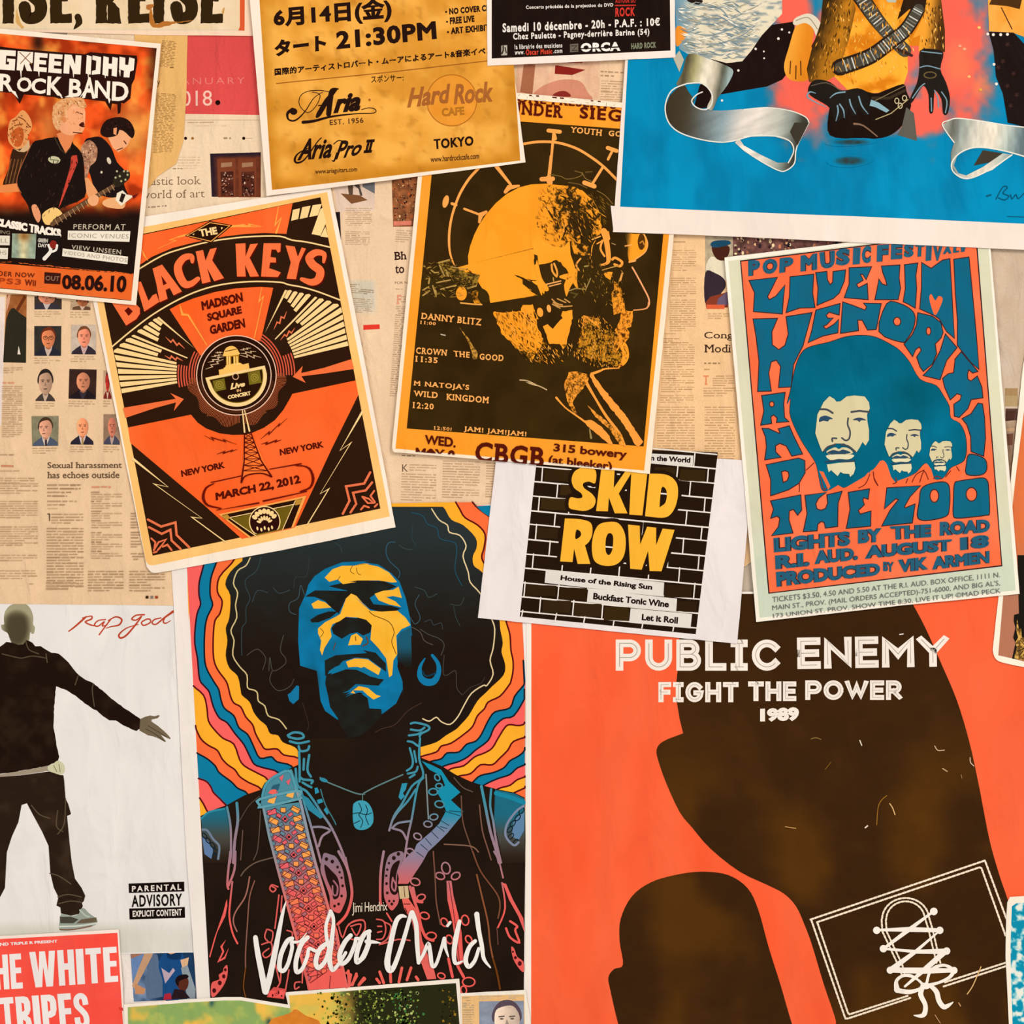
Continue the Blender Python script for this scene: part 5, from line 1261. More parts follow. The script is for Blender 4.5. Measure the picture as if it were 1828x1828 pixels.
HR = v2([(890,-20),(940,50),(1000,150),(1110,200),(1230,320),(1240,420),(1205,500),(1215,590),(1290,650),(1400,800),(1430,1000),(1460,1110),(1468,1200),(1492,1330),(1480,1420),(1515,1540),(1500,1640),(1400,1740)]) + v4([(1430,20),(1350,100),(1270,180),(1180,330),(1100,420),(1050,470),(950,530),(850,600),(690,650)])
def hair(x, y):
    return mix(mix('1f130b', '252c2c', sst(1180,960, y)), '2e3a3c', 0.35 * sst(1010,930, y) + 0.25 * (fbm(x, y, 30,4) - 0.4))
vo.poly('afro', [(LN['yk'][0][0],904.5)] + sp(LN['yk'][1:],3, False) + [(545,1400),(640,1420),(745,1400)] + sp(HR[1:],3, False)[::-1] + [(HR[0][0] + 5,904.5)], hair, sub=20)
# shoulders and jacket
BODY = v3([(160,1352),(300,1285),(430,1240),(610,1140),(780,1082),(810,1020),(860,975),(1000,900),(1155,830),(1160,640),(1300,560)]) + v4([(560,560),(690,640),(690,755),(900,840),(1050,932),(1200,1000),(1330,1042),(1480,1082),(1640,1112),(1752,1165)]) + [(938,1500),(935,1760),(936,1905),(382,1900),(362,1540)]
def body(x, y):
    return mix('1c1109', '26190e', fbm(x, y, 60,12))
vo.poly('jacket', BODY, body, sub=22)
def skinblue(x, y):
    return mix(mix('1d6b84', '4a4a44', sst(1450,1500, y)), '2a1c12', sst(1490,1540, y))
vo.poly('shoulder', v3([(165,1370),(300,1292),(420,1262),(445,1340),(470,1500),(455,1828),(200,1828),(180,1700),(175,1500)]), skinblue, sub=8)
vo.poly('shoulder#r', v4([(1450,1085),(1640,1120),(1752,1175),(1752,1828),(1530,1828),(1440,1400)]), skinblue, sub=8)
LTL = '3b93ab'
vo.line('shoulder', v3([(168,1378),(250,1310),(400,1280)]),3.5, '2c8ca6', smooth=3)
vo.line('shoulder#r', v4([(1460,1120),(1600,1160),(1745,1215)]),8, '1787a6', smooth=3)
vo.poly('shoulder', v3([(175,1560),(240,1610),(290,1700),(270,1790),(200,1740)]), '5f7ea8'); vo.poly('shoulder#r', v4([(1640,1400),(1745,1300),(1745,1500),(1690,1600),(1620,1560)]), '5f86ac')
for q in ([(185,1540),(215,1570)],[(215,1575),(260,1630)],[(255,1620),(310,1680)],[(300,1690),(335,1740)],[(320,1740),(300,1790)]):
    a, b = q; m = ((a[0] + b[0]) / 2,(a[1] + b[1]) / 2)
    vo.line('shoulder', v3(ell(m[0], m[1],34,18,12,50)),2.0, '12242c', closed=True, step=False)
for m in ((1720,1300),(1680,1370),(1630,1430),(1600,1490),(1610,1560),(1660,1620)):
    vo.line('shoulder#r', v4(ell(m[0], m[1],36,20,12,130)),2.0, '12242c', closed=True, step=False)
vo.line('shoulder', v3([(180,1490),(230,1500),(290,1590),(350,1660),(340,1790)]),4, '6d8096', smooth=4)
vo.line('shoulder#r', v4([(1740,1250),(1660,1310),(1570,1440),(1560,1560),(1640,1650),(1690,1620)]),4, '7d8aa4', smooth=4)
def trim(x, y):
    return mix(mix('3f90a6', '9c7f8e', sst(1420,1500, y)), 'ef5f58', sst(1510,1640, y))
def tln(q, w, part='jacket_trim'):
    vo.line(part, q, w, trim, smooth=4)
def dln(q, w, c='6a4a3a', part='fold_line'):
    vo.line(part, q, w, c, smooth=4)
# face
FB = '0b7db2'
def fblue(x, y):
    return mix('0a82b8', '0a648c', fbm(x, y, 18,6)) * (1 - 0.9 * (sst(1185,1215, y) * sst(572,560, x))[:, None]) + hexa('2b1c10') * (0.9 * (sst(1185,1215, y) * sst(572,560, x)))[:, None]
vo.poly('face', v1([(1215,860),(1240,770),(1300,690),(1400,620),(1560,558),(1828,545)]) + v2([(150,555),(300,580),(420,660),(500,740),(560,900),(600,1080),(612,1165),(620,1260),(560,1300),(490,1440),(480,1560),(530,1700),(535,1828)]) +
        v4([(508,60),(440,205),(300,312),(200,330),(60,320)]) + v3([(1700,340),(1578,385),(1430,280),(1385,180),(1362,0)]) + v1([(1320,1600),(1160,1550),(1140,1300),(1150,1000)]), fblue, sub=7)
DK = '1d1711'
def dkf(x, y): return mix('1c140e', '22302f', fbm(x, y, 14,3) * 0.7)
vo.poly('face', v2([(610,1180),(620,1560),(560,1560),(480,1500),(478,1300),(510,1230)]), lambda x, y: mix('1b5a74', '1c1a17', sst(1150,1190, y)), sub=7)
for q in (v1([(1205,888),(1300,828),(1430,788),(1620,832),(1720,762),(1828,732)]) + v2([(60,730),(60,880)]) + v1([(1780,960),(1700,880),(1650,860),(1600,905),(1530,1052),(1450,985),(1400,930),(1300,890)]),
          v2([(0,745),(100,730),(350,738),(475,790),(400,822),(285,852),(215,900),(250,960),(420,975),(515,1002),(450,1032),(300,1030),(215,1005),(130,930),(60,870),(0,865)]),
          v1([(1255,1110),(1330,1062),(1430,1030),(1525,1030),(1450,1090),(1330,1135),(1270,1135)]),
          v1([(1460,1190),(1510,1130),(1590,1084),(1700,1095),(1828,1105)]) + v2([(100,1090),(190,1110),(236,1160),(220,1232),(150,1262),(100,1230),(0,1222)]) + v1([(1740,1225),(1640,1242),(1560,1292),(1480,1245)]),
          v1([(1395,1500),(1500,1450),(1650,1438),(1800,1430)]) + v2([(150,1400),(270,1425),(370,1530),(372,1610),(320,1570),(200,1480),(0,1462)]) + v1([(1700,1472),(1570,1505),(1450,1640),(1400,1650)]),
          v1([(1410,1650),(1600,1585),(1828,1602)]) + v2([(100,1590),(220,1655),(352,1684),(300,1742),(150,1732),(0,1722)]) + v1([(1700,1722),(1620,1790),(1540,1828),(1425,1828),(1400,1720)]),
          v1([(1425,1810),(1540,1820),(1640,1800),(1600,1828)]) + v3([(1700,100),(1580,175),(1600,300),(1580,385),(1480,240),(1450,60)]),
          v3([(1570,170),(1700,112),(1828,105)]) + v4([(70,92),(150,150),(168,255),(290,262),(296,330),(180,460),(60,540)]) + v3([(1660,560),(1560,380)])):
    vo.poly('face', q, dkf, sub=8)
for q in (v1([(1395,705),(1470,625),(1560,592),(1680,590),(1828,572)]) + v2([(150,568),(300,600),(400,655),(478,748),(430,752),(300,732),(100,732),(20,745)]) + v1([(1700,748),(1570,768),(1520,722),(1440,745)]),
          v1([(1650,858),(1700,880),(1760,950),(1828,1010)]) + v2([(60,880),(130,945),(220,1022),(330,1032),(480,1022),(560,1090),(606,1160),(520,1200),(470,1262),(480,1440),(442,1500),(430,1640),(402,1662),(372,1480),(300,1382),(222,1300),(234,1162),(182,1110),(100,1088),(0,1082)]) +
          v1([(1700,1090),(1600,1080),(1540,1122),(1470,1152),(1450,1202),(1462,1270),(1392,1382),(1372,1452),(1350,1400),(1362,1310),(1332,1240),(1332,1192),(1400,1132),(1500,1082),(1545,1055),(1600,905)]),
          v1([(1268,958),(1330,920),(1400,942),(1460,992),(1345,1002),(1290,1002)]), v2([(262,860),(340,832),(440,822),(492,792),(524,900),(440,882),(370,892),(460,932),(516,986),(400,962),(300,922)]),
          v1([(1650,1262),(1700,1240),(1762,1292),(1742,1342),(1620,1356)]), v2([(20,1320),(60,1262),(130,1290),(125,1350),(20,1350)]),
          v1([(1600,1512),(1680,1482),(1828,1490)]) + v2([(100,1480),(200,1492),(322,1580),(300,1640),(200,1592),(100,1562),(0,1562)]) + v1([(1700,1560),(1622,1566)]),
          v1([(1640,1815),(1720,1748),(1828,1748)]) + v2([(120,1748),(200,1765),(275,1828)]) + v4([(285,130),(210,165),(150,120),(100,72),(0,70)]) + v3([(1740,105),(1690,95)])):
    vo.poly('face', q, lambda x, y: mix('fdb326', 'fbc144', fbm(x, y, 15,2)), sub=9)
for q, w in ((v1([(1665,590),(1640,640),(1680,670)]),1),(v1([(1700,610),(1710,660),(1745,680)]),1),(v1([(1545,690),(1520,730)]),1),(v2([(210,1030),(260,1070),(400,1130),(450,1230),(425,1320),(470,1440)]),1.3),
             (v1([(1350,1190),(1385,1230),(1350,1280)]),1),(v1([(1690,1270),(1695,1310)]),1.4),(v1([(1500,1330),(1480,1400)]),1.4),(v2([(180,1270),(200,1330),(150,1360)]),2)):
    vo.line('face', q, w, '6a3a08', smooth=3)
for q in (v1([(1500,1560),(1440,1600),(1425,1630),(1540,1600),(1620,1560),(1560,1540)]), v2([(90,1590),(160,1560),(300,1640),(350,1640),(310,1680),(200,1640)])):
    vo.poly('face', q, '0e76a0')
# ear and earring
vo.line('ear', v2([(745,1480),(700,1560),(698,1650),(750,1705),(830,1700),(875,1620),(870,1530),(815,1450)]),[2,6,10,13,12,9,7,5], '0f78a8', smooth=4)
vo.line('ear', v2([(720,1600),(760,1650),(850,1620)]),2.5, '0c3c50', smooth=4)
vo.poly('earring', v3([(1048,115),(1080,92),(1140,20),(1165,30),(1162,160),(1105,212),(1068,180)]), '1277a4')
# strands of hair
for q, c, w in ((LN['yk'], None, 0),):
    pass
vo.line('hair_strand', v1([(680,515),(640,590),(560,640),(520,760),(560,850),(540,970),(552,1090),(496,1210),(526,1310),(514,1450),(580,1560),(650,1640),(655,1760),(720,1785)]) + v3([(740,100),(750,180),(815,230),(850,330),(960,370),(1035,462)]),2.2, 'd9c48c', smooth=3)
vo.line('hair_strand', v2([(810,45),(880,150),(960,200),(980,270),(1080,300),(1140,400),(1110,500),(1160,650),(1180,750),(1270,850),(1350,1000),(1385,1100),(1415,1200),(1400,1380),(1370,1500),(1400,1630),(1340,1740)]) + v4([(1330,20),(1210,100),(1130,230),(1070,340),(990,418),(900,390),(850,345),(780,385),(712,360)]),2.2, 'e6cfa0', smooth=3)
for q, c in ((v2([(620,80),(720,110),(770,190),(860,230),(890,330),(1030,370),(1050,460),(1035,640),(1100,780)]), '1f5268'),(v1([(785,510),(740,640),(640,720),(640,800),(680,900),(640,1000),(640,1130),(600,1200),(600,1450)]), '34454a'),
             (v1([(700,940),(750,830),(850,850)]), '34454a'),(v1([(900,800),(960,855),(1060,825)]), '34454a'),(v1([(1100,800),(1120,700),(1220,690),(1250,500)]), '30383a'),(v1([(1200,870),(1165,780),(1140,900),(1060,950),(1060,1030),(1120,1060)]), '3c4f58'),
             (v1([(650,1450),(720,1400),(770,1400),(830,1480),(800,1590)]), '4a4840'),(v1([(860,1600),(870,1470),(900,1600),(1010,1540),(1020,1480),(970,1400),(1000,1260)]), '4a4840'),(v1([(890,1600),(870,1700),(950,1790),(1060,1750),(1100,1680)]), '4a4840'),
             (v2([(490,710),(500,640),(400,540),(370,440),(400,370),(460,365)]), '2f5f74'),(v2([(500,395),(560,430),(620,435)]), '3a4a4a'),(v2([(650,795),(740,830),(780,895),(860,860)]), '3a4a4a'),(v2([(690,870),(650,960),(700,1090),(650,1150),(600,1080)]), '3c5260'),
             (v2([(620,1180),(700,1230),(740,1310),(820,1350)]), '5a5048'),(v2([(700,1200),(780,1250),(880,1290),(930,1350),(900,1450)]), '4a4a44'),(v2([(740,1130),(800,1110),(830,1160),(900,1140),(915,1200)]), '3a4044'),(v2([(990,960),(1080,970),(1120,900)]), '3a4440'),
             (v2([(1020,980),(1040,1080),(1080,1165)]), '30403c'),(v2([(930,1450),(920,1620),(960,1640),(1040,1600),(1050,1760),(1100,1828)]), '44403a'),(v2([(1110,1828),(1180,1760),(1280,1720),(1320,1660)]), '3a342c'),
             (v1([(1500,380),(1540,400),(1560,460)]), '34454a'),(v2([(630,200),(620,320),(660,400)]), '30424a')):
    vo.line('hair_strand', q, 1.4, c, smooth=4)
# neck lines, necklace and pendant
dln(v3([(1200,200),(1260,400),(1250,480)]),1.2, '3a2c24'); dln(v4([(700,200),(560,280),(430,420),(300,460),(230,500)]),1.2, '4a3428')
vo.line('necklace', v3([(1380,960),(1440,1000),(1560,1050),(1660,1090),(1760,1125),(1828,1130)]) + v4([(110,1120),(220,1060),(350,1000),(510,930)]),2.4, '5f8082', smooth=3)
vo.poly('necklace', v3(ell(1415,985,44,20,12,20)), '2f8aa4')
vo.line('necklace', v4([(98,1140),(98,1190)]),1.5, '5f8082')
vo.poly('pendant', v4(sp([(80,1192),(150,1215),(200,1300),(205,1420),(140,1485),(50,1490),(5,1430),(0,1260),(20,1215)],4)), '3fa0b8')
for q in ([(60,1220),(90,1290),(60,1340),(100,1400),(80,1470)],[(0,1330),(60,1320),(130,1340),(190,1320)],[(130,1240),(150,1300),(130,1360),(160,1440)],[(10,1430),(70,1400)]):
    vo.line('pendant', v4(q),1.6, '16323c', smooth=3)
# collars and trims
for q in ([(1050,530),(1110,500),(1190,510),(1210,550),(1140,565),(1060,545)],[(1070,590),(1160,610),(1265,590)],[(1160,640),(1180,690),(1250,680),(1268,640)],[(1165,700),(1170,850),(1170,1000)],[(1268,730),(1250,880),(1285,950)],[(1215,770),(1210,880)],
          [(1130,870),(1150,1040),(1240,1100),(1330,1220),(1400,1330),(1500,1480),(1600,1700),(1640,1828)],[(1180,960),(1210,980),(1300,990),(1290,1020)],[(1200,1010),(1250,1040),(1290,1060)],[(1180,1060),(1220,1230),(1300,1500),(1390,1828)]):
    tln(v3(q),4.2)
vo.line('jacket_trim', v3([(1080,890),(1140,1060),(1160,1150)]),5, '5fa4b4'); vo.poly('jacket_trim', v3([(1190,1130),(1260,1170),(1330,1260),(1420,1360),(1380,1380),(1260,1290)]), '2c86a0')
for q in ([(1322,1068),(1352,1060),(1370,1110),(1330,1130)],[(1345,1190),(1395,1175),(1410,1210),(1360,1230)],[(1415,1290),(1440,1260),(1468,1320),(1450,1340)]):
    vo.poly('jacket_trim', v3(q), '2f93b0')
dln(v3([(1385,1080),(1430,1230),(1520,1395),(1540,1440)]),2.2, '3f7480'); tln(v3([(1305,1465),(1400,1465),(1480,1500),(1400,1560),(1365,1660)]),4)
for q in ([(590,410),(640,400),(760,430),(775,470),(700,510),(680,540)],[(590,470),(680,480),(730,450)],[(570,530),(650,520),(700,500)],[(560,590),(610,600),(670,640),(680,600)],[(580,660),(610,780),(600,850),(550,890)],[(625,690),(645,800)],[(685,560),(675,760),(715,900),(700,970),(600,1050),(500,1230),(420,1350),(370,1500)],
          [(660,850),(640,900),(560,920)],[(630,930),(580,960)],[(720,960),(660,1050),(600,1380),(560,1560),(520,1828)],[(640,1080),(560,1200),(460,1310),(400,1400)],[(400,1475),(460,1425),(580,1405)],[(410,1480),(500,1510),(545,1590)]):
    tln(v4(q),3.8)
dln(v4([(745,930),(760,1200),(770,1380)]),2.6, '7f8e90')
vo.poly('jacket_trim', v4([(500,1020),(555,1015),(540,1080),(510,1120),(530,1150),(490,1190),(465,1160)]), '2f93b0')
def frill(x, y): return mix(mix('1590b0', '7f86a4', sst(1440,1490, y)), 'e0605e', sst(1500,1600, y))
vo.poly('frill', v4([(700,790),(800,830),(900,880),(980,1000),(1095,1110),(1000,1190),(1125,1305),(1100,1360),(960,1530),(850,1640),(740,1740),(700,1828),(580,1828),(650,1640),(800,1510),(880,1430),(950,1300),(900,1180),(850,1100),(940,1040),(900,940),(780,880)]), frill, sub=6)
vo.poly('frill', v6([(490,160),(640,0),(800,0),(740,110),(640,260),(600,320),(500,320),(510,270)]), frill, sub=6)
for a, b in (((930,1300),(1090,1350)),((900,1400),(980,1450)),((850,1450),(930,1510)),((800,1510),(870,1580)),((740,1580),(800,1650)),((690,1640),(760,1700)),((650,1720),(720,1770)),((980,1300),(1100,1310)),((890,1460),(960,1480))):
    vo.line('frill', v4([a, b]),1.4, '22404c')
def loop(c, r_, rot=0, f=v4, w=2.6):
    vo.line('braid_loop', f(ell(c[0], c[1], r_, r_ * 0.72,14, rot)), w, trim, closed=True)
for c, r_, ro in (((860,960),34,60),((878,1045),34,0),((820,1105),46,0),((884,1232),48,10),((825,1362),42,-10),((765,1435),42,10),((660,1560),42,30),((585,1715),42,20)):
    loop(c, r_, ro)
for c, r_, ro in (((975,165),58,75),((918,242),46,20),((1072,242),46,-30),((672,300),48,20),((730,455),42,-20),((765,635),46,20),((830,835),50,0),((960,700),44,60),((1165,680),50,80),((1010,870),44,70),((1200,870),40,60),((930,1230),38,20),((1200,1290),62,0),((1150,1370),40,80)):
    loop(c, r_, ro, v6)
vo.poly('braid', v6([(980,290),(1030,290),(1050,440),(1100,640),(1130,800),(1150,1100),(1100,1130),(1080,1000),(1040,700),(990,480)]), trim, sub=8)
vo.line('braid', v6([(1005,300),(1060,660),(1110,1100)]),1.3, '5a1c20')
for q in (v6([(620,350),(650,450),(700,600),(730,740),(780,850),(850,880)]), v6([(650,360),(680,480),(740,500)]), v6([(1000,1060),(1040,1240)]), v6([(1090,1130),(1150,1240)])): tln(q, 5)
vo.poly('braid', v6([(540,470),(600,460),(700,600),(740,880),(860,1180),(880,1260),(790,1265),(730,1100),(640,700),(560,560)]), lambda x, y: mix('d9655c', 'fb6a60', fbm(x, y, 9,3)), sub=10)
vo.poly('braid', v6([(505,345),(600,340),(612,460),(520,470)]), 'd0b48a'); vo.line('braid', v6([(560,350),(570,450)]),1.4, '5a3a20')
for q in ([(560,520),(620,520)],[(570,560),(590,600)]): vo.line('braid', v6(q),1.6, '4a1014')
# paisley ornaments left and right of the middle
PAIS = 'paisley'
def paisley(f, pts, dots):
    vo.poly(PAIS, f(sp(pts, 4)), lambda x, y: mix(mix('8e7484', 'c26a70', sst(1530,1600, y)), 'e4605c', sst(1590,1640, y)), sub=8)
    vo.poly(PAIS, f(sp([(a[0] * 0.86 + b[0] * 0.14, a[1] * 0.86 + b[1] * 0.14) for a, b in zip(pts, [(sum(p[0] for p in pts) / len(pts), sum(p[1] for p in pts) / len(pts))] * len(pts))],4)), '24120c') if False else None
    for x, y, r_ in dots: vo.poly(PAIS, f(ell(x, y, r_, r_ * 1.1,10)), '2c1410', step=False)
paisley(v5,[(1360,60),(1380,15),(1440,30),(1500,60),(1560,180),(1580,300),(1600,440),(1560,560),(1520,610),(1440,560),(1430,440),(1380,300),(1340,180)],[(1400,75,18),(1458,100,18),(1510,155,14),(1530,205,12),(1550,260,12),(1560,340,14),(1550,440,14),(1520,520,14),(1480,540,14)])
vo.poly('paisley', v5(sp([(1380,130),(1450,190),(1510,260),(1530,360),(1520,450),(1470,470),(1450,380),(1400,260)],4)), '26120e')
vo.line('paisley', v5([(1470,290),(1510,350),(1500,430),(1465,420),(1460,340)]),3, 'a86a74', smooth=4)
PAIS = 'paisley#2'
paisley(v6,[(400,60),(460,10),(540,0),(560,60),(500,200),(490,330),(510,480),(470,560),(430,580),(380,500),(360,400),(370,200)],[(460,65,20),(505,25,18),(412,115,12),(395,180,12),(385,240,12),(388,318,14),(395,410,14),(415,490,12),(460,490,12),(440,520,14)])
vo.poly(PAIS, v6(sp([(520,90),(450,130),(420,230),(420,380),(460,430),(500,400),(480,300),(490,200)],4)), '26120e')
vo.line(PAIS, v6([(450,260),(440,350),(470,390),(480,330),(455,280)]),3, 'b06a74', smooth=4)
tln(v5([(1520,0),(1600,150),(1640,300),(1650,450),(1600,620),(1510,720)]),5); tln(v5([(1590,60),(1630,250)]),3)
tln(v6([(360,0),(330,200),(325,450),(330,520)]),4.5); tln(v6([(390,610),(440,690)]),3)
# left vest edge and folds
for q, w in ((v3([(430,1260),(465,1450),(470,1700),(460,1828)]),4),(v3([(530,1220),(540,1400),(510,1600),(495,1828)]),5),(v5([(450,0),(430,180),(420,320),(430,370)]),4),(v5([(500,0),(490,180),(430,340)]),4),(v5([(470,300),(450,480),(440,640),(470,800),(520,910)]),3.2)):
    tln(q, w)
vo.poly('jacket_trim', v5([(405,500),(418,470),(420,540),(400,640),(320,800),(250,1050),(240,1040),(290,860),(380,600)]), 'f0605a')
vo.poly('jacket_trim', v5([(408,870),(350,940),(370,990),(320,1100),(400,1060),(436,950),(390,1040),(350,1070),(390,990),(372,940)]), 'f0605a')
vo.poly('jacket_trim', v5(sp([(420,1125),(385,1150),(375,1190),(335,1220),(340,1265),(275,1290),(258,1340),(262,1430),(300,1430),(380,1330),(420,1230)],3)), 'e8605a')
for x, y, r_ in ((400,1170,14),(385,1235,18),(345,1300,20),(290,1375,20)): vo.poly('jacket_trim', v5(ell(x, y, r_, r_ * 1.2,10)), '4a0c10')
for q, w, c in ((v5([(640,250),(600,440),(500,600),(480,700),(515,790)]),2.6, 'a0685c'),(v5([(690,290),(640,450),(620,700),(600,1000),(600,1150)]),2.2, '8a5a4c'),(v5([(870,60),(700,110),(600,180),(555,240)]),2.4, '6a5648'),(v5([(600,1150),(580,1330),(600,1440)]),2, '7a4418'),(v3([(760,1150),(650,1250),(560,1400)]),2, '4c4038'),
                (v3([(770,1300),(760,1500),(740,1700),(700,1800)]),2, '5a4840'),(v3([(590,1500),(570,1800)]),2, '6a5048'),(v4([(1030,960),(1120,1060),(1220,1105)]),2.2, '5c4a42'),(v4([(1105,1150),(1120,1400),(1180,1600),(1250,1800)]),2.4, '6a4a3c'),(v4([(1290,1240),(1320,1500),(1380,1700),(1410,1800)]),2.4, '7a5448'),
                (v4([(930,1640),(1200,1660),(1280,1720)]),2.2, '8a6450'),(v6([(850,0),(870,300),(880,500),(920,720)]),2.4, '7a5040'),(v6([(1240,0),(1320,200),(1480,420),(1510,540),(1490,660)]),2.6, '7a4a34'),(v6([(1280,230),(1330,440),(1390,700),(1410,900),(1440,1060)]),3, '8c5234'),(v6([(1440,1060),(1480,1200),(1510,1360)]),3.4, '6a3a10'),
                (v6([(1480,750),(1490,920)]),1.8, '6a4438'),(v3([(500,1600),(900,1760)]),0.1, '3a2a20')):
    dln(q, w, c)
for q, w in ((v4([(1310,1050),(1350,1250),(1400,1500),(1460,1700),(1490,1828)]),5),(v4([(1410,1080),(1400,1250),(1430,1400),(1460,1600),(1510,1828)]),4),(v6([(1450,0),(1500,100),(1540,260)]),3),(v6([(1530,310),(1560,560),(1490,750)]),3)):
    tln(q, w)
vo.poly('jacket_trim', v6([(1535,310),(1570,320),(1640,480),(1740,660),(1752,800),(1690,640),(1600,480)]), 'e8625c')
tln(v6([(1570,760),(1610,850),(1700,900),(1660,780),(1680,740),(1610,690)]),4)
vo.poly('jacket_trim', v6(sp([(1620,945),(1650,960),(1680,1040),(1740,1090),(1745,1190),(1700,1160),(1640,1060)],3)), 'e8605a')
for x, y, r_ in ((1638,992,10),(1662,1050,14),(1705,1108,20)): vo.poly('jacket_trim', v6(ell(x, y, r_, r_ * 1.2,10)), '4a0c10')
# guitar strap: two edges and patchwork
SL = [(780 / 5.7125 + 330,1130 / 5.7125 + 1220)] + v3([(800,1260),(860,1560),(930,1828)]) + v5([(1000,480),(1100,850),(1190,1200),(1230,1360)])
SR = v3([(1130,1060),(1180,1210),(1260,1560),(1330,1828)]) + v5([(1420,560),(1500,800),(1560,1150),(1600,1340)])
SL = [v3((800,1260))] + SL[2:]
def strapc(x, y): return mix(mix('4c8c9e', '8c7684', sst(1430,1500, y)), 'f4655c', sst(1510,1640, y))
vo.poly('guitar_strap', v3(sp([(790,1150),(840,1000),(950,915),(1060,885),(1140,1070),(1150,1180),(980,1220),(790,1250)],3)), strapc, sub=8)
vo.poly('guitar_strap', SL + SR[1:][::-1], strapc, sub=8)
yl = [p[1] for p in SL]; xl = [p[0] for p in SL]; yr = [p[1] for p in SR]; xr = [p[0] for p in SR]
def SS(u, y):
    a = np.interp(y, yl, xl); b = np.interp(y, yr, xr); return (a + (b - a) * u, y - 6 * (u - .5))
rs = random.Random(3)
y = 1444
row_ = 0
while y < 1745:
    t = float(sst(1500,1660, y)); sg = 1 if row_ % 2 else -1
    def patch(u, dy, w, h, ang, col):
        cx, cy = SS(u, y + dy); ca, sa = math.cos(ang), math.sin(ang)
        P4 = [(cx + a * w * ca - b * h * sa, cy + a * w * sa + b * h * ca) for a, b in ((-1,-1),(1,-1),(1,1),(-1,1))]
        vo.poly('guitar_strap', P4, tuple(col * 255), step=False); vo.line('guitar_strap', P4,1.0, '4a1a1c', closed=True, step=False)
    ca_ = mix('fba850', 'fb7058', np.array([t]))[0]; cb_ = mix('e8626c', 'f4605a', np.array([t]))[0]; cc_ = mix('5f8c9c', 'c06068', np.array([t]))[0]
    patch(0.2,4,8.0,4.6,0.35 * sg + 0.1, ca_ if row_ % 3 else cb_); patch(0.82,3,7.5,4.6,-0.4 * sg + 0.1, ca_)
    patch(0.5,2,4.6,4.2,0.78 * (row_ % 2), cb_ if row_ % 2 else ca_); patch(0.06,11,4,3.4,0.5, cc_); patch(0.95,11,4,3.4,-0.5, cc_)
    patch(0.36,11,4.4,3.0,-0.6 * sg, cb_ if row_ % 3 == 0 else cc_); patch(0.66,11,4.4,3.0,0.6 * sg, cb_)
    if row_ % 2: patch(0.5,2,1.8,1.8,0, hexa('2a1418'))
    vo.line('guitar_strap', [SS(0.02, y + 8), SS(0.3, y - 3), SS(0.5, y + 9), SS(0.75, y - 2), SS(0.98, y + 8)],1.0, '4a1a1c', step=False)
    y += 16; row_ += 1
for i, (x, y_) in enumerate(((870,1090),(1050,1120),(860,1180),(900,1040))):
    vo.poly('guitar_strap', v3([(x, y_),(x + 70, y_ - 20),(x + 50, y_ + 50),(x - 20, y_ + 30)]),('f4655c', 'fbb050', 'fbb050', '2a5c74')[i], step=False)
for x, y_ in ((960,960),(1030,1000),(900,1130)): vo.poly('guitar_strap', v3([(x, y_),(x + 50, y_ - 30),(x + 30, y_ + 40)]), 'e0606c', step=False)
vo.line('guitar_strap', SL, 4.5, lambda x, y: mix('7f98a4', 'e87068', sst(1480,1640, y))); vo.line('guitar_strap', SR, 5, lambda x, y: mix('8c98a8', 'e87068', sst(1480,1640, y)))
vo.line('strap_buckle', v3([(765,1180),(1150,1095),(1168,1150),(1150,1180),(790,1260),(765,1240)]),4.5, '5fa0b0', closed=True, smooth=3)
vo.line('strap_buckle', v3([(790,1150),(820,1040),(900,960),(1060,890),(1110,1000),(1140,1080)]),4, '4f9cb0', smooth=3)
# strap foot, floral scraps at the bottom
vo.poly('guitar_strap', v5([(1230,1300),(1420,1180),(1560,1150),(1600,1345),(1230,1370)]), 'f4625a')
vo.line('guitar_strap', v5([(1240,1300),(1400,1190)]),1.4, '7a1c20'); vo.line('guitar_strap', v5([(1440,1230),(1430,1350)]),1.4, '7a1c20')
for q in (v5([(1600,1200),(1640,1220),(1620,1330)]), v5([(1700,1230),(1650,1320)]), v5([(1780,1260),(1720,1320)]), v6([(10,1180),(20,1330)]), v6([(90,1210),(50,1320)]), v6([(165,1250),(120,1310)]), v6([(320,1190),(360,1300)]), v6([(425,1190),(430,1290)]), v6([(540,1150),(510,1290)]), v6([(630,1150),(590,1270)]), v6([(680,1240),(700,1270)]), v6([(290,1260),(320,1300)])):
    vo.line('floral_trim', q, 5, 'ee6458')
for q in (v5([(1520,740),(1560,850),(1620,720),(1760,680),(1780,770),(1700,870),(1600,850)]), v5([(1640,740),(1740,720),(1700,830),(1650,760)]), v6([(0,740),(60,690),(160,680),(180,760)]), v6([(290,670),(360,690),(380,780),(350,860),(290,870)]), v6([(300,740),(340,740)]), v6([(300,800),(340,790)]), v6([(370,700),(430,740),(400,860),(320,920),(500,870),(620,880)]),
          v5([(850,340),(900,370),(870,400),(840,370),(860,330),(920,350)]), v5([(820,770),(870,800),(850,900),(790,850),(810,770)]), v5([(1010,780),(1060,800),(1060,850)]), v5([(760,920),(850,900),(860,1000),(800,1050),(770,1010),(830,960)]), v5([(1140,1290),(1090,1300),(1090,1360),(1130,1340)]), v5([(930,430),(910,600),(890,760)]), v5([(960,440),(950,600)]), v5([(890,1100),(940,1300)]), v5([(950,1190),(940,1300),(890,1370)]), v5([(1030,1170),(990,1400)]), v5([(1170,1060),(1160,1300)]), v5([(1190,1180),(1220,1360)])):
    vo.line('floral_trim', q, 2.6, 'e0605a', smooth=4)
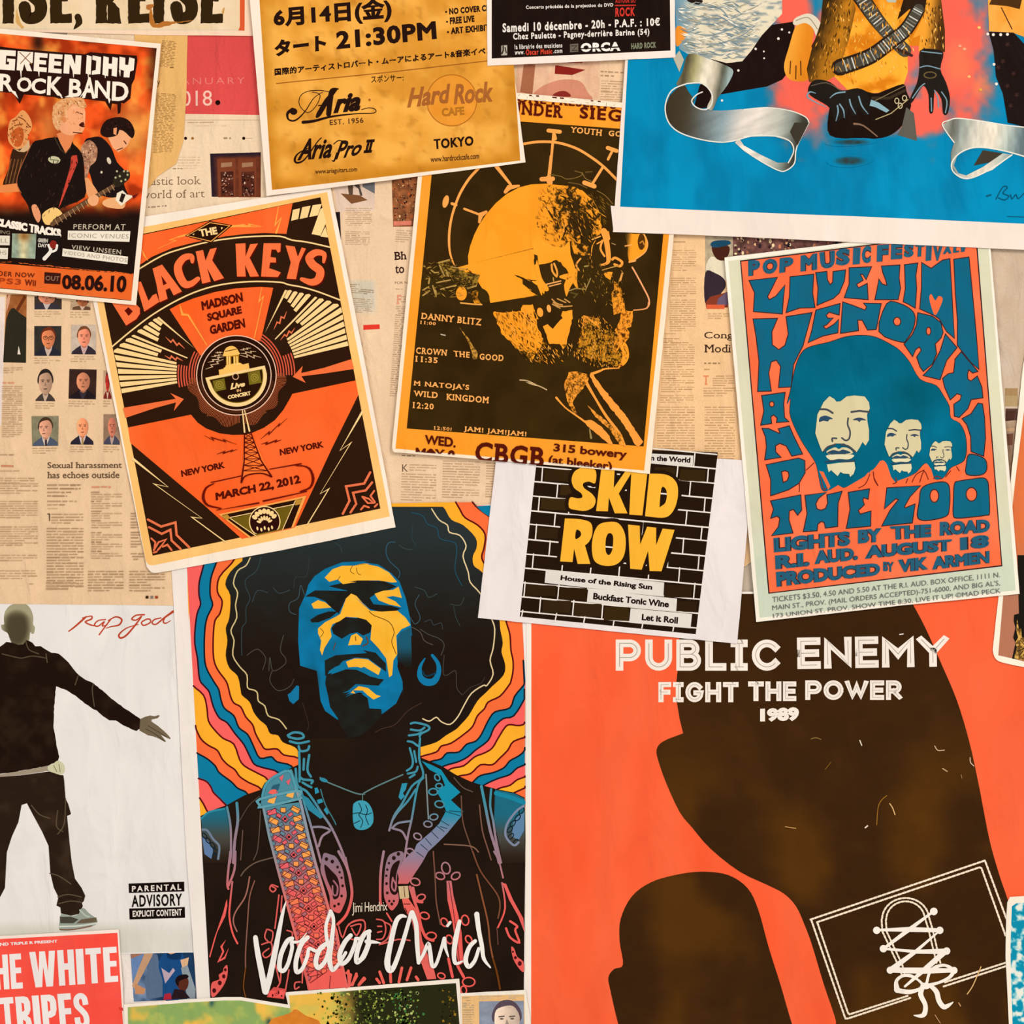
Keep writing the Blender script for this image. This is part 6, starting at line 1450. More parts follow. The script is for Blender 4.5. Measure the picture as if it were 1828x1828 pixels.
vo.poly('floral_trim', v5([(830,1390),(880,1340),(1000,1360),(980,1460),(810,1440)]), 'd8504c')
crowd(vo, 'floral_trim', v5([(840,1380),(990,1370),(975,1450),(830,1435)]),['5c1014', 'f0605a', '4a0c10'],9,4.0, 'd8504c')
# title
VW = 'f4efe8'
def vs(q, w, f=v5): vo.line('script_title', f(q),[k * 0.84 for k in w], VW, smooth=5)
vs([(698,850),(720,1000),(760,1200),(795,1385)],[10,11.5,12.5,13]); vs([(800,1390),(840,1240),(900,950),(965,620),(1002,490)],[12,13,11.5,7,1.2])
vs([(1060,860),(1010,890),(950,1020),(935,1150),(975,1180),(1020,1110),(1060,960),(1060,900),(1130,890),(1205,805)],[9,10,10,10,9,8.5,8,8,4,1.5])
vs([(1215,850),(1150,920),(1100,1080),(1105,1190),(1160,1160),(1210,1040),(1230,960),(1300,985),(1370,950)],[9,10,10,9,8,8,7,7,7])
vs([(1420,900),(1340,960),(1295,1080),(1320,1150),(1390,1080),(1430,950)],[9,10,10,10,9,8])
vs([(1440,600),(1395,740),(1410,900),(1430,960)],[8,7,8,8]); vs([(1440,590),(1470,680),(1450,900),(1430,1060),(1460,1170),(1530,1100),(1590,1000)],[8,7,10,11,9,7,7])
vs([(1640,830),(1580,900),(1530,1020),(1550,1110),(1620,1060),(1680,920),(1690,860)],[9,10,10,9,9,8,7]); vs([(1690,860),(1740,880),(1700,1000),(1702,1085),(1770,1040),(1828,900)],[7,8,9,10,9,8])
vs([(220,790),(160,830),(100,980),(92,1090),(140,1060),(200,930),(215,820)],[9,10,10,10,9,9,8], v6); vs([(190,890),(260,895),(330,905)],[9,7,1.5], v6)
vs([(580,645),(530,640),(480,700),(430,900),(395,1090),(420,1175),(470,1120),(560,860),(630,610)],[4,9,10,11,13,12,10,9,8], v6)
vs([(640,605),(680,720),(690,900),(705,1100)],[11,9.5,10,8], v6); vs([(705,1100),(750,1020),(800,915),(820,1000),(840,1130),(880,1110),(930,960),(955,865)],[6,7,8.5,9,8,7,7,7], v6)
vs([(960,860),(970,950),(1000,1040)],[8,7,3], v6); vs([(990,735),(1018,700)],[6,6], v6); vs([(1110,690),(1075,850),(1055,1000),(1070,1105),(1140,1085)],[8,11,10,8,3], v6)
vs([(1265,885),(1205,950),(1170,1070),(1200,1140),(1260,1080),(1300,960)],[8,9,10,9,8,7], v6); vs([(1280,620),(1300,780),(1330,930),(1350,1060),(1415,1148)],[11,9.5,9,8,3], v6)
vo.text('name_lettering', 'Jimi Hendrix', v6([(48,505),(398,495),(396,612),(48,636)]), 'ecdcc4', bold=0.0, space=0.92)
for k_ in ('hair_strand', 'fold_line', 'braid_loop', 'jacket_trim', 'floral_trim'): vo.kinds[k_] = 'stuff'
vo.labels.update(face='face in blue and yellow patches', afro='dark afro', guitar_strap='patchwork guitar strap', script_title='white brush script title')
# ================================================================ orange and brown profile poster
g1 = Z(690,280,6.770); g2 = Z(930,280,6.770); g3 = Z(690,540,5.711); g4 = Z(930,540,5.711)
cb = Sheet('concert_poster', 'dark brown and orange poster with a man\'s profile under a spiked metal halo', 'poster',
           [(762,151),(928,166),(1226,194),(1203,419),(1160,846),(1100,840)] + sp([(712,808),(702,806),(700,796)],3, False) + [(746,315)],4.4, 'fae6cc', M_POSTER, tilt=(0,0.001))
OR2, BR2, YO = 'fd9c24', '33200a', 'fea12a'
cb.poly('orange_border', [(768,160),(1218,199),(1194.5,418),(1150,840),(706,801),(753.5,315)], lambda x, y: mix('fd9820', 'fea83c', fbm(x, y, 50,3)), sub=30)
BQ = [(780,206),(1207,237),(1184,420),(1149,797),(726,765),(770.5,312)]
cb.poly('brown_ground', BQ, lambda x, y: mix('281604', '42300c', 0.2 + 0.7 * fbm(x, y, 38,5)), sub=12)
def yo(x, y): return mix('fd9a1e', 'ffa930', fbm(x, y, 40,6))
def mott(dark='2c1c08', light='e8931c', s=5, seed=1, bias=0.0):
    return lambda x, y: mix(dark, light, sst(0.38 + bias, 0.62 + bias, 0.55 * fbm(x, y, s * 1.5, seed, 3) + 0.45 * vn(x, y, 1.6, seed + 3)))
# halo ring and pins
def gl(q, w, part='halo', c='fda550', **k): cb.line(part, q, w, c, **k)
gl([g1((1150,90))] + g1([(1120,130),(1000,262),(900,420),(840,560),(790,720),(762,880),(756,1040),(772,1180),(822,1320)]),[4.8,4.8,4.8,4.6,4.4,4.2,4.4,4.2,3.4,2.2], smooth=4)
gl([g1((1150,90)),(880,272), c6((180,960))] + c6([(280,938),(380,925),(500,932),(620,970),(720,1030),(800,1092),(880,1172)]),4.6, smooth=4)
gl(g1([(1320,105),(1500,335)]),[7,4.5]); gl(g1([(1435,425),(1480,370),(1600,350)]),[6,9,4]); gl(g1([(940,628),(1135,702)]),4); gl(g1([(1120,790),(1140,700),(1205,665)]),[4,9,5])
cb.poly('halo', g1(ell(715,540,36,78,16,14)), 'fda550'); gl(g1([(790,565),(840,582)]),5)
gl(g2([(365,-10),(338,225)]),5.2); gl(g2([(250,270),(385,265)]),[8,8]); gl(g2([(330,260),(350,310)]),10)
gl(c6([(470,862),(442,1160)]),4.6); gl(c6([(435,852),(510,860)]),7); gl(c6([(472,880),(478,905)]),7)
gl(c6([(792,1088),(722,1200)]),4.6); gl(c6([(670,1192),(735,1216)]),8); gl(c6([(822,965),(880,985)]),7); gl(c6([(852,985),(824,1040)]),4.5)
for q, w in ((g2([(350,215),(480,235),(560,270),(700,240),(740,200),(650,170)]),1.2),(g2([(740,190),(780,260),(860,300)]),1.4),(g2([(780,185),(860,180)]),1.2),(g2([(920,410),(1020,470),(1110,570)]),1.3),(g2([(570,310),(700,330),(800,380)]),1.1)):
    gl(q, w, 'loose_hair', '8a6a34', smooth=3)
# head
HEAD = g1([(800,1352),(990,1342),(985,1200),(1010,1080),(1060,940),(1120,820),(1200,700),(1320,560),(1450,450),(1600,370),(1750,332)]) + g2([(100,336),(300,324),(500,345),(650,365),(760,430),(870,520),(960,690),(960,800),(975,880),(950,960),(870,1010),(850,1120),(800,1230),(700,1190),(650,1160),(620,1000),
        (590,1020),(600,1180),(640,1290),(680,1470),(600,1450),(540,1380),(480,1270),(400,1265),(300,1290),(215,1312),(200,1200),(130,1190)])
cb.poly('head', HEAD, yo, sub=14)
cb.poly('head', g1([(800,1352),(990,1300),(1828,1100)]) + g2([(150,1100),(215,1312),(240,1440),(300,1560),(280,1660),(190,1560),(120,1620),(180,1665),(0,1708)]) + g1([(1828,1672),(1255,1766),(1230,1650),(1150,1582),(1100,1500),(1130,1430),(960,1400),(820,1390)]), yo, sub=14)
hp = g2([(200,400),(320,345),(480,350),(600,350),(740,410),(860,520),(960,690),(960,800),(975,880),(950,960),(880,1020),(900,1100),(860,1250),(780,1240),(700,1190),(640,1160),(600,1020),(500,1100),(380,1080),(260,1000),(190,850),(170,700),(220,560)])
def hairc(x, y):
    a = np.clip(fbm(x, y, 9,21,3) * 0.8 + 0.26 * vn(x + y * 0.3, y * .8,2.2,4),0,1)
    X = (x - 930) * 6.77; Y = (y - 280) * 6.77
    edge = sst(170,420, X - 0.12 * (Y - 300)) 
    dark = np.exp(-(((X - 620) - (Y - 560) * 0.42) / 130.0) ** 2) * sst(380,560, Y)
    t = sst(0.46,0.60, a - dark * 0.35 + 0.06 + (1 - edge) * 0.35)
    c = mix('3a280c', 'fb9e26', t); return c
cb.poly('head_hair', rough(hp, 1.4,5,4), hairc, sub=1.7)
for q in ([(560,640),(700,900),(760,1010)],[(470,470),(540,500),(640,620)],[(800,500),(880,680),(940,740)],[(500,760),(540,880),(500,990)],[(640,860),(660,960),(690,1100)],[(760,640),(840,720),(870,800)],[(300,600),(360,700),(430,830)]):
    cb.line('head_hair', g2(q),[1,3.4,1], '342208', smooth=4)
for q in ([(570,690),(540,800),(490,960)],[(620,880),(640,1000),(700,1050)],[(900,1010),(860,1090),(850,1200)],[(380,620),(400,760),(450,800)],[(820,560),(900,640),(1030,730)]):
    cb.line('head_hair', g2(q),[1,2.0,1], 'f09c34', smooth=4)
DKB = lambda x, y: mix('281604', '42300c', 0.2 + 0.7 * fbm(x, y, 38,5))
# dark head-gear cut into the light shape
for q in (g2([(215,1310),(370,1278),(430,1240),(520,1330),(600,1440),(520,1480),(330,1520),(260,1480)]), g1([(1545,1430),(1660,1460),(1745,1510),(1790,1485),(1828,1500)]) + g2([(50,1480),(130,1500),(200,1560),(210,1640),(180,1660),(110,1620),(80,1560)]) + g1([(1800,1660),(1720,1590),(1640,1540),(1640,1480)]),
          g2([(590,1020),(650,1170),(640,1240),(700,1230),(660,1290),(600,1120)]), g2([(660,1180),(780,1200),(800,1250),(880,1290),(960,1290),(1000,1310),(1100,1340),(1060,1400),(960,1420),(900,1500),(860,1700),(640,1640),(700,1540),(680,1380),(640,1290)]),
          g1([(880,1552),(1110,1560),(1120,1540),(1150,1580),(1100,1640),(1000,1650)]), g2([(160,1180),(200,1200),(180,1340),(160,1290)])):
    cb.poly('head_gear', rough(q, 1.0,5,7), DKB)
cb.poly('head_gear', g1(ell(1175,1680,62,92,18,-28)), '3a2a08'); cb.poly('head_gear', g1(ell(905,1652,66,84,20)), YO); cb.poly('head_gear', g1([(1010,1640),(1110,1600),(1100,1700),(1150,1782),(1060,1770)]), mott(), sub=2.5)
cb.line('head_gear', g1([(895,1765),(1040,1780),(1150,1785)]),2.6, 'f0a850', smooth=3)
cb.poly('head_gear', rough(g1([(620,1275),(740,1238),(820,1320),(960,1395),(1130,1430),(1090,1560),(960,1560),(840,1480),(760,1420),(720,1460),(660,1440)]),1,5), mott('3a2a0c', 'a8802c', 5,9,0.06), sub=2.2)
for q, w in (([(630,1280),(760,1245)],3),([(640,1310),(700,1440)],2.4),([(540,1370),(580,1400),(630,1395)],2.4),([(520,1470),(510,1530)],2.6),([(605,1520),(770,1488)],2.4),([(655,1600),(840,1552)],2.6),([(440,1610),(510,1570)],2.4),([(440,1675),(520,1620)],2.6),([(560,1560),(590,1630),(600,1690)],[3,5,1.4]),
             ([(980,1590),(1080,1560)],3),([(720,1370),(745,1440)],3),([(780,1330),(980,1360)],1.5)):
    cb.line('head_gear', g1(q), w, 'b8924c')
for q, w, c in ((g2([(370,1300),(380,1380),(430,1445),(435,1380),(400,1290)]),3.4, 'f0a040'),(g2([(390,1460),(395,1500)]),2, 'c89850'),(g2([(310,1540),(480,1500)]),2.4, 'f0a860'),(g2([(340,1565),(480,1530)]),2.2, 'f0a860'),(g2([(190,1320),(230,1480),(300,1580)]),8, YO),(g2([(230,1560),(250,1670)]),[9,1.5], YO),(g2([(290,1560),(310,1600)]),8, YO),
                (g2([(480,1450),(600,1460),(560,1560),(550,1680)]),[5,16,12,1.5], YO),(g2([(650,1380),(650,1500),(680,1580)]),[10,8,3], YO),(g2([(720,1230),(670,1300),(700,1370)]),3, 'fba448'),(g2([(1000,900),(1030,1000),(1060,1230),(1030,1290),(970,1305)]),[12,10,8,5,3], 'fda040'),(g2([(1050,910),(1065,990)]),4, 'fda040'),
                (g2([(985,1010),(960,1110),(1010,1200)]),3.5, 'fda040'),(g2([(920,1050),(990,1010)]),2.4, 'fda040'),(g2([(860,1000),(960,960)]),2.4, 'f0a850'),(g2([(1105,1240),(1140,1220),(1220,1270),(1200,1320),(1130,1300)]),4.5, 'fda040'),(g2([(980,1370),(1080,1340),(1160,1320)]),2.0, 'c09048'),(g2([(1100,1045),(1140,1060)]),2, '9a7a4c'),(g2([(770,1325),(810,1318)]),3, 'a08048')):
    cb.line('head_gear', q, w, c, smooth=3)
cb.line('head_gear', g2([(840,1470),(790,1590),(770,1530)]),2.2, 'a88a50'); cb.line('head_gear', g2([(580,1620),(660,1590),(780,1600)]),2, 'a88a50'); cb.line('head_gear', g2([(600,1640),(680,1660),(640,1700)]),3, '5c4c20')
# goggle and nose
cb.poly('goggle', g2(sp([(1262,935),(1380,930),(1490,938),(1528,1010),(1526,1085),(1490,1160),(1380,1240),(1315,1272),(1290,1180),(1290,1080)],3)), lambda x, y: mix('4a3410', 'fd9e26', sst(1115,1128, x + 0.02 * (y - 440) * 6)), sub=3)
cb.poly('goggle', g2(sp([(1440,930),(1490,960),(1500,1060),(1470,1120),(1430,1110),(1410,1020)],4)), '54300c'); cb.line('goggle', g2([(1440,1040),(1470,1020),(1490,1060)]),2.4, 'c88430', smooth=3)
cb.line('goggle', g2([(1490,940),(1525,1020),(1525,1090),(1490,1160),(1380,1240)]),2.4, 'fdaa58', smooth=4); cb.line('goggle', g2([(1260,1078),(1340,1062)]),2.4, 'fdaa58'); cb.line('goggle', g2([(1310,1270),(1380,1255)]),3.4, 'fdaa58')
cb.poly('goggle', g2([(1000,1410),(1060,1388),(1110,1390),(1080,1490),(1020,1450)]), YO)
cb.line('goggle', g2([(1345,1335),(1400,1430),(1480,1580),(1540,1700),(1550,1780),(1520,1828)]),2.8, 'f8a872', smooth=3)
cb.line('goggle', g4([(1300,0),(1290,50),(1240,70),(1150,78)]),2.2, 'f0a060', smooth=3)
FACE = g4([(935,0),(1050,4),(1062,76),(1120,92),(1142,84),(1136,180),(1120,250),(1080,266),(1102,300),(1100,360),(1062,408),(1092,470),(1100,560),(1050,640),(980,672),(1032,560),(1012,440),(960,540),(942,420),(992,332),(952,300),(1010,180),(1022,100),(945,130)])
cb.poly('face', rough(g2([(1130,1500),(1210,1580),(1250,1828),(1110,1828),(1090,1660),(1120,1600)]), .8,4), mott('3a240a', 'fb9c26', 4,5,-0.04), sub=2)
cb.poly('face', g2([(1215,1400),(1240,1400),(1210,1500),(1180,1510)]), 'e8a050')
cb.poly('face', rough(FACE, 0.7,4,3), mott('7a3c08', 'fd9e2c', 3.2,15,-0.12), sub=2)
cb.poly('face', g4(sp([(1062,410),(1094,470),(1100,560),(1060,630),(1030,620),(1040,540),(1020,440)],3)), YO); cb.poly('face', g4([(1020,320),(1070,310),(1060,355),(1030,350)]), '5a3008')
cb.poly('cheek', rough(g3([(1085,92),(1200,100),(1320,92),(1400,78),(1395,28),(1490,32),(1545,170)]) + g4([(0,150),(20,90),(110,20),(130,80),(160,150),(160,240),(210,320),(220,430),(110,590)]) + g3([(1500,600),(1390,520),(1290,430),(1180,320),(1130,210)]),1.2,4,6),
        lambda x, y: mix('4a3408', 'fd9e24', sst(0.40,0.58,0.6 * fbm(x, y, 6,31,3) + 0.4 * vn(x, y, 1.7,5) + 0.55 * sst(632,590, y - (x - 880) * 0.15) - 0.10)), sub=1.5)
cb.poly('cheek', g3([(1400,30),(1490,30),(1500,110),(1541,260),(1480,290),(1400,200)]), YO); cb.poly('cheek', g4([(20,25),(120,25),(130,85),(100,230),(0,240),(0,60)]), YO)
cb.poly('cheek', rough(g4([(225,240),(275,218),(320,272),(382,200),(430,160),(410,130),(425,92),(525,74),(525,160),(460,440),(430,480),(400,420),(290,425)]), .8,5,8), lambda x, y: mix('5a3c08', 'fea12a', sst(0.3,0.5, fbm(x, y, 7,33) + 0.6 * sst(617,605, y))), sub=2)
cb.poly('cheek', g4(ell(195,100,32,48,14,-10)), 'fda038'); cb.poly('cheek', g4(ell(285,62,22,40,14,-10)), 'fda850')
for q in (g2([(375,1720),(430,1770),(500,1790)]), g2([(380,1780),(470,1828)]), g2([(440,1715),(540,1760)]), g2([(530,1720),(590,1760)]), g4([(330,0),(400,40),(520,35)])):
    cb.line('head_gear', q, 2.4, 'c8904c', smooth=3)
cb.poly('stubble', rough(g4([(636,130),(805,166),(812,262),(950,300),(942,420),(960,540),(1012,470),(1030,560),(990,660),(860,600),(700,570),(572,520),(612,350)]), .8,5,9), mott('33200a', 'd08c20', 3.4,41,0.0), sub=1.25)
cb.poly('stubble', g4([(636,130),(800,168),(790,260),(720,200),(660,190),(640,300),(620,350)]), mott('7a4c10', 'fda034', 3,43,-.08), sub=2)
# neck
NK = 'fda040'
cb.line('neck', g4([(1000,668),(860,676),(800,700),(720,728)]),[2,3,4,5], NK, smooth=3)
cb.poly('neck', rough(g4([(700,734),(740,740),(800,820),(900,950),(1060,1140),(1180,1320),(1250,1420),(1200,1474),(1160,1440),(1100,1330),(1000,1180),(900,1060),(800,920),(740,830)]), .8,4,12), NK)
cb.line('neck', g4([(665,815),(760,980),(870,1160),(1000,1330),(1062,1462)]),[6,4,5,5,3], NK, smooth=3)
cb.poly('neck', rough(g4([(640,1200),(720,1200),(830,1272),(900,1360),(940,1452),(900,1446),(800,1360),(680,1262)]), .7,4,13), NK)
cb.poly('neck', rough(g4([(680,1045),(730,1090),(800,1150),(920,1250),(1030,1350),(1064,1466),(1000,1450),(960,1380),(900,1290),(760,1170)]), .7,4,14), mott('5a3c0c', 'fda038', 4,45,-.1), sub=2.2)
cb.poly('neck', rough(g4([(438,830),(488,712),(560,700),(680,735),(690,780),(640,870),(560,960),(524,1020),(575,1150),(555,1150),(490,1050),(460,960)]), .7,4,15), mott('5a3408', 'fda034', 4.4,47,-.08), sub=2)
cb.line('neck', g4([(360,970),(450,1070),(560,1150),(650,1215),(800,1340)]),[4,2.5,3,3.5,2], NK, smooth=3)
cb.line('neck', g3([(1360,790),(1440,800),(1541,850)]) + g4([(60,815),(180,850),(262,890)]),2.2, 'c8a878', smooth=3); cb.line('neck', g4([(700,1290),(715,1380)]),[2,4], '9a8450')
cb.poly('neck', g3([(740,250),(840,370),(880,440),(930,510),(925,575),(880,582),(868,500),(820,380)]), mott('6a4a1c', 'd0963c', 3,49), sub=2); cb.line('neck', g3([(555,325),(598,335)]),2.2, 'c0b09a')
# stencil lettering
ST = 'fcae5c'
for t, q in (('DANNY BLITZ', [(358,104),(972,166),(965,236),(352,166)]),('11:00', [(345,184),(505,202),(500,232),(343,218)]),('CROWN', [(303,455),(620,482),(612,544),(300,522)]),('THE', [(680,490),(850,505),(845,565),(690,550)]),('GOOD', [(950,520),(1195,535),(1190,600),(948,582)]),
             ('11:35', [(295,542),(522,562),(520,620),(293,604)]),("M NATOJA'S", [(278,795),(845,838),(840,908),(276,860)]),('WILD', [(278,897),(525,915),(520,978),(276,955)]),('KINGDOM', [(612,928),(1045,962),(1040,1030),(612,993)]),('12:20', [(268,1012),(482,1032),(480,1092),(266,1078)]),
             ('12:50!', [(483,1258),(665,1276),(662,1310),(483,1296)]),('JAM! JAM!JAM!', [(790,1260),(1428,1318),(1424,1380),(786,1324)])):
    cb.text('lettering#' + t, t, g3(q), ST, bold=0.03, slab=0.045, space=1.2)
cb.text('lettering#y', 'YOUTH', c6([(582,826),(786,846),(782,888),(578,864)]), ST, bold=0.03, slab=0.045, space=1.2); cb.text('lettering#g', 'GOD', c6([(830,850),(960,862),(955,896),(827,888)]), ST, bold=0.03, slab=0.045, space=1.2)
RB = '571408'
cb.text('lettering#u', 'UNDER', c6([(190,662),(532,690),(526,772),(186,742)]), RB, bold=0.03, slab=0.05, space=1.2); cb.text('lettering#s', 'SIEGE', c6([(642,696),(990,722),(985,802),(638,772)]), RB, bold=0.03, slab=0.05, space=1.2)
cb.text('lettering#o', 'STONE PRESENTS', c6([(130,600),(880,668),(876,712),(126,660)]), RB, bold=0.03, slab=0.04, space=1.15)
cb.poly('white_edge', [(762,151.5),(928,166.5),(1226,194.5),(1225,202),(927,177),(761,160)], 'fae6cc')
cb.text('lettering#w', 'WED.', g3([(392,1350),(706,1378),(704,1482),(388,1440)]), RB, bold=0.035)
cb.text('lettering#m', 'MAY 8', g3([(300,1478),(700,1508),(690,1640),(290,1610)]), RB, bold=0.04, clamp=0.34)
cb.text('lettering#c', 'CBGB', [(850.5,788),(973,799),(970,836),(847,825)], RB, bold=0.03, slab=0.06, space=1.12, clamp=0.86)
cb.text('lettering#3', '315 bowery', g4([(336,1436),(1086,1506),(1076,1616),(328,1540)]), RB, bold=0.03)
cb.text('lettering#b', '(at bleeker)', g4([(284,1556),(932,1626),(924,1740),(278,1668)]), RB, bold=0.03, clamp=0.66)
YS = ['fd9e24', 'e08a1c', 'a86a18', 'fdb04c']; DS = ['2c1a06', '4a300a', '3a2408']
cb.hatch('head_hair', hp, 330,9,55, YS + DS + DS, 1.3,40,3)
cb.hatch('head_hair', g2([(900,420),(1100,560),(1040,860),(980,860),(960,690),(860,520),(740,410)]),60,9,50,['6a4c14', '8a6420'],1.1,20,4)
CHK = g3([(1085,92),(1400,60),(1541,170)]) + g4([(160,240),(210,330),(300,430),(440,480),(470,420),(525,80),(525,500),(420,640),(110,640)]) + g3([(1500,640),(1390,560),(1130,230)])
cb.hatch('cheek', CHK, 420,8,60, YS + DS, 1.3,30,5)
cb.hatch('face', FACE, 90,6,75, YS + DS, 1.2,30,6)
cb.hatch('stubble', g4([(560,130),(810,130),(1000,290),(1030,560),(960,680),(700,660),(520,560),(600,330)]),520,6,80, YS + ['c8841c'] + DS, 1.3,30,7)
cb.hatch('head_gear', g2([(640,1180),(900,1250),(1250,1300),(1260,1800),(1100,1828),(640,1700)]),130,7,70,['8a6424', '5c4414', 'c08a34'],1.1,50,8)
cb.hatch('head_gear', g1([(430,1250),(800,1230),(1130,1430),(1090,1660),(800,1700),(430,1720)]),150,8,5,['8a6830', 'c0923c', '2c1c08'],1.2,50,9)
cb.hatch('neck', g4([(440,830),(490,710),(690,735),(640,870),(525,1020),(490,1050)]),110,6,60, YS + DS, 1.2,40,10)
for k_ in ('loose_hair', 'head_gear', 'neck'): cb.kinds[k_] = 'stuff'
cb.labels.update(brown_ground='mottled dark brown print', head='smooth orange head', halo='thin orange halo with pins')
# ================================================================ amber flyer with Japanese lettering
t1 = Z(440,0,3.656)
tk = Sheet('event_flyer', 'mottled amber flyer with large dark Japanese date lettering and sponsor logos', 'flyer',
           [(440,-70),(892,-70),(916,118),(938,290),(700,321),(476,350)],5.2, 'fbe7d4', M_GLOSS, tilt=(0,0.001))
def amber(x, y):
    a = fbm(x, y * 1.2,46,3,4)
    c = mix('dc9430', 'f5b04c', sst(0.25,0.7, a))
    e = sst(0,26,(x - 460) - y * 0.075) * sst(0,22,338 - (x - 485) * 0.118 - y) * sst(0,26,(914 + (y - 118) * 0.08) - x)
    c = mix('c47c18', c, 0.35 + 0.65 * e)
    return mix(c, 'a86a1c', 0.35 * sst(0.62,0.8, fbm(x, y, 15,9)))
def _m(a, b, t): return mix(a, b, t)
tk.paint('amber_ground', t1([(68,-250),(1700,-250),(1787,1048),(166,1240)]),5, lambda x, y, u, v: amber(x, y))
tk.line('panel_rule', t1([(195,545),(900,475),(1570,398)]),1.8, '9c5a1c')
IK = '24100a'
for i, (t, q, b) in enumerate((('6月14日(金)', [(172,50),(944,-24),(950,142),(180,196)], .05),('タート', [(180,262),(520,222),(522,330),(182,372)], .06),('21:30PM', [(582,205),(1234,135),(1243,256),(588,324)], .045),
                 ('国際的アーティストロバート・ムーアによるアート&音楽イベント', [(182,446),(1655,298),(1657,346),(184,494)], .045),('スポンサー:', [(812,494),(1024,480),(1026,528),(814,542)], .02),('NO COVER CHARGE', [(1322,54),(1690,20),(1692,62),(1324,96)], .06),
                 ('FREE LIVE', [(1326,114),(1486,100),(1488,143),(1328,160)], .06),('ART EXHIBITION', [(1332,180),(1660,150),(1662,194),(1334,224)], .06),('EST. 1956', [(542,782),(762,766),(764,802),(544,818)], .02),('TOKYO', [(1220,908),(1480,886),(1483,950),(1224,976)], .045))):
    tk.text('lettering#%d' % i, t, t1(q), IK if i != 8 else '4a2a18', bold=b, space=1.1)
for x, y in ((1303,78),(1309,142),(1315,210)): tk.poly('lettering#dots', t1(ell(x, y, 7,7,10)), IK, step=False)
tk.text('web_address', 'www.ariaguitars.com', t1([(447,1106),(722,1090),(723,1128),(448,1146)]), '4a2410', bold=.02); tk.text('web_address', 'www.hardrockcafe.com', t1([(1200,1020),(1517,998),(1519,1036),(1202,1060)]), '4a2410', bold=.02)
# first script logo
L_ = 'script_logo'
def lg(q, w, part=L_, c=IK): tk.line(part, t1(q), w, c, smooth=5)
lg([(590,582),(530,650),(475,740),(460,762)],[3,9,9,5]); lg([(600,580),(560,590),(548,640),(536,745)],[2,8,10,9]); lg([(470,690),(540,680)],2)
lg([(545,600),(480,590),(400,596),(350,630),(348,690),(400,735),(455,690),(480,620),(430,600)],1.4); lg([(500,600),(440,640),(380,730),(320,785),(275,780),(268,740),(300,715)],[1,1.4,2,3,3,5,7])
tk.poly(L_, t1(ell(308,728,24,22,16)), IK)
tk.text(L_, 'ria', t1([(565,620),(742,600),(748,722),(566,742)]), IK, bold=.05, shear=.35)
lg([(370,798),(440,790),(560,760),(720,742),(830,738),(842,715),(800,704),(750,716)],[6,5,3.5,2,1.6,1.6,1.6,1.4]); tk.poly(L_, t1(ell(803,652,8,9,10)), 'a86424')
# second script logo
tk.text(L_ + '#2', 'Aria', t1([(330,905),(560,900),(560,1030),(330,1050)]), IK, bold=.03, shear=.45); tk.text(L_ + '#2', 'Pro', t1([(585,918),(762,912),(745,1010),(575,1045)]), IK, bold=.03, shear=.4)
tk.text(L_ + '#2', 'II', t1([(776,912),(838,908),(825,996),(764,1000)]), IK, bold=.05, slab=.1, shear=.15)
lg([(420,960),(340,1000),(315,1040),(330,1062),(380,1040),(460,930),(488,900)],[1.5,2.5,4,3.5,2.5,2,2], L_ + '#2'); lg([(570,940),(600,918),(640,925)],1.8, L_ + '#2'); lg([(590,1000),(572,1050),(556,1045)],[3,3,1], L_ + '#2')
# round logo
tk.poly('round_logo', t1(ell(1340,655,166,170,48)), 'b46a1e'); tk.poly('round_logo', t1(ell(1340,655,160,164,48)), lambda x, y: mix('e58f28', 'ee9e38', fbm(x, y, 12,3)), sub=8)
tk.text('round_logo', 'Hard', t1([(1058,575),(1330,545),(1336,672),(1048,704)]), 'a8622a', bold=.035, shear=.22); tk.text('round_logo', 'Rock', t1([(1350,550),(1606,530),(1614,664),(1352,684)]), 'a8622a', bold=.035, shear=.22)
tk.text('round_logo', 'CAFE', t1([(1272,706),(1420,695),(1424,750),(1276,762)]), 'b4701f', bold=.05)
tk.kinds['web_address'] = 'stuff'

# ================================================================ small black concert flyer
bf = Sheet('event_flyer', 'small black flyer with white French concert details at the top edge', 'flyer',
           [(868,-110),(1203,-110),(1206,102.5),(1040,110),(870,117.5)],6.0, 'f8e6da', M_GLOSS)
bf.poly('black_ground', c6([(64,-380),(1224,-380),(1232,330),(65,382)]), lambda x, y: mix('160a06', '20120c', fbm(x, y, 20,3)), sub=20)
WT = 'efe6dc'
for i, (t, q, b, c) in enumerate((('Concerts précédés de la projection du DVD', [(288,36),(858,20),(858,50),(290,66)], .03, WT),('Samedi 10 décembre - 20h - P.A.F. : 10€', [(135,148),(1162,114),(1163,168),(136,212)], .035, WT),
                 ('Chez Paulette - Pagney-derrière Barine (54)', [(204,216),(1094,186),(1094,238),(206,272)], .03, WT),('la librairie des musiciens', [(214,290),(525,280),(526,310),(216,322)], .02, WT),('www.', [(215,336),(278,334),(278,354),(216,358)], .02, WT),
                 ('Oscar Music', [(288,322),(460,316),(460,352),(288,360)], .03, 'e0442c'),('.com', [(468,326),(526,324),(526,345),(468,348)], .02, WT),('ORCA', [(646,282),(905,272),(905,332),(646,340)], .06, 'f4efe6'),('HARD ROCK', [(975,282),(1138,272),(1138,312),(975,322)], .05, '7c8068'),
                 ('ROCK', [(872,50),(1000,46),(1000,104),(872,110)], .035, 'd8382c'),('AUTOUR DU', [(872,-10),(1003,-12),(1003,18),(872,20)], .03, 'c8342a'))):
    bf.text('lettering#%d' % i, t, c6(q), c, bold=b, space=1.18)
bf.line('lettering#r', c6([(872,36),(1003,34)]),2.2, 'c8342a'); bf.line('lettering#o', c6([(648,318),(905,306)]),2.2, '20120c')
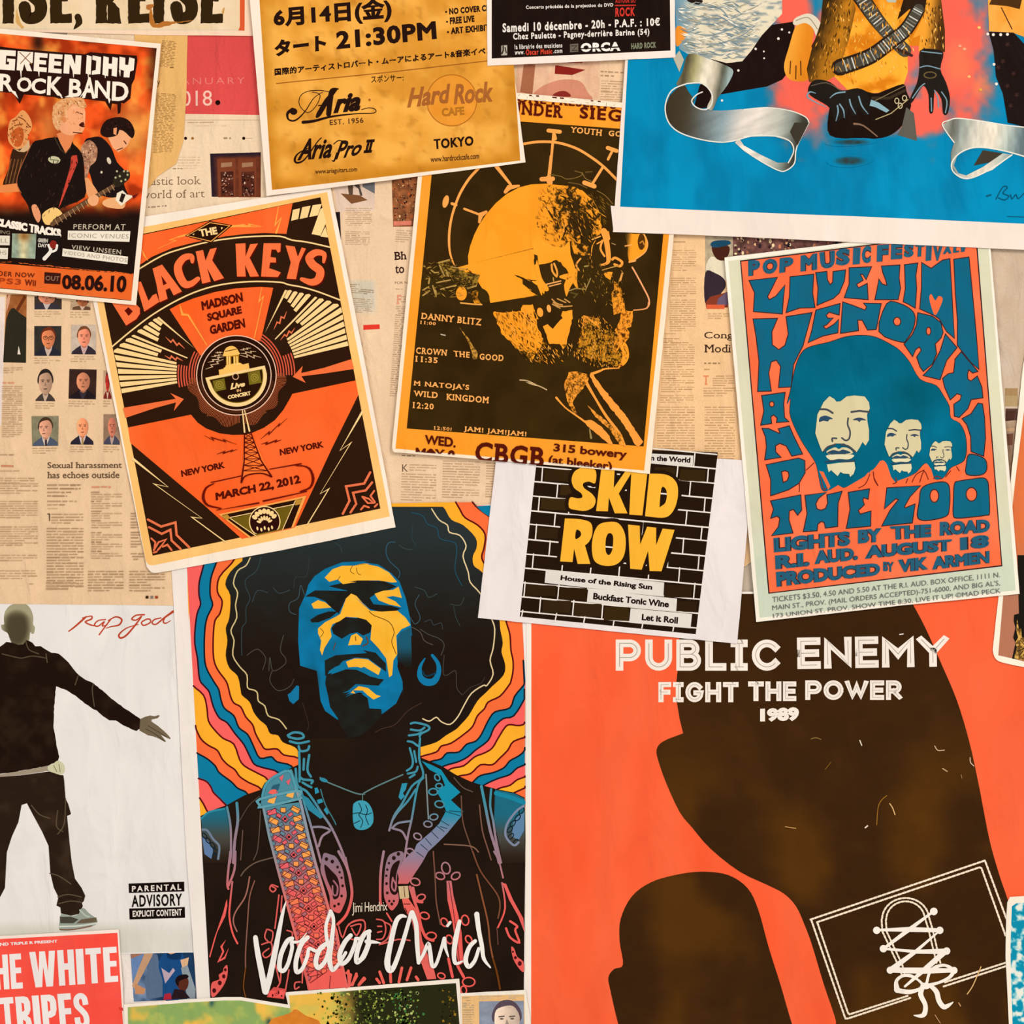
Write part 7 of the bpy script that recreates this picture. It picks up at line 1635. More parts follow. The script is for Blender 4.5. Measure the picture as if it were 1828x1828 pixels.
bf.poly('pictogram', c6([(128,298),(166,294),(166,360),(128,362)]), 'b8b0a0'); bf.line('pictogram', c6([(140,302),(140,330),(132,350)]),2.4, '1a0e08'); bf.line('pictogram', c6([(152,310),(160,345)]),2, '1a0e08')
bf.poly('pictogram#2', c6([(576,288),(630,284),(630,338),(576,342)]), '6a6054'); bf.line('pictogram#2', c6([(585,300),(620,298),(590,330),(622,328)]),1.4, '1a0e08')

# ================================================================ big blue painted band poster
e2 = Z(1328,0,3.656)
bl = Sheet('band_poster', 'big blue poster of bare-chested leather-clad musicians with silver ribbons, wide white margin', 'poster',
           [(1129,-110),(1960,-110),(1960,452),(1828,446),(1525,432.5),(1328,423),(1094,414),(1116,107)],5.2, 'f2e2d6', M_GLOSS, tilt=(0,0.002))
def blue(x, y):
    b = mix('0078a6', '0094c6', sst(0.25,0.75, fbm(x * 1.6, y * 0.8,70,5)) * 0.65 + 0.2 * sst(250,380, y))
    X = (x - 1328) * 3.656; Y = y * 3.656
    n = (fbm(x, y, 26,7) - 0.5) * 2.2
    def soft(cx, cy, rx, ry, s=0.35): return 1 - sst(1 - s, 1 + s, np.sqrt(((X - cx) / rx) ** 2 + ((Y - cy) / ry) ** 2) + n * 0.35)
    r = np.maximum.reduce([soft(430,500,250,360), soft(1330,330,290,480), soft(1150,760,260,130), soft(300,60,160,140), soft(840,300,420,460)])
    c = mix(b, 'fa6450', r * 0.97)
    y2 = np.maximum(soft(1400,420,80,120, .8), soft(1550,560,50,60, .8))
    return mix(c, 'f09a58', y2 * 0.35)
bl.paint('blue_ground', [(1132,-105),(1960,-105),(1960,405),(1107,369)],4, lambda x, y, u, v: blue(x, y))
bl.poly('white_margin', [(1090,367),(1107,369.3),(1328,379),(1525,386),(1828,399.5),(1960,404.5),(1960,450),(1828,444.5),(1525,431),(1328,421.5),(1095,412.8)], 'f2e2d6')
def grad2(a, b, seed, s=14, th=(0.35,0.65)):
    return lambda x, y: mix(a, b, sst(th[0], th[1], fbm(x, y, s, seed)))
# left musician: draped white shirt, dark star-strewn trousers, forearm
bl.poly('printed_musician', e2([(-230,400),(-60,250),(0,180),(130,170),(330,140),(330,420),(250,520),(150,565),(0,590),(-170,620),(-200,700),(-330,712),(-290,560),(-220,480)]), '1c0c08')
bl.poly('printed_musician', c6([(1262,-20),(1960,-20),(1960,90),(1828,230),(1760,330),(1700,400),(1600,412),(1440,370),(1345,352),(1290,320),(1270,200)]), lambda x, y: mix(mix('6f98ac', 'e6dabe', sst(1212,1258, x + 12 * fbm(x, y, 20,2))), '7f9096', 0.85 * sst(0.5,0.66, fbm(x * 0.45 + y * 0.9, y * 3.4 - x * .6,15,5))), sub=3)
for q in ([(1300,120),(1500,160),(1700,90),(1828,20)],[(1320,200),(1500,230),(1700,160)],[(1340,280),(1520,290),(1700,230),(1800,150)],[(1380,330),(1560,360),(1700,330)],[(1450,20),(1560,60),(1620,130)]):
    bl.line('printed_musician', c6(q),[1,3,2.4,1][:len(q)], '8a989a', smooth=4)
bl.poly('printed_musician', c6(sp([(1268,180),(1320,178),(1342,220),(1310,270),(1270,300)],4)), 'f0922c'); bl.poly('printed_musician', c6(sp([(1340,0),(1440,0),(1420,30),(1370,20)],3)), '241812')
for x, y in ((1788,320),(1675,460),(1568,656)): bl.poly('printed_musician', c6(ell(x, y, 8,8,8)), 'e8e0d8', step=False)
for x, y, r_ in ((248,192,8),(296,212,7),(225,252,9),(76,318,8),(130,336,6),(132,380,6)): bl.poly('printed_musician', e2(ell(x, y, r_, r_, 8)), 'f0e0d8', step=False)
bl.poly('printed_musician', e2(sp([(352,150),(450,180),(444,300),(436,440),(410,525),(300,520),(262,440),(290,320)],4)), lambda x, y: mix('f5a83c', 'e0841c', sst(1400,1445, x + (y - 90) * .2)), sub=5)
for q in ([(305,400),(300,480)],[(370,400),(372,490)],[(340,430),(338,515)]): bl.line('printed_musician', e2(q),2.2, '6a3a10')
bl.poly('printed_musician', e2(sp([(320,150),(340,115),(420,88),(480,120),(512,190),(480,250),(450,185),(400,150),(340,165)],4)), 'e0d4bc')
bl.line('printed_musician', e2([(340,135),(420,115),(480,190)]),1.6, '9a8c78', smooth=4)
bl.poly('printed_musician', e2([(440,300),(470,250),(460,380)]), '4a1c10')
# centre musician
skin = lambda x, y: mix('d97c10', 'fcae34', sst(0.35,0.6, fbm(x, y, 26,8)))
bl.poly('printed_musician#2', e2([(540,-60),(1290,-60),(1260,60),(1200,150),(1150,300),(1070,300),(1070,470),(1040,560),(960,600),(800,610),(680,590),(590,500),(560,400),(620,200)]), skin, sub=6)
bl.poly('printed_musician#2', e2([(520,-60),(700,-60),(730,60),(690,240),(640,400),(590,500),(520,540),(425,535),(410,450),(440,330),(500,150)]), lambda x, y: mix('2c1c08', 'd88a1c', np.clip(0.75 * sst(1455,1500, x + 0.35 * (y - 60)) * sst(1535,1505, x + .2 * (y - 60)) + 0.3 * (fbm(x, y, 12,12) - .3),0,1)), sub=5)
bl.poly('printed_musician#2', e2([(1160,-60),(1280,-60),(1312,200),(1312,340),(1140,335),(1150,230),(1100,250),(1180,90)]), lambda x, y: mix('f0a030', '4a2c0c', sst(1652,1684, x + (y - 40) * 0.12)), sub=5)
bl.poly('printed_musician#2', e2([(1000,130),(1040,0),(1060,-60),(1200,-60),(1180,80),(1080,60)]), '2c1a0c')
bl.poly('printed_musician#2', e2([(920,-10),(1000,-10),(990,16),(940,14)]), 'b8c0b0')
bl.poly('printed_musician#2', e2(sp([(550,760),(590,640),(720,580),(850,610),(920,590),(1040,548),(1062,600),(1092,690),(1040,810),(960,880),(860,905),(700,905),(560,882)],3)), '1c0e08')
bl.poly('printed_musician#2', e2([(1060,700),(1110,740),(1130,920),(1000,880),(1030,830)]), '5c5a50')
bl.line('printed_musician#2', e2([(840,640),(950,640),(1050,590)]),5, '3a2c1c'); bl.line('printed_musician#2', e2([(860,780),(960,740),(1070,650)]),1.6, 'b8a878'); bl.line('printed_musician#2', e2([(850,660),(1050,560)]),1.2, '8a7a58')
for x, y in ((998,658),(1020,690),(1048,640)): bl.line('printed_musician#2', e2(ell(x, y, 14,18,8)),1.6, 'c8b890', closed=True)
bl.line('printed_musician#2', e2([(720,808),(780,820),(870,890)]),[4,2.5,2], '8a6a54', smooth=3)
def ribs(part, axis, w0, w1, n, dark='2a1c12', light='a8a89c'):
    A = sp(axis, 8, False); L = len(A)
    bl.line(part, axis, [w0, w1] if len(axis) == 2 else list(np.linspace(w0, w1, len(axis))), dark, smooth=6)
    bl.line(part, axis, [w0 * 0.8] * len(axis), '4a4438', smooth=6)
    for k in range(n):
        t = (k + 0.5) / n * (L - 2); i = int(t); p = A[i]; q = A[i + 1]; dx, dy = q[0] - p[0], q[1] - p[1]; d = math.hypot(dx, dy) + 1e-6
        w = (w0 + (w1 - w0) * k / n) * 0.36
        c = mix(light, 'dfe0d8', np.array([0.5 + 0.5 * math.sin(k * 0.9)]))[0] * (0.62 + 0.38 * (k % 2))
        bl.line(part, [(p[0] - dy / d * w, p[1] + dx / d * w),(p[0] + dy / d * w, p[1] - dx / d * w)],2.1, tuple(c * 255), step=(k == 0), caps=False)
ribs('bandolier', e2([(750,-40),(860,120),(960,240),(1050,330)]),30,20,22); ribs('bandolier#2', e2([(1140,60),(1060,190),(960,270),(820,370),(625,440)]),24,30,26)
bl.line('bandolier', e2([(1000,320),(1095,362)]),5, '3a241a')
bl.hatch('printed_musician#2', e2([(560,0),(1000,0),(1150,300),(1060,500),(700,590),(600,500)]),170,9,80,['e08c18', 'f8b84c', 'c87a14', 'fbc060'],1.8,35,3)
bl.hatch('printed_musician#2', e2([(540,0),(700,0),(690,240),(590,500),(430,530),(440,330),(500,150)]),150,10,100,['5a3a0c', '2c1c08', 'a0681c', 'd89430'],1.8,20,4)
bl.hatch('printed_musician#2', e2([(1180,0),(1280,0),(1312,330),(1150,330),(1160,200)]),90,9,85,['6a400c', '3c240a', 'e09a30', 'fbc060'],1.8,20,5)
bl.hatch('printed_musician', c6([(1270,0),(1828,0),(1828,230),(1700,400),(1440,370),(1290,320)]),360,16,5,['8e9c9c', 'f0e6d0', '6f8894', 'fbf2de', 'b0a890'],1.9,32,6)
# gloves
GL = '1e1814'
bl.poly('glove', e2(sp([(425,560),(470,520),(560,535),(640,590),(740,575),(810,610),(826,700),(815,750),(775,745),(740,700),(735,752),(700,750),(680,700),(665,775),(640,770),(600,800),(575,740),(545,690),(430,620)],3)), GL)
for q in ([(470,610),(430,600),(420,640),(540,700)],[(600,790),(615,730),(610,690)],[(655,770),(650,720),(625,680)],[(730,745),(700,690),(690,650)],[(812,745),(770,690),(750,630)],[(560,640),(600,610),(660,600)]):
    bl.line('glove', e2(q),[1,2.6,2.6,1][:len(q)], '7c9eae', smooth=4)
bl.poly('glove', e2([(830,650),(880,670),(950,720),(930,735),(860,700),(820,690)]), '8ab0bc')
bl.line('glove', e2([(440,560),(540,540),(630,590)]),1.4, '6a5c4c', smooth=3)
bl.poly('glove#2', e2(sp([(1150,330),(1230,320),(1302,345),(1282,450),(1320,540),(1345,640),(1330,740),(1300,740),(1290,650),(1250,590),(1240,640),(1235,730),(1210,730),(1205,620),(1175,560),(1140,600),(1095,672),(1085,640),(1130,540),(1145,440)],3)), GL)
for q in ([(1225,725),(1222,640)],[(1315,735),(1325,660),(1290,600)],[(1270,700),(1265,640),(1245,590)],[(1100,640),(1150,570),(1180,545)],[(1150,440),(1200,430),(1280,450)],[(1160,335),(1290,350)]):
    bl.line('glove#2', e2(q),2.0, '7a98a6', smooth=4)
bl.line('glove#2', e2(ell(1215,490,40,20,14)),2, '6a5a34', closed=True)
# right musician
bl.poly('printed_musician#3', e2([(1590,-60),(1960,-60),(1960,300),(1828,240),(1750,212),(1600,205)]), lambda x, y: mix('e8922c', 'fcb85c', fbm(x, y, 14,9)), sub=8)
bl.poly('printed_musician#3', e2([(1600,30),(1640,-60),(1828,-60),(1800,60),(1720,40)]), '4a2c10')
bl.poly('printed_musician#3', e2([(1598,208),(1760,212),(1828,285),(1960,330),(1960,860),(1722,800),(1690,610),(1645,500),(1630,330)]), '1c100e')
for x, y in ((1720,290),(1690,400),(1760,480),(1720,560),(1780,620),(1740,690),(1660,440)):
    bl.poly('printed_musician#3', e2([(x + (20 if k % 2 == 0 else 8) * math.cos(k * PI / 5 + 0.4), y + (20 if k % 2 == 0 else 8) * math.sin(k * PI / 5 + 0.4)) for k in range(10)]), '3c2420', step=False)
for x, y in ((1592,222),(1628,226),(1676,226),(1720,224),(1632,420),(1648,548)): bl.poly('printed_musician#3', e2(ell(x, y, 10,10,8)), 'f0e4d8', step=False)
bl.line('printed_musician#3', e2([(1680,50),(1750,190)]),2, '5a2c18')
for x, y, c in ((1535,180, 'f0c070'),(1545,585, 'e0a040'),(1440,320, 'f0a880'),(1470,500, 'f0b070'),(1410,300, 'f0a080')): bl.poly('sparkle', e2(ell(x, y, 12,10,8)), c, step=False)
# silver ribbons
def ramp(stops, x):
    xs = [p[0] for p in stops]; cs = np.array([hexa(p[1]) for p in stops])
    return np.stack([np.interp(x, xs, cs[:, i]) for i in range(3)],-1)
def silver(x, y):
    c = ramp([(1185, '3c3424'),(1215, '4c4638'),(1250, '6f7a7c'),(1290, '8ea2a8'),(1322, 'd8cfc6'),(1352, 'ece2d6'),(1388, 'c4c4b8'),(1412, '848c84'),(1432, '3a3a30')], x + 0.25 * (y - 220))
    return np.clip(c * (0.86 + 0.28 * fbm(x * 0.5 + y, y * 0.4,9,14))[:, None],0,1)
def silver_curl(x, y):
    c = ramp([(1205, '9a9478'),(1222, '4a4430'),(1238, 'a8a070'),(1258, 'f0e6d0'),(1276, 'd8ccb4'),(1290, '5a5a4c'),(1304, '9ab0b0')], x + 0.2 * (y - 130))
    return np.clip(c * (0.86 + 0.28 * fbm(x * 2.0, y * 0.5,9,14))[:, None],0,1)
def silver_right(x, y):
    c = ramp([(1680, 'c0c4b8'),(1700, '6a6a60'),(1716, '98a29a'),(1742, 'cfcabc'),(1775, 'ece0cc'),(1802, 'b4c0b8'),(1828, '667a80'),(1900, '50504a')], x + 0.2 * (y - 230))
    return np.clip(c * (0.86 + 0.28 * fbm(x * 2.0, y * 0.5,9,15))[:, None],0,1)
WE = 'e6e4d8'
bl.poly('silver_ribbon', c6(sp([(1350,352),(1470,380),(1600,430),(1642,470),(1600,560),(1540,640),(1508,715),(1470,700),(1500,620),(1440,550),(1340,545),(1270,555),(1310,470)],3)), silver_curl, sub=3)
RB1 = c6([(1300,552),(1230,620),(1195,700),(1215,790),(1280,855),(1400,900),(1540,925),(1640,918),(1740,890),(1828,878)]) + e2([(60,890),(200,890),(300,925),(322,985),(290,1060),(220,1062),(110,1010),(0,950),(-30,905),(-60,930),(0,985),(120,1060),(220,1112),(275,1112),(330,1065),(345,960),(425,800),(400,762),(300,722),(150,702),(0,715)]) + c6([(1700,712),(1560,722),(1430,716),(1370,690),(1390,650),(1350,600),(1330,560)])
bl.poly('silver_ribbon', RB1, lambda x, y: mix(silver(x, y), '3c3222', (1 - sst(1195,1285, x)) * 0.75), sub=4)
bl.line('silver_ribbon', c6([(1340,545),(1240,590),(1198,690),(1215,790),(1280,858),(1400,903),(1540,927),(1640,920),(1740,892),(1828,878)]),2.2, WE, smooth=4)
bl.line('silver_ribbon', c6([(1340,545),(1440,545),(1500,610),(1500,680),(1460,715),(1400,700),(1370,660),(1400,620),(1440,600)]),2.2, WE, smooth=4)
bl.line('silver_ribbon', e2([(0,715),(150,702),(300,722),(400,762),(425,800)]),1.8, WE, smooth=4); bl.line('silver_ribbon', e2([(425,800),(345,960),(330,1065),(272,1114),(220,1110),(110,1052),(0,980)]),2.0, WE, smooth=4); bl.line('silver_ribbon', e2([(0,890),(200,888),(300,922),(325,985),(290,1062)]),2.0, WE, smooth=4)
bl.poly('silver_ribbon', e2([(330,800),(425,800),(350,950),(320,900),(300,860)]), '3a342a')
bl.poly('silver_ribbon', c6([(1250,380),(1290,330),(1320,390),(1290,470)]), 'b8b4a0')
R2 = e2([(1295,815),(1340,785),(1400,772),(1550,790),(1700,815),(1960,840),(1960,1060),(1828,1020),(1700,985),(1560,962),(1470,970),(1395,1010),(1370,1080),(1400,1130),(1450,1145),(1560,1090),(1690,1000),(1755,1010),(1620,1110),(1470,1166),(1400,1152),(1352,1080),(1350,1000),(1372,930)])
bl.poly('silver_ribbon#2', R2, silver_right, sub=3)
bl.line('silver_ribbon#2', e2([(1372,930),(1295,815),(1340,785),(1400,772),(1550,790),(1700,815),(1828,830)]),2, WE, smooth=4); bl.line('silver_ribbon#2', e2([(1828,1020),(1700,985),(1560,962),(1470,970),(1395,1010),(1355,1070),(1375,1130),(1460,1166),(1600,1110),(1750,1010)]),2.4, WE, smooth=4)
bl.poly('silver_ribbon#2', e2([(1500,1080),(1560,980),(1690,1000),(1600,1060)]), '40382c')
# painted smears and signature
sm = lambda cx, cy, rx, ry: (lambda x, y: mix(blue(x, y), '303a38', (1 - sst(0.2,0.9, np.sqrt(((x - cx) / rx) ** 2 + ((y - cy) / ry) ** 2))) * (0.6 + 0.6 * fbm(x, y, 5,3))))
for cx, cy, rx, ry in ((700,928,170,26),(690,1050,150,42)):
    c_ = e2((cx, cy)); bl.poly('paint_smear', ell(c_[0], c_[1], rx / 3.656, ry / 3.656,24,-3), sm(c_[0], c_[1], rx / 3.656, ry / 3.656), sub=3)
bl.line('signature', e2([(1645,1300),(1690,1220),(1720,1225),(1690,1260),(1730,1280),(1700,1305),(1660,1290)]),1.6, '0a4a68', smooth=4); bl.line('signature', e2([(1740,1270),(1750,1298),(1775,1270),(1790,1296),(1828,1262)]),1.6, '0a4a68', smooth=4)
bl.line('signature', e2([(1585,1280),(1610,1272)]),3, '0a5a7c'); bl.line('signature', e2([(1720,1412),(1828,1416)]),1.2, '0a5a7c')
bl.labels.update({'printed_musician': 'musician in loose white shirt and dark trousers', 'printed_musician#2': 'bare-chested musician with crossed belts', 'printed_musician#3': 'musician in star-patterned trousers', 'silver_ribbon': 'curling silver ribbon', 'bandolier': 'ribbed silver belt'})

# ================================================================ torn headline poster, top left
hd = Sheet('headline_poster', 'rust-stained poster with huge dark block capitals in a red frame, top left corner', 'poster',
           [(-120,-120),(441,-120),(453,64),(285,63),(-120,52)],1.7, 'f8d6b8', M_POSTER)
hd.poly('red_frame', c3([(-400,-400),(1738,-400),(1736,218),(900,216),(-400,210)]), 'e4d0b0')
hd.poly('red_frame', c3([(1700,-400),(1738,-400),(1735,218),(1690,216),(1702,190)]), 'de5a30')
hd.poly('inner_paper', c3([(-400,-400),(1702,-400),(1702,180),(1690,206),(1500,208),(-400,196)]), lambda x, y: mix('e6c794', 'f3dcc0', fbm(x, y, 26,4)), sub=12)
HB = '33220c'
for i, (t, x0, x1) in enumerate((('I', 18,102),('S', 132,328),('E', 355,510),('R', 680,850),('E', 908,1062),('I', 1088,1168),('S', 1208,1398),('E', 1425,1582))):
    if t == 'I': hd.poly('block_letter#%d' % i, c3(rough([(x0,-200),(x1,-200),(x1 - 4,166),(x0,166)],3,18, i)), HB)
    elif t == 'E': hd.poly('block_letter#%d' % i, c3(rough([(x0,-200),(x1 - 10,-200),(x1 - 10,-120),(x0 + 85,-120),(x0 + 85,-60),(x1 - 30,-60),(x1 - 30,10),(x0 + 85,10),(x0 + 85,100),(x1,96),(x1 - 2,162),(x0,166)],2.5,20, i)), HB)
    elif t == 'R': hd.poly('block_letter#%d' % i, c3(rough([(x0,-200),(x1 - 40,-200),(x1,-160),(x1 - 5,-40),(x1 - 50,10),(x1 - 5,60),(x1 + 10,166),(x1 - 90,166),(x1 - 92,50),(x0 + 82,30),(x0 + 82,166),(x0,166)],2.5,20, i)), HB)
    else: hd.line('block_letter#%d' % i, c3([(x1 - 42,-90),(x1 - 60,-160),(x0 + 60,-160),(x0 + 40,-90),(x0 + 90,-40),(x1 - 45,20),(x1 - 42,90),(x1 - 80,126),(x0 + 60,122),(x0 + 42,50)]),[18,20,22,22,23,23,22,21,21,22], HB, smooth=5)
hd.line('comma', c3([(552,120),(560,160),(525,205)]),[12,12,2], HB, smooth=4)
for q, c in (([(1060,120),(1080,195),(1180,185),(1250,165),(1400,140),(1260,155),(1160,150),(1100,165),(1075,60)], 'b8702c'),([(120,60),(140,150),(170,190),(150,200),(110,150)], 'd8a860'),([(1040,40),(1090,30),(1080,60),(1045,70)], 'b87034'),([(1575,90),(1590,50),(1588,100)], 'c89850')):
    hd.poly('rust_stain', c3(rough(sp(q, 3),3,14,4)), c)
hd.kinds['rust_stain'] = 'stuff'
# ================================================================ rock band game poster, left edge
gd = Sheet('game_poster', 'fiery orange poster of three guitarists with white logo lettering, upper left edge', 'poster',
           [(-100,41),(0,51),(287.5,78),(243,545),(0,521),(-100,512)],3.9, 'fbe8d2', M_GLOSS, tilt=(0.002,0.001))
def fire(x, y):
    X = x * 3.974; Y = y * 3.974
    a = fbm(x, y, 34,5,3)
    c = mix('a8300a', 'f6581c', sst(.3, .62, a)); c = mix(c, 'fba040', sst(.5, .8, fbm(x, y, 30,9)) * .8)
    c = mix(c, 'fcb458', np.exp(-(((X - 950) / 130) ** 2 + ((Y - 940) / 190) ** 2)) * .8 + np.exp(-(((X - 340) / 90) ** 2 + ((Y - 900) / 140) ** 2)) * .5)
    d = sst(1010,1110, X) * sst(1000,300, Y) * .8 + sst(330,240, Y) * sst(560,620, X) * 1.0 + sst(1440,1580, Y + 60 * a) + np.exp(-(((X - 270) / 50) ** 2 + ((Y - 300) / 80) ** 2)) * .9
    return mix(c, '1e0f08', np.clip(d, 0,1))
GQ = [(-95,51),(279.8,86),(234,537),(-95,506)]
gd.paint('fiery_ground', GQ, 3, lambda x, y, u, v: fire(x, y))
band_ = c1([(0,108),(100,112),(200,125),(300,130),(420,145),(540,160),(700,175),(820,180),(946,195)])
gd.poly('orange_band', [(-95,462)] + rough(band_, 1.2,4,5)[:-8] + [band_[-1],(234.3,536),(-94,505)], lambda x, y: mix('f0601e', 'e87434', fbm(x, y, 14,3)), sub=8)
# logo backing and lettering
LBK = '2a0e08'; LW = 'f9ecda'
gd.poly('logo_backing', c3([(-40,350),(0,330),(120,345),(600,385),(640,370),(970,395),(975,430),(955,560),(935,600),(925,700),(880,735),(860,730),(855,800),(835,812),(832,740),(795,735),(785,785),(745,720),(620,705),(500,700),(420,700),(390,690),(170,670),(140,738),(95,660),(-40,650)]), LBK)
def gb(part, t, q, b): gd.text(part, t, c3(q), LW, bold=b)
BLK = {'G': [[(.0,0),(1,0),(1, .28),(.42, .28),(.42, .72),(.62, .72),(.62, .58),(.5, .58),(.5, .42),(1, .42),(1,1),(.0,1)]], 'R': [[(0,0),(1,0),(1, .55),(.78, .62),(1,1),(.66,1),(.46, .64),(.38,1),(0,1)]], 'E': [[(0,0),(1,0),(1, .24),(.4, .24),(.4, .38),(.92, .38),(.92, .6),(.4, .6),(.4, .76),(1, .76),(1,1),(0,1)]],
       'N': [[(0,0),(.42,0),(.66, .5),(.66,0),(1,0),(1,1),(.62,1),(.34, .5),(.34,1),(0,1)]], 'D': [[(0,0),(.34, .06),(.34,1),(0, .96)],[(.4,0),(1, .05),(1, .92),(.42,1),(.42, .8),(.68, .74),(.68, .26),(.4, .22)]], 'A': [[(0,0),(.38, .05),(.38, .36),(.62, .36),(.62,0),(1, .04),(1,1),(.64, .96),(.64, .62),(.4, .62),(.4,1),(0, .95)]],
       'Y': [[(0,0),(.38, .04),(.4, .38),(.6, .38),(.64,0),(1, .05),(.98, .62),(.74, .7),(.72,1),(.34,1),(.34, .68),(.02, .62)]]}
for k_, (t, x0, x1, y0, y1) in enumerate((('G', -6,110,352,500),('R', 122,234,362,506),('E', 242,336,372,512),('E', 346,442,380,522),('N', 454,576,386,528),('D', 612,716,390,535),('A', 730,834,398,545),('Y', 844,954,402,552))):
    qd = c3([(x0 + 4, y0),(x1 + 2, y0 + 8),(x1 - 6, y1),(x0 - 4, y1 - 8)])
    for i_, o_ in enumerate(BLK[t]): gd.poly('logo#%d%d' % (k_, i_), loc(qd)(o_), LW)
gd.line('logo#x', c3([(140,372),(225,455)]),1.5, '8a5c2c'); gd.line('logo#x', c3([(215,375),(145,450)]),1.5, '8a5c2c')
for x in (148,275,520,625,745,850): gd.line('logo#x', c3([(x, 500),(x + 2,540 + x % 17)]),[3, .8], LW)
for t, x0, x1, y0, y1 in (('R', -4,100,522,652),('O', 120,225,545,655),('C', 222,325,552,668),('K', 335,445,540,680),('B', 490,580,558,690),('A', 585,680,545,700),('N', 672,780,570,700),('D', 795,912,578,720)):
    gd.text('logo#b' + t + str(x0), t, c3([(x0 + 3, y0),(x1 + 3, y0 + 6),(x1 - 4, y1),(x0 - 3, y1 - 6)]), LW, bold=0.03)
for q in ([(60,630),(110,650),(130,700)],[(400,650),(445,690),(440,700)],[(455,690),(510,665),(520,690)],[(560,700),(600,640),(610,650)],[(755,660),(785,705),(775,735)]): gd.poly('logo#s', c3(q), LW, step=False)
# figures
P1 = 'printed_guitarist'
gd.poly(P1 + '#1', c3(sp([(90,1060),(170,1060),(200,1100),(190,1200),(140,1300),(90,1330),(20,1310),(60,1200)],3)), '3a2010')
for x in (60,85,110,135): gd.line(P1 + '#1', c3([(x + 20,1130),(x - 20,1300)]),1.4, '8a5a30', step=False)
gd.poly(P1 + '#1', c3([(90,1050),(140,1070),(205,990),(215,1060),(170,1080),(130,1075)]), 'd8b080')
gd.poly(P1 + '#1', c3(sp([(55,940),(70,860),(110,830),(160,780),(210,830),(228,900),(200,960),(190,1020),(130,1060),(90,1040),(60,1000)],3)), 'e89c5c')
gd.poly(P1 + '#1', c3(sp([(80,950),(100,920),(150,900),(170,960),(150,1030),(110,1040),(80,1000)],3)), 'c85c24')
for q in ([(70,920),(110,890),(160,880)],[(130,830),(170,850),(210,900)],[(90,860),(120,850)]): gd.line(P1 + '#1', c3(q),2, '8a4418', smooth=3)
gd.poly(P1 + '#1', c3([(-40,1320),(120,1300),(140,1360),(-40,1370)]), 'e88a4c')
# right guitarist
gd.poly(P1 + '#3', c3(sp([(600,1000),(650,975),(720,975),(790,1050),(830,1150),(890,1220),(880,1310),(900,1400),(700,1380),(640,1240),(590,1120)],3)), '1e1210')
gd.poly(P1 + '#3', c3(sp([(590,1020),(640,995),(690,1050),(680,1140),(640,1180),(620,1250),(600,1260),(600,1180),(570,1090)],3)), lambda x, y: mix('7a4a34', 'f0b890', fbm(x, y, 5,4)), sub=2.5)
gd.poly(P1 + '#3', c3([(760,960),(860,900),(940,960),(900,1040),(840,1080),(800,1050)]), 'f0a878')
gd.poly(P1 + '#3', c3(sp([(715,950),(720,900),(760,850),(850,830),(920,860),(955,930),(940,980),(910,960),(890,940),(850,920),(830,960),(760,975)],3)), '22100c')
gd.poly(P1 + '#3', c3([(805,910),(830,905),(825,960),(805,950)]), 'e89868'); gd.line(P1 + '#3', c3([(880,1000),(895,1020)]),2, '4a1c10'); gd.line(P1 + '#3', c3([(830,1065),(870,1050)]),1.8, '5a2414')
gd.poly(P1 + '#3', c3(ell(773,1140,14,26,10,-20)), 'd8c8b0'); gd.poly(P1 + '#3', c3(ell(720,1222,8,10,8)), 'd8c8b0')
gd.poly(P1 + '#3', c3(sp([(590,1280),(620,1260),(660,1310),(700,1380),(690,1440),(650,1430),(610,1360)],3)), 'eba068')
gd.poly(P1 + '#3', c3(sp([(725,1440),(760,1410),(850,1400),(890,1430),(870,1480),(760,1470)],3)), 'f0b078')
gd.poly(P1 + '#3', c3([(830,1370),(870,1350),(900,1380),(950,1390),(860,1460),(820,1420)]), 'f3e6cc'); gd.poly(P1 + '#3', c3([(862,1370),(892,1380),(868,1440),(845,1425)]), '2a1a14'); gd.poly(P1 + '#3', c3([(935,1390),(985,1372),(950,1410)]), '6a1410')
# centre guitarist
gd.poly(P1 + '#2', c3(sp([(375,975),(300,990),(225,1020),(150,1180),(118,1290),(150,1380),(200,1460),(240,1580),(340,1590),(430,1480),(600,1400),(600,1260),(590,1120),(560,1060),(520,1020),(500,980)],3)), '1b0f0b')
gd.poly(P1 + '#2', c3([(400,950),(480,920),(530,960),(500,1040),(465,1085),(430,1020)]), 'e98a54')
gd.poly(P1 + '#2', c3(sp([(440,780),(540,740),(600,770),(605,850),(590,930),(560,945),(500,960),(440,940),(410,880)],3)), 'f5a878')
gd.poly(P1 + '#2', c3(rough(sp([(372,830),(380,750),(440,705),(520,690),(590,700),(612,760),(570,770),(520,745),(480,790),(470,860),(430,870),(420,930),(385,900)],3),3,12,4)), lambda x, y: mix('d07838', 'fcd0a0', fbm(x, y, 4,8)), sub=2.5)
gd.poly(P1 + '#2', c3(sp([(560,885),(590,865),(600,900),(575,900)],3)), '4a1408'); gd.line(P1 + '#2', c3([(545,795),(585,810)]),2, '7a3a1c'); gd.poly(P1 + '#2', c3(ell(455,850,14,22,10)), 'e08850')
gd.line(P1 + '#2', c3([(520,940),(580,945)]),2, '5a2410')
gd.line(P1 + '#2', c3([(385,970),(430,1060),(465,1090),(500,1050)]),1.6, '4a3828'); gd.line(P1 + '#2', c3([(225,1020),(150,1180),(118,1290),(150,1370)]),1.2, 'b0643c', smooth=3)
gd.poly(P1 + '#2', c3([(505,1105),(545,1100),(552,1150),(430,1450),(415,1475),(430,1420),(500,1180)]), 'cc4434')
gd.poly(P1 + '#2', c3(ell(385,1134,44,26,16,8)), 'd0c8a0'); gd.line(P1 + '#2', c3([(355,1132),(415,1138)]),1.4, '5a6a48')
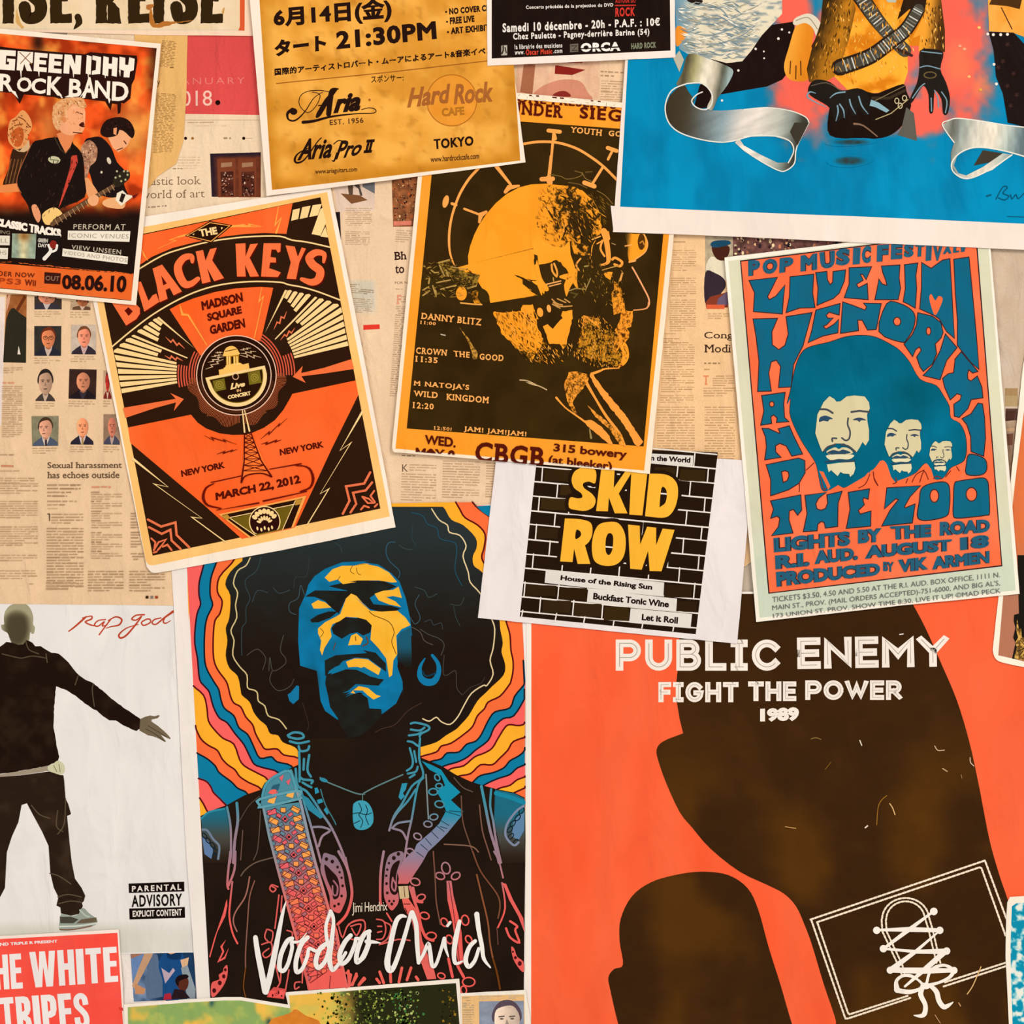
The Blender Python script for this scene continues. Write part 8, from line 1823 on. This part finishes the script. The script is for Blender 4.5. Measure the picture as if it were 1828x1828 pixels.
gd.poly(P1 + '#2', c3(sp([(225,1460),(260,1455),(290,1530),(270,1580),(235,1520)],3)), 'e89a6c')
gd.poly('printed_guitar', c3(sp([(300,1520),(380,1470),(440,1510),(430,1560),(380,1590),(320,1590)],3)), 'f6c878')
gd.line('printed_guitar', c3([(390,1570),(640,1415),(800,1330)]),[9,8,7], '4a3020'); gd.line('printed_guitar', c3([(370,1590),(640,1415),(820,1310)]),[8,7,6], '6a4a30')
for k in range(14):
    t = k / 13; x, y = 400 + 400 * t, 1575 - 245 * t
    gd.line('printed_guitar', c3([(x - 10, y - 18),(x + 12, y + 20)]),1.0, 'c8a070', step=False)
gd.poly('printed_guitar', c3(sp([(800,1280),(850,1220),(910,1210),(920,1260),(880,1300),(830,1330)],3)), '2c2418')
for x, y in ((830,1215),(850,1250),(880,1215),(905,1240),(860,1285),(890,1275),(820,1260),(905,1215)): gd.poly('printed_guitar', c3(ell(x, y, 8,8,8)), 'b8b088', step=False)
gd.poly('printed_guitar', c3(sp([(620,1420),(660,1380),(700,1400),(690,1450),(650,1460)],3)), 'f0aa78')
gd.hatch(P1 + '#2', c3([(372,830),(440,705),(590,700),(612,760),(480,790),(420,930),(385,900)]),70,5,40,['fcd8a8', 'c87838', '8a4418'],1.2,60,3)
gd.hatch(P1 + '#2', c3([(440,780),(600,770),(600,930),(440,940)]),40,4,80,['f8b88c', 'd88450', 'e89460'],1.4,40,4)
gd.hatch(P1 + '#2', c3([(300,990),(560,1060),(600,1400),(340,1590),(150,1380),(118,1290),(225,1020)]),90,9,110,['2c1c16', '3a261c', '120906'],1.6,30,5)
gd.hatch(P1 + '#1', c3([(55,940),(70,860),(160,790),(228,900),(190,1020),(130,1060),(60,1000)]),60,5,70,['f0b070', 'a8521c', 'c8743c', '5a2810'],1.6,50,6)
gd.hatch(P1 + '#3', c3([(590,1020),(640,995),(690,1050),(640,1180),(620,1250),(575,1090)]),50,4,60,['f0c8a4', '5c3c30', 'c88c6c'],1.5,50,7)
gd.hatch(P1 + '#3', c3([(715,950),(760,850),(920,860),(955,930),(830,930)]),40,5,30,['120806', '4a2418'],1.4,50,8)
# lower lettering
gd.text('lettering#ct', 'CLASSIC TRACKS', c3([(-30,1545),(432,1625),(436,1690),(-40,1600)]), LW, bold=.08)
for i, (t, q, c, b) in enumerate((('PERFORM AT', c3([(522,1590),(892,1590),(888,1632),(520,1626)]), 'c8b8a0', .01),('VIEW UNSEEN', c1([(510,-12),(860,24),(858,58),(506,18)]), 'c8b8a0', .01),('ORDER NOW', c1([(-90,168),(248,190),(246,222),(-95,205)]), '6a2410', .02),('PS3', c1([(-10,222),(150,232),(148,272),(-15,262)]), 'a83c14', .02),('Wii', c1([(176,232),(256,238),(254,282),(174,276)]), '7a2410', .04))):
    gd.text('lettering#%d' % i, t, q, c, bold=b, space=1.15)
gd.poly('label_strip', c3([(482,1636),(925,1640),(918,1716),(480,1700)]), 'efe4d0'); gd.poly('label_strip#2', c1([(445,14),(908,72),(904,126),(441,68)]), 'efe4d0')
gd.text('label_strip', 'ICONIC VENUES', c3([(492,1655),(914,1662),(910,1694),(490,1684)]), '9a8c78', bold=.0, space=1.1); gd.text('label_strip#2', 'VIDEOS AND PHOTOS', c1([(452,28),(900,84),(897,112),(450,54)]), '9a8c78', bold=.0, space=1.1)
gd.text('lettering#ing', 'ING', c3([(0,1632),(72,1640),(70,1664),(-2,1656)]), '9a8870')
gd.poly('label_strip#3', c3([(-60,1670),(70,1672),(68,1740),(-60,1738)]), 'e6dcc8'); gd.text('label_strip#3', 'ALL', c3([(-40,1690),(60,1694),(58,1722),(-40,1720)]), '9a8c78'); gd.poly('label_strip#4', c1([(-60,8),(58,12),(54,90),(-60,86)]), 'e6dcc8'); gd.text('label_strip#4', 'HS', c1([(0,26),(48,30),(46,60),(-2,58)]), '9a8c78')
q = c3([(86,1656),(258,1660),(250,1836),(82,1828)])
gd.paint('album_picture', q, 3, lambda x, y, u, v: mix(mix('8fa08c', 'd8cc9c', np.exp(-((u - .5) / .2) ** 2)), 'a06a30', np.exp(-((u - .5) / .25) ** 2 - ((v - .1) / .2) ** 2)) * (0.8 + .4 * fbm(x, y, 6,3))[:, None])
gd.poly('album_picture#2', c3([(262,1664),(430,1672),(425,1850),(256,1840)]), '1a1210'); gd.text('album_picture#2', 'GREEN', c3([(270,1690),(340,1694),(338,1722),(268,1718)]), 'd8d0c0', bold=.04); gd.text('album_picture#2', 'DAY', c3([(272,1726),(336,1730),(334,1756),(270,1752)]), 'd8d0c0', bold=.04)
gd.line('album_picture#2', c3([(315,1835),(360,1780),(345,1740)]),[7,6,5], 'f0e8dc', smooth=3); gd.poly('album_picture#2', c3(ell(378,1735,26,30,14)), '8a2418'); gd.line('album_picture#2', c3([(350,1790),(395,1775),(405,1740)]),4, 'f0e8dc', smooth=3)
gd.poly('date_box', c1([(316,182),(432,190),(426,268),(314,262)]), '3c140c'); gd.text('date_box', 'OUT', c1([(324,206),(424,212),(420,246),(322,240)]), '8a6a54', bold=.02)
gd.text('date', '08.06.10', c1([(440,198),(902,205),(892,328),(440,302)]), '2a0e0a', bold=.04)

gd.kinds['logo#s'] = gd.kinds['logo#x'] = 'stuff'

# ================================================================ white poster of a man seen from behind
r2 = Z(0,1060,5.2229)
rg = Sheet('album_poster', 'white poster of a bald man in dark clothes seen from behind, arm spread', 'poster',
           [(-110,1030),(309,1036),(312,1080),(322,1240),(332,1400),(341,1560),(347,1700),(-110,1712)],0.62, 'ece7e2', M_POSTER, tilt=(0.0,0))
def floor_(x, y): return mix('ece7e2', 'd4d2c4', sst(1640,1665, y) * (1 - 0.5 * sst(180,300, x)))
rg.poly('floor_tone', [(-108,1640),(343,1630),(346,1698),(-108,1708)], floor_, sub=12)
rg.poly('printed_man', r2(sp([(38,285),(35,230),(48,165),(90,112),(150,92),(235,94),(285,140),(310,215),(308,285),(326,312),(318,366),(298,374),(282,360),(268,445),(215,472),(130,472),(95,430),(74,372),(46,352),(18,332),(10,290)],3)),
        lambda x, y: mix('4e4530', 'a8a080', np.clip(sst(14,30, np.hypot(x - 30,(y - 1120) * .6)) + sst(1105,1080, y) * .8,0,1)), sub=3)
JK = r2([(-60,520),(0,495),(60,450),(110,455),(170,478),(215,470),(245,430),(300,455),(330,492),(378,488),(430,520),(480,548),(548,560),(640,640),(715,740),(790,800),(870,832),(950,900),(1080,1010),(1200,1092),(1316,1172),(1310,1250),(1272,1282),(1150,1228),(1080,1180),(1020,1182),(960,1140),(900,1090),(870,1076),(790,1022),(700,950),(620,900),(522,862),(502,1100),(500,1250),(522,1380),(552,1520),(540,1560),(450,1602),(260,1640),(100,1668),(-60,1685)])
rg.poly('printed_man', rough(JK, .5,5,3), lambda x, y: mix('1e1008', '2c1e12', sst(.4, .9, fbm(x, y, 22,6)) + .5 * sst(1172,1160, y) * fbm(x, y, 6,3)), sub=5)
for q in ([(20,560),(100,580),(200,600),(300,580),(430,600)],[(240,440),(270,520),(360,560)],[(430,560),(440,640)],[(870,840),(860,900),(880,1050)],[(730,760),(700,850)]): rg.line('printed_man', r2(q),1.8, '5a4c38', smooth=3)
rg.poly('printed_man', r2([(1308,1168),(1350,1148),(1400,1134),(1440,1142),(1478,1130),(1490,1138),(1470,1160),(1415,1172),(1412,1190),(1470,1230),(1530,1280),(1570,1320),(1592,1348),(1584,1356),(1540,1335),(1500,1315),(1548,1375),(1536,1382),(1480,1350),(1430,1330),(1380,1320),(1300,1275)]), '75664f')
rg.line('printed_man', r2([(1380,1230),(1480,1290),(1560,1340)]),1.2, '463a2a'); rg.line('printed_man', r2([(1360,1260),(1450,1310),(1530,1370)]),1.2, '463a2a')
rg.poly('printed_man', r2([(-60,1690),(100,1668),(260,1640),(450,1602),(462,1650),(200,1690),(-60,1712)]), 'a2927e')
rg.poly('printed_man', r2(sp([(445,1612),(500,1580),(545,1555),(600,1600),(592,1676),(510,1688),(462,1655)],3)), 'cfcca8'); rg.line('printed_man', r2([(500,1600),(530,1660)]),1.4, '8a8668'); rg.line('printed_man', r2([(550,1590),(560,1660)]),1.4, '8a8668')
TR = r2([(-60,1712),(200,1692),(460,1656),(560,1690),(592,1692),(606,1800)]) + c9([(490,-20),(500,110),(520,150),(542,228),(512,242),(530,440),(548,600),(572,720),(622,790),(650,850),(640,890),(625,905),(632,930),(600,990),(540,1002),(465,985),(460,940),(430,925),(445,860),(410,790),(384,680),(370,470),(320,360),(255,240),(205,145),(165,158),(140,290),(90,400),(52,520),(38,790),(0,862),(-230,900),(-230,-50)])
rg.poly('printed_man', TR, lambda x, y: mix('2a1c12', '3c2c20', sst(.4, .9, fbm(x, y, 24,16))), sub=5)
for q in ([(440,200),(430,320),(480,360)],[(500,110),(490,300),(440,380)],[(380,680),(450,700),(540,760)],[(440,860),(520,840),(620,860)],[(450,910),(540,890),(620,900)],[(240,160),(300,230),(380,260)]): rg.line('printed_man', c9(q),2, '5c4c3a', smooth=3)
rg.poly('printed_shoe', c9(sp([(468,990),(455,1040),(450,1095),(470,1118),(560,1112),(680,1090),(738,1062),(735,1025),(680,985),(640,945),(612,955),(600,990),(540,1004)],3)), '98a398')
rg.poly('printed_shoe', c9([(455,1010),(540,1010),(600,1030),(560,1060),(460,1060)]), '4a463c'); rg.poly('printed_shoe', c9([(620,1030),(735,1015),(738,1050),(640,1060),(580,1062)]), '6a5c48'); rg.line('printed_shoe', c9([(455,1085),(600,1080),(735,1060)]),2.6, 'd8dcd0', smooth=3); rg.line('printed_shoe', c9([(455,1108),(560,1108),(700,1080)]),1.6, '8a4c30', smooth=3); rg.line('printed_shoe', c9([(610,960),(650,1000),(680,1010)]),3, 'b8c4b4', smooth=3)
RD = 'c04428'
def rs_(q, w): rg.line('script_lettering', r2(q), w, RD, smooth=5)
rs_([(640,350),(700,305),(790,225),(800,215)],[2,3,3.6,2]); rs_([(770,225),(850,208),(852,235),(795,262),(850,292),(900,300)],[2,2.2,3,2.4,2.6,1.6]); rs_([(985,240),(915,250),(880,290),(915,302),(970,262),(955,300),(1000,290)],[2,2.2,2.6,2.4,2.4,2.4,1.6])
rs_([(1035,235),(985,300),(925,382)],[2.2,2.4,2.4]); rs_([(1010,250),(1080,215),(1135,240),(1110,290),(1040,305),(990,320)],[2,2.6,3,3,2,1.6])
rs_([(1345,195),(1270,200),(1228,235),(1270,245),(1320,210),(1262,290),(1180,385),(1125,412),(1110,380),(1180,320),(1290,285)],[3,2.4,2.6,2.4,2,3,3.2,3.2,3,2,1.4]); rs_([(1370,235),(1320,265),(1340,295),(1400,268),(1398,238),(1370,235)],2.4)
rs_([(1500,225),(1440,240),(1418,272),(1455,284),(1530,225),(1615,165)],[2.2,2.4,2.6,2.4,3,4.4]); rs_([(1540,215),(1522,260),(1545,275),(1590,250)],[2.6,2.6,2.2,1.2])
BKA = '150c08'
rg.poly('warning_label', c9([(980,757),(1404,743),(1406,817),(983,829)]), BKA); rg.poly('warning_label#2', c9([(985,948),(1409,936),(1411,1018),(988,1031)]), BKA)
rg.text('warning_label', 'PARENTAL', c9([(1006,776),(1382,760),(1382,806),(1006,820)]), 'f0e6dc', bold=.03, space=1.4); rg.text('warning_label#3', 'ADVISORY', c9([(1002,846),(1388,832),(1388,926),(1004,938)]), BKA, bold=.03, space=1.15); rg.text('warning_label#2', 'EXPLICIT CONTENT', c9([(1011,964),(1386,950),(1386,1002),(1012,1012)]), 'f0e6dc', bold=.035, space=1.12)
rg.labels.update(printed_man='man seen from behind in dark jacket', script_lettering='red handwriting')

# ================================================================ red poster with white capitals, bottom left
ws = Sheet('band_poster', 'red poster with huge white condensed capitals in the bottom left corner', 'poster',
           [(-110,1677),(0,1671),(212,1659),(219,1760),(226,1905),(-110,1905)],2.0, 'fbe6da', M_GLOSS)
ws.poly('red_ground', c9([(-450,1202),(0,1180),(895,1133),(938,1828),(950,2150),(-450,2150)]), lambda x, y: mix('fb4a3c', 'fb5c4e', fbm(x, y, 30,3)), sub=16)
CAP = {'T': [[(0,0),(1,0),(1, .17),(.7, .17),(.7,1),(.3,1),(.3, .17),(0, .17)]], 'H': [[(0,0),(.38,0),(.38, .38),(.62, .38),(.62,0),(1,0),(1,1),(.62,1),(.62, .56),(.38, .56),(.38,1),(0,1)]], 'E': [[(0,0),(1,0),(1, .17),(.46, .17),(.46, .4),(.94, .4),(.94, .56),(.46, .56),(.46, .83),(1, .83),(1,1),(0,1)]],
       'W': [[(0,0),(.24,0),(.32, .6),(.39,0),(.61,0),(.68, .6),(.76,0),(1,0),(.84,1),(.58,1),(.5, .42),(.42,1),(.16,1)]], 'I': [[(0,0),(1,0),(1,1),(0,1)]],
       'R': [[(0,0),(.6,0),(.85, .04),(.98, .16),(.98, .36),(.86, .48),(.72, .53),(.92, .6),(.97, .7),(1,1),(.62,1),(.58, .68),(.4, .62),(.4,1),(0,1)],[(.4, .16),(.4, .42),(.56, .38),(.56, .2)]], 'P': [[(0,0),(.6,0),(.88, .05),(1, .18),(1, .4),(.88, .56),(.6, .62),(.42, .62),(.42,1),(0,1)],[(.42, .16),(.42, .46),(.58, .42),(.58, .2)]]}
def wcaps(part, t, q, widths, gap):
    tot = sum(widths) + gap * (len(t) - 1); u = 0
    for i, (ch, w) in enumerate(zip(t, widths)):
        u0, u1 = u / tot, (u + w) / tot; qq = [bil(q, u0,0), bil(q, u1,0), bil(q, u1,1), bil(q, u0,1)]; u += w + gap
        if ch == 'S': ws.line(part + str(i),[bil(qq, a_, b_) for a_, b_ in ((.82, .34),(.76, .16),(.5, .09),(.24, .17),(.24, .34),(.5, .47),(.76, .62),(.78, .82),(.5, .91),(.22, .83),(.18, .66))],[math.dist(qq[0], qq[1]) * .38] * 11, 'f3ebe8', smooth=5, caps=False)
        else: ws.poly(part + str(i), loc(qq)(CAP[ch][0]), 'f3ebe8', holes=[loc(qq)(CAP[ch][1])] if len(CAP[ch]) > 1 else None)
wcaps('white_capital#a', 'THE', c9([(-165,1312),(158,1290),(175,1556),(-150,1576)]),[9,10,8],1.2)
wcaps('white_capital#b', 'WHITE', c9([(222,1280),(888,1238),(902,1505),(240,1552)]),[15,9.5,4.4,9,8],1.2)
wcaps('white_capital#c', 'STRIPES', c9([(-135,1638),(664,1584),(690,1868),(-110,1920)]),[9,8.5,9,4.2,9,8,9],1.2)
ws.text('small_line', 'LIVE NATION, AND TRIPLE R PRESENT', c9([(-320,1226),(438,1186),(440,1210),(-318,1256)]), 'f3ebe8', bold=.04)
ws.poly('tear', c9(rough([(905,1700),(938,1704),(940,1730),(915,1722)],2,10)), 'd83c34')

# ================================================================ garden painting along the bottom edge
gn = Sheet('painting_print', 'yellow-green garden painting print with an orange mound and dark bushes, bottom edge', 'poster',
           [(221,1793),(330,1784),(400,1780),(430,1780),(514,1793.5),(509,1771.5),(620,1763),(820,1747),(824,1800),(832,1905),(224,1905)],3.0, 'f8ecdc', M_POSTER)
def gar(x, y):
    a = fbm(x, y, 34,13); c = mix('8fae62', 'f3c050', sst(.35, .62, a + .25 * sst(430,500, x) - .1))
    c = mix(c, 'c8c860', .5 * sst(.5, .7, fbm(x, y, 18,4))); c = mix(c, '2a2a14', sst(590,650, x + 30 * (fbm(x, y, 16,5) - .5)))
    c = mix(c, '2c5c58', np.exp(-((x - 378) / 5) ** 2 - ((y - 1790) / 9) ** 2)); return mix(c, '31564a', np.exp(-((x - 480) / 6) ** 2 - ((y - 1824) / 8) ** 2))
gn.poly('garden_ground', [(228,1798),(330,1790),(400,1786),(430,1786),(518,1800),(516,1777),(620,1769),(814,1755),(818,1800),(826,1900),(230,1900)], gar, sub=3.5)
gn.poly('orange_mound', v5(rough(sp([(800,1900),(830,1706),(880,1650),(980,1620),(1040,1595),(1090,1560),(1150,1590),(1210,1630),(1300,1660),(1340,1706),(1360,1900)],3),4,20)), lambda x, y: mix('c8701c', 'e89038', fbm(x, y, 9,3)), sub=5)
rb = random.Random(8)
for k, (x0, x1, y0, y1, cols, n) in enumerate(((560,640,1772,1900,['a8b048', '5c6a24', 'd8c860', '24280e', '7a8c30'],260),(622,700,1768,1900,['8a9a3c', '1c2010', '5c7028', 'b8c058', '2c3414'],260),(676,765,1766,1900,['9ab050', '24300c', '6c9038', 'c0c878', '1c2010', '3f7a3c'],300),(780,822,1764,1900,['2a2010', '6a5414', '1c1c10', 'a07a20'],70))):
    V = []; F = []; C = []
    for i in range(n):
        x = rb.gauss((x0 + x1) / 2,(x1 - x0) / 4.2); y = rb.uniform(y0, y1)
        if not (x0 < x < min(x1,820)) or y < 1773 - (x - 560) * 0.075: continue
        a = rb.uniform(1.2,3.4); ph = rb.random() * 6; k0 = len(V); V += [(x + a * math.cos(ph + t) * rb.uniform(.7,1.2), y + a * math.sin(ph + t)) for t in (0,1.6,3.1,4.6)]; F.append((k0, k0 + 1, k0 + 2, k0 + 3)); C += [hexa(rb.choice(cols))] * 4
    gn.add('bush#%d' % k, V, F, np.array(C)); gn.kinds['bush#%d' % k] = 'stuff'

# ================================================================ curled posters at the right edge
oc = Sheet('movie_poster', 'orange-brown poster with a golden tower, its white-edged corner curling at the right edge', 'poster',
           [(1842,560),(1826,655),(1804,860),(1783,1062),(1773,1150)] + sp([(1772,1160),(1776,1174),(1790,1183),(1828,1191)],3, False) + [(1945,1206),(1965,560)],3.35, 'fdf0dc', M_GLOSS, tilt=(-0.012,0.003))
oc.poly('orange_ground', [(1850,560),(1812,860),(1791,1062)] + k2([(1640,530),(1740,552),(1828,575)]) + [(1940,1195),(1955,560)], lambda x, y: mix('e5743e', 'b5765a', sst(940,1080, y) + .2 * fbm(x, y, 12,3)), sub=12)
oc.poly('dark_sky', k2([(1780,-200),(2300,-200),(2300,600),(1740,555),(1765,440),(1748,400),(1765,330),(1752,280),(1755,235),(1790,225)]), '1c1712')
oc.poly('golden_tower', k2([(1778,262),(1790,340),(1806,335),(1812,400),(1828,400),(1850,420),(1900,580),(1756,552),(1775,470),(1762,440),(1785,400),(1772,350)]), lambda x, y: mix('6a4a20', 'e0b058', sst(.35, .6, fbm(x, y, 3.5,3))), sub=1.6)
for q in ([(1800,420),(1828,450)],[(1780,500),(1828,480)],[(1790,540),(1820,500)]): oc.line('golden_tower', k2(q),1.4, '2a1c10')
wp = Sheet('movie_poster', 'blue and white splashed water poster at the bottom right corner', 'poster',
           [(1803,1601),(1828,1599.5),(1950,1592),(1950,1910),(1806,1910),(1801,1828),(1795,1710),(1796,1640),(1798,1611)],3.6, 'fdf1de', M_GLOSS, tilt=(-0.012,0))
wp.poly('water_print', k3([(1735,590),(1770,565),(2200,540),(2200,1900),(1748,1828),(1740,1480),(1728,1100),(1725,900)]), lambda x, y: mix(mix('eef0e4', '78c8d4', sst(.35, .5, fbm(x, y, 10,33,3))), '0a92b4', sst(.48, .56, fbm(x, y, 10,33,3))), sub=1.6)
# ================================================================ build every sheet
for s in SHEETS:
    s.build()
bpy.data.objects.remove(_to)
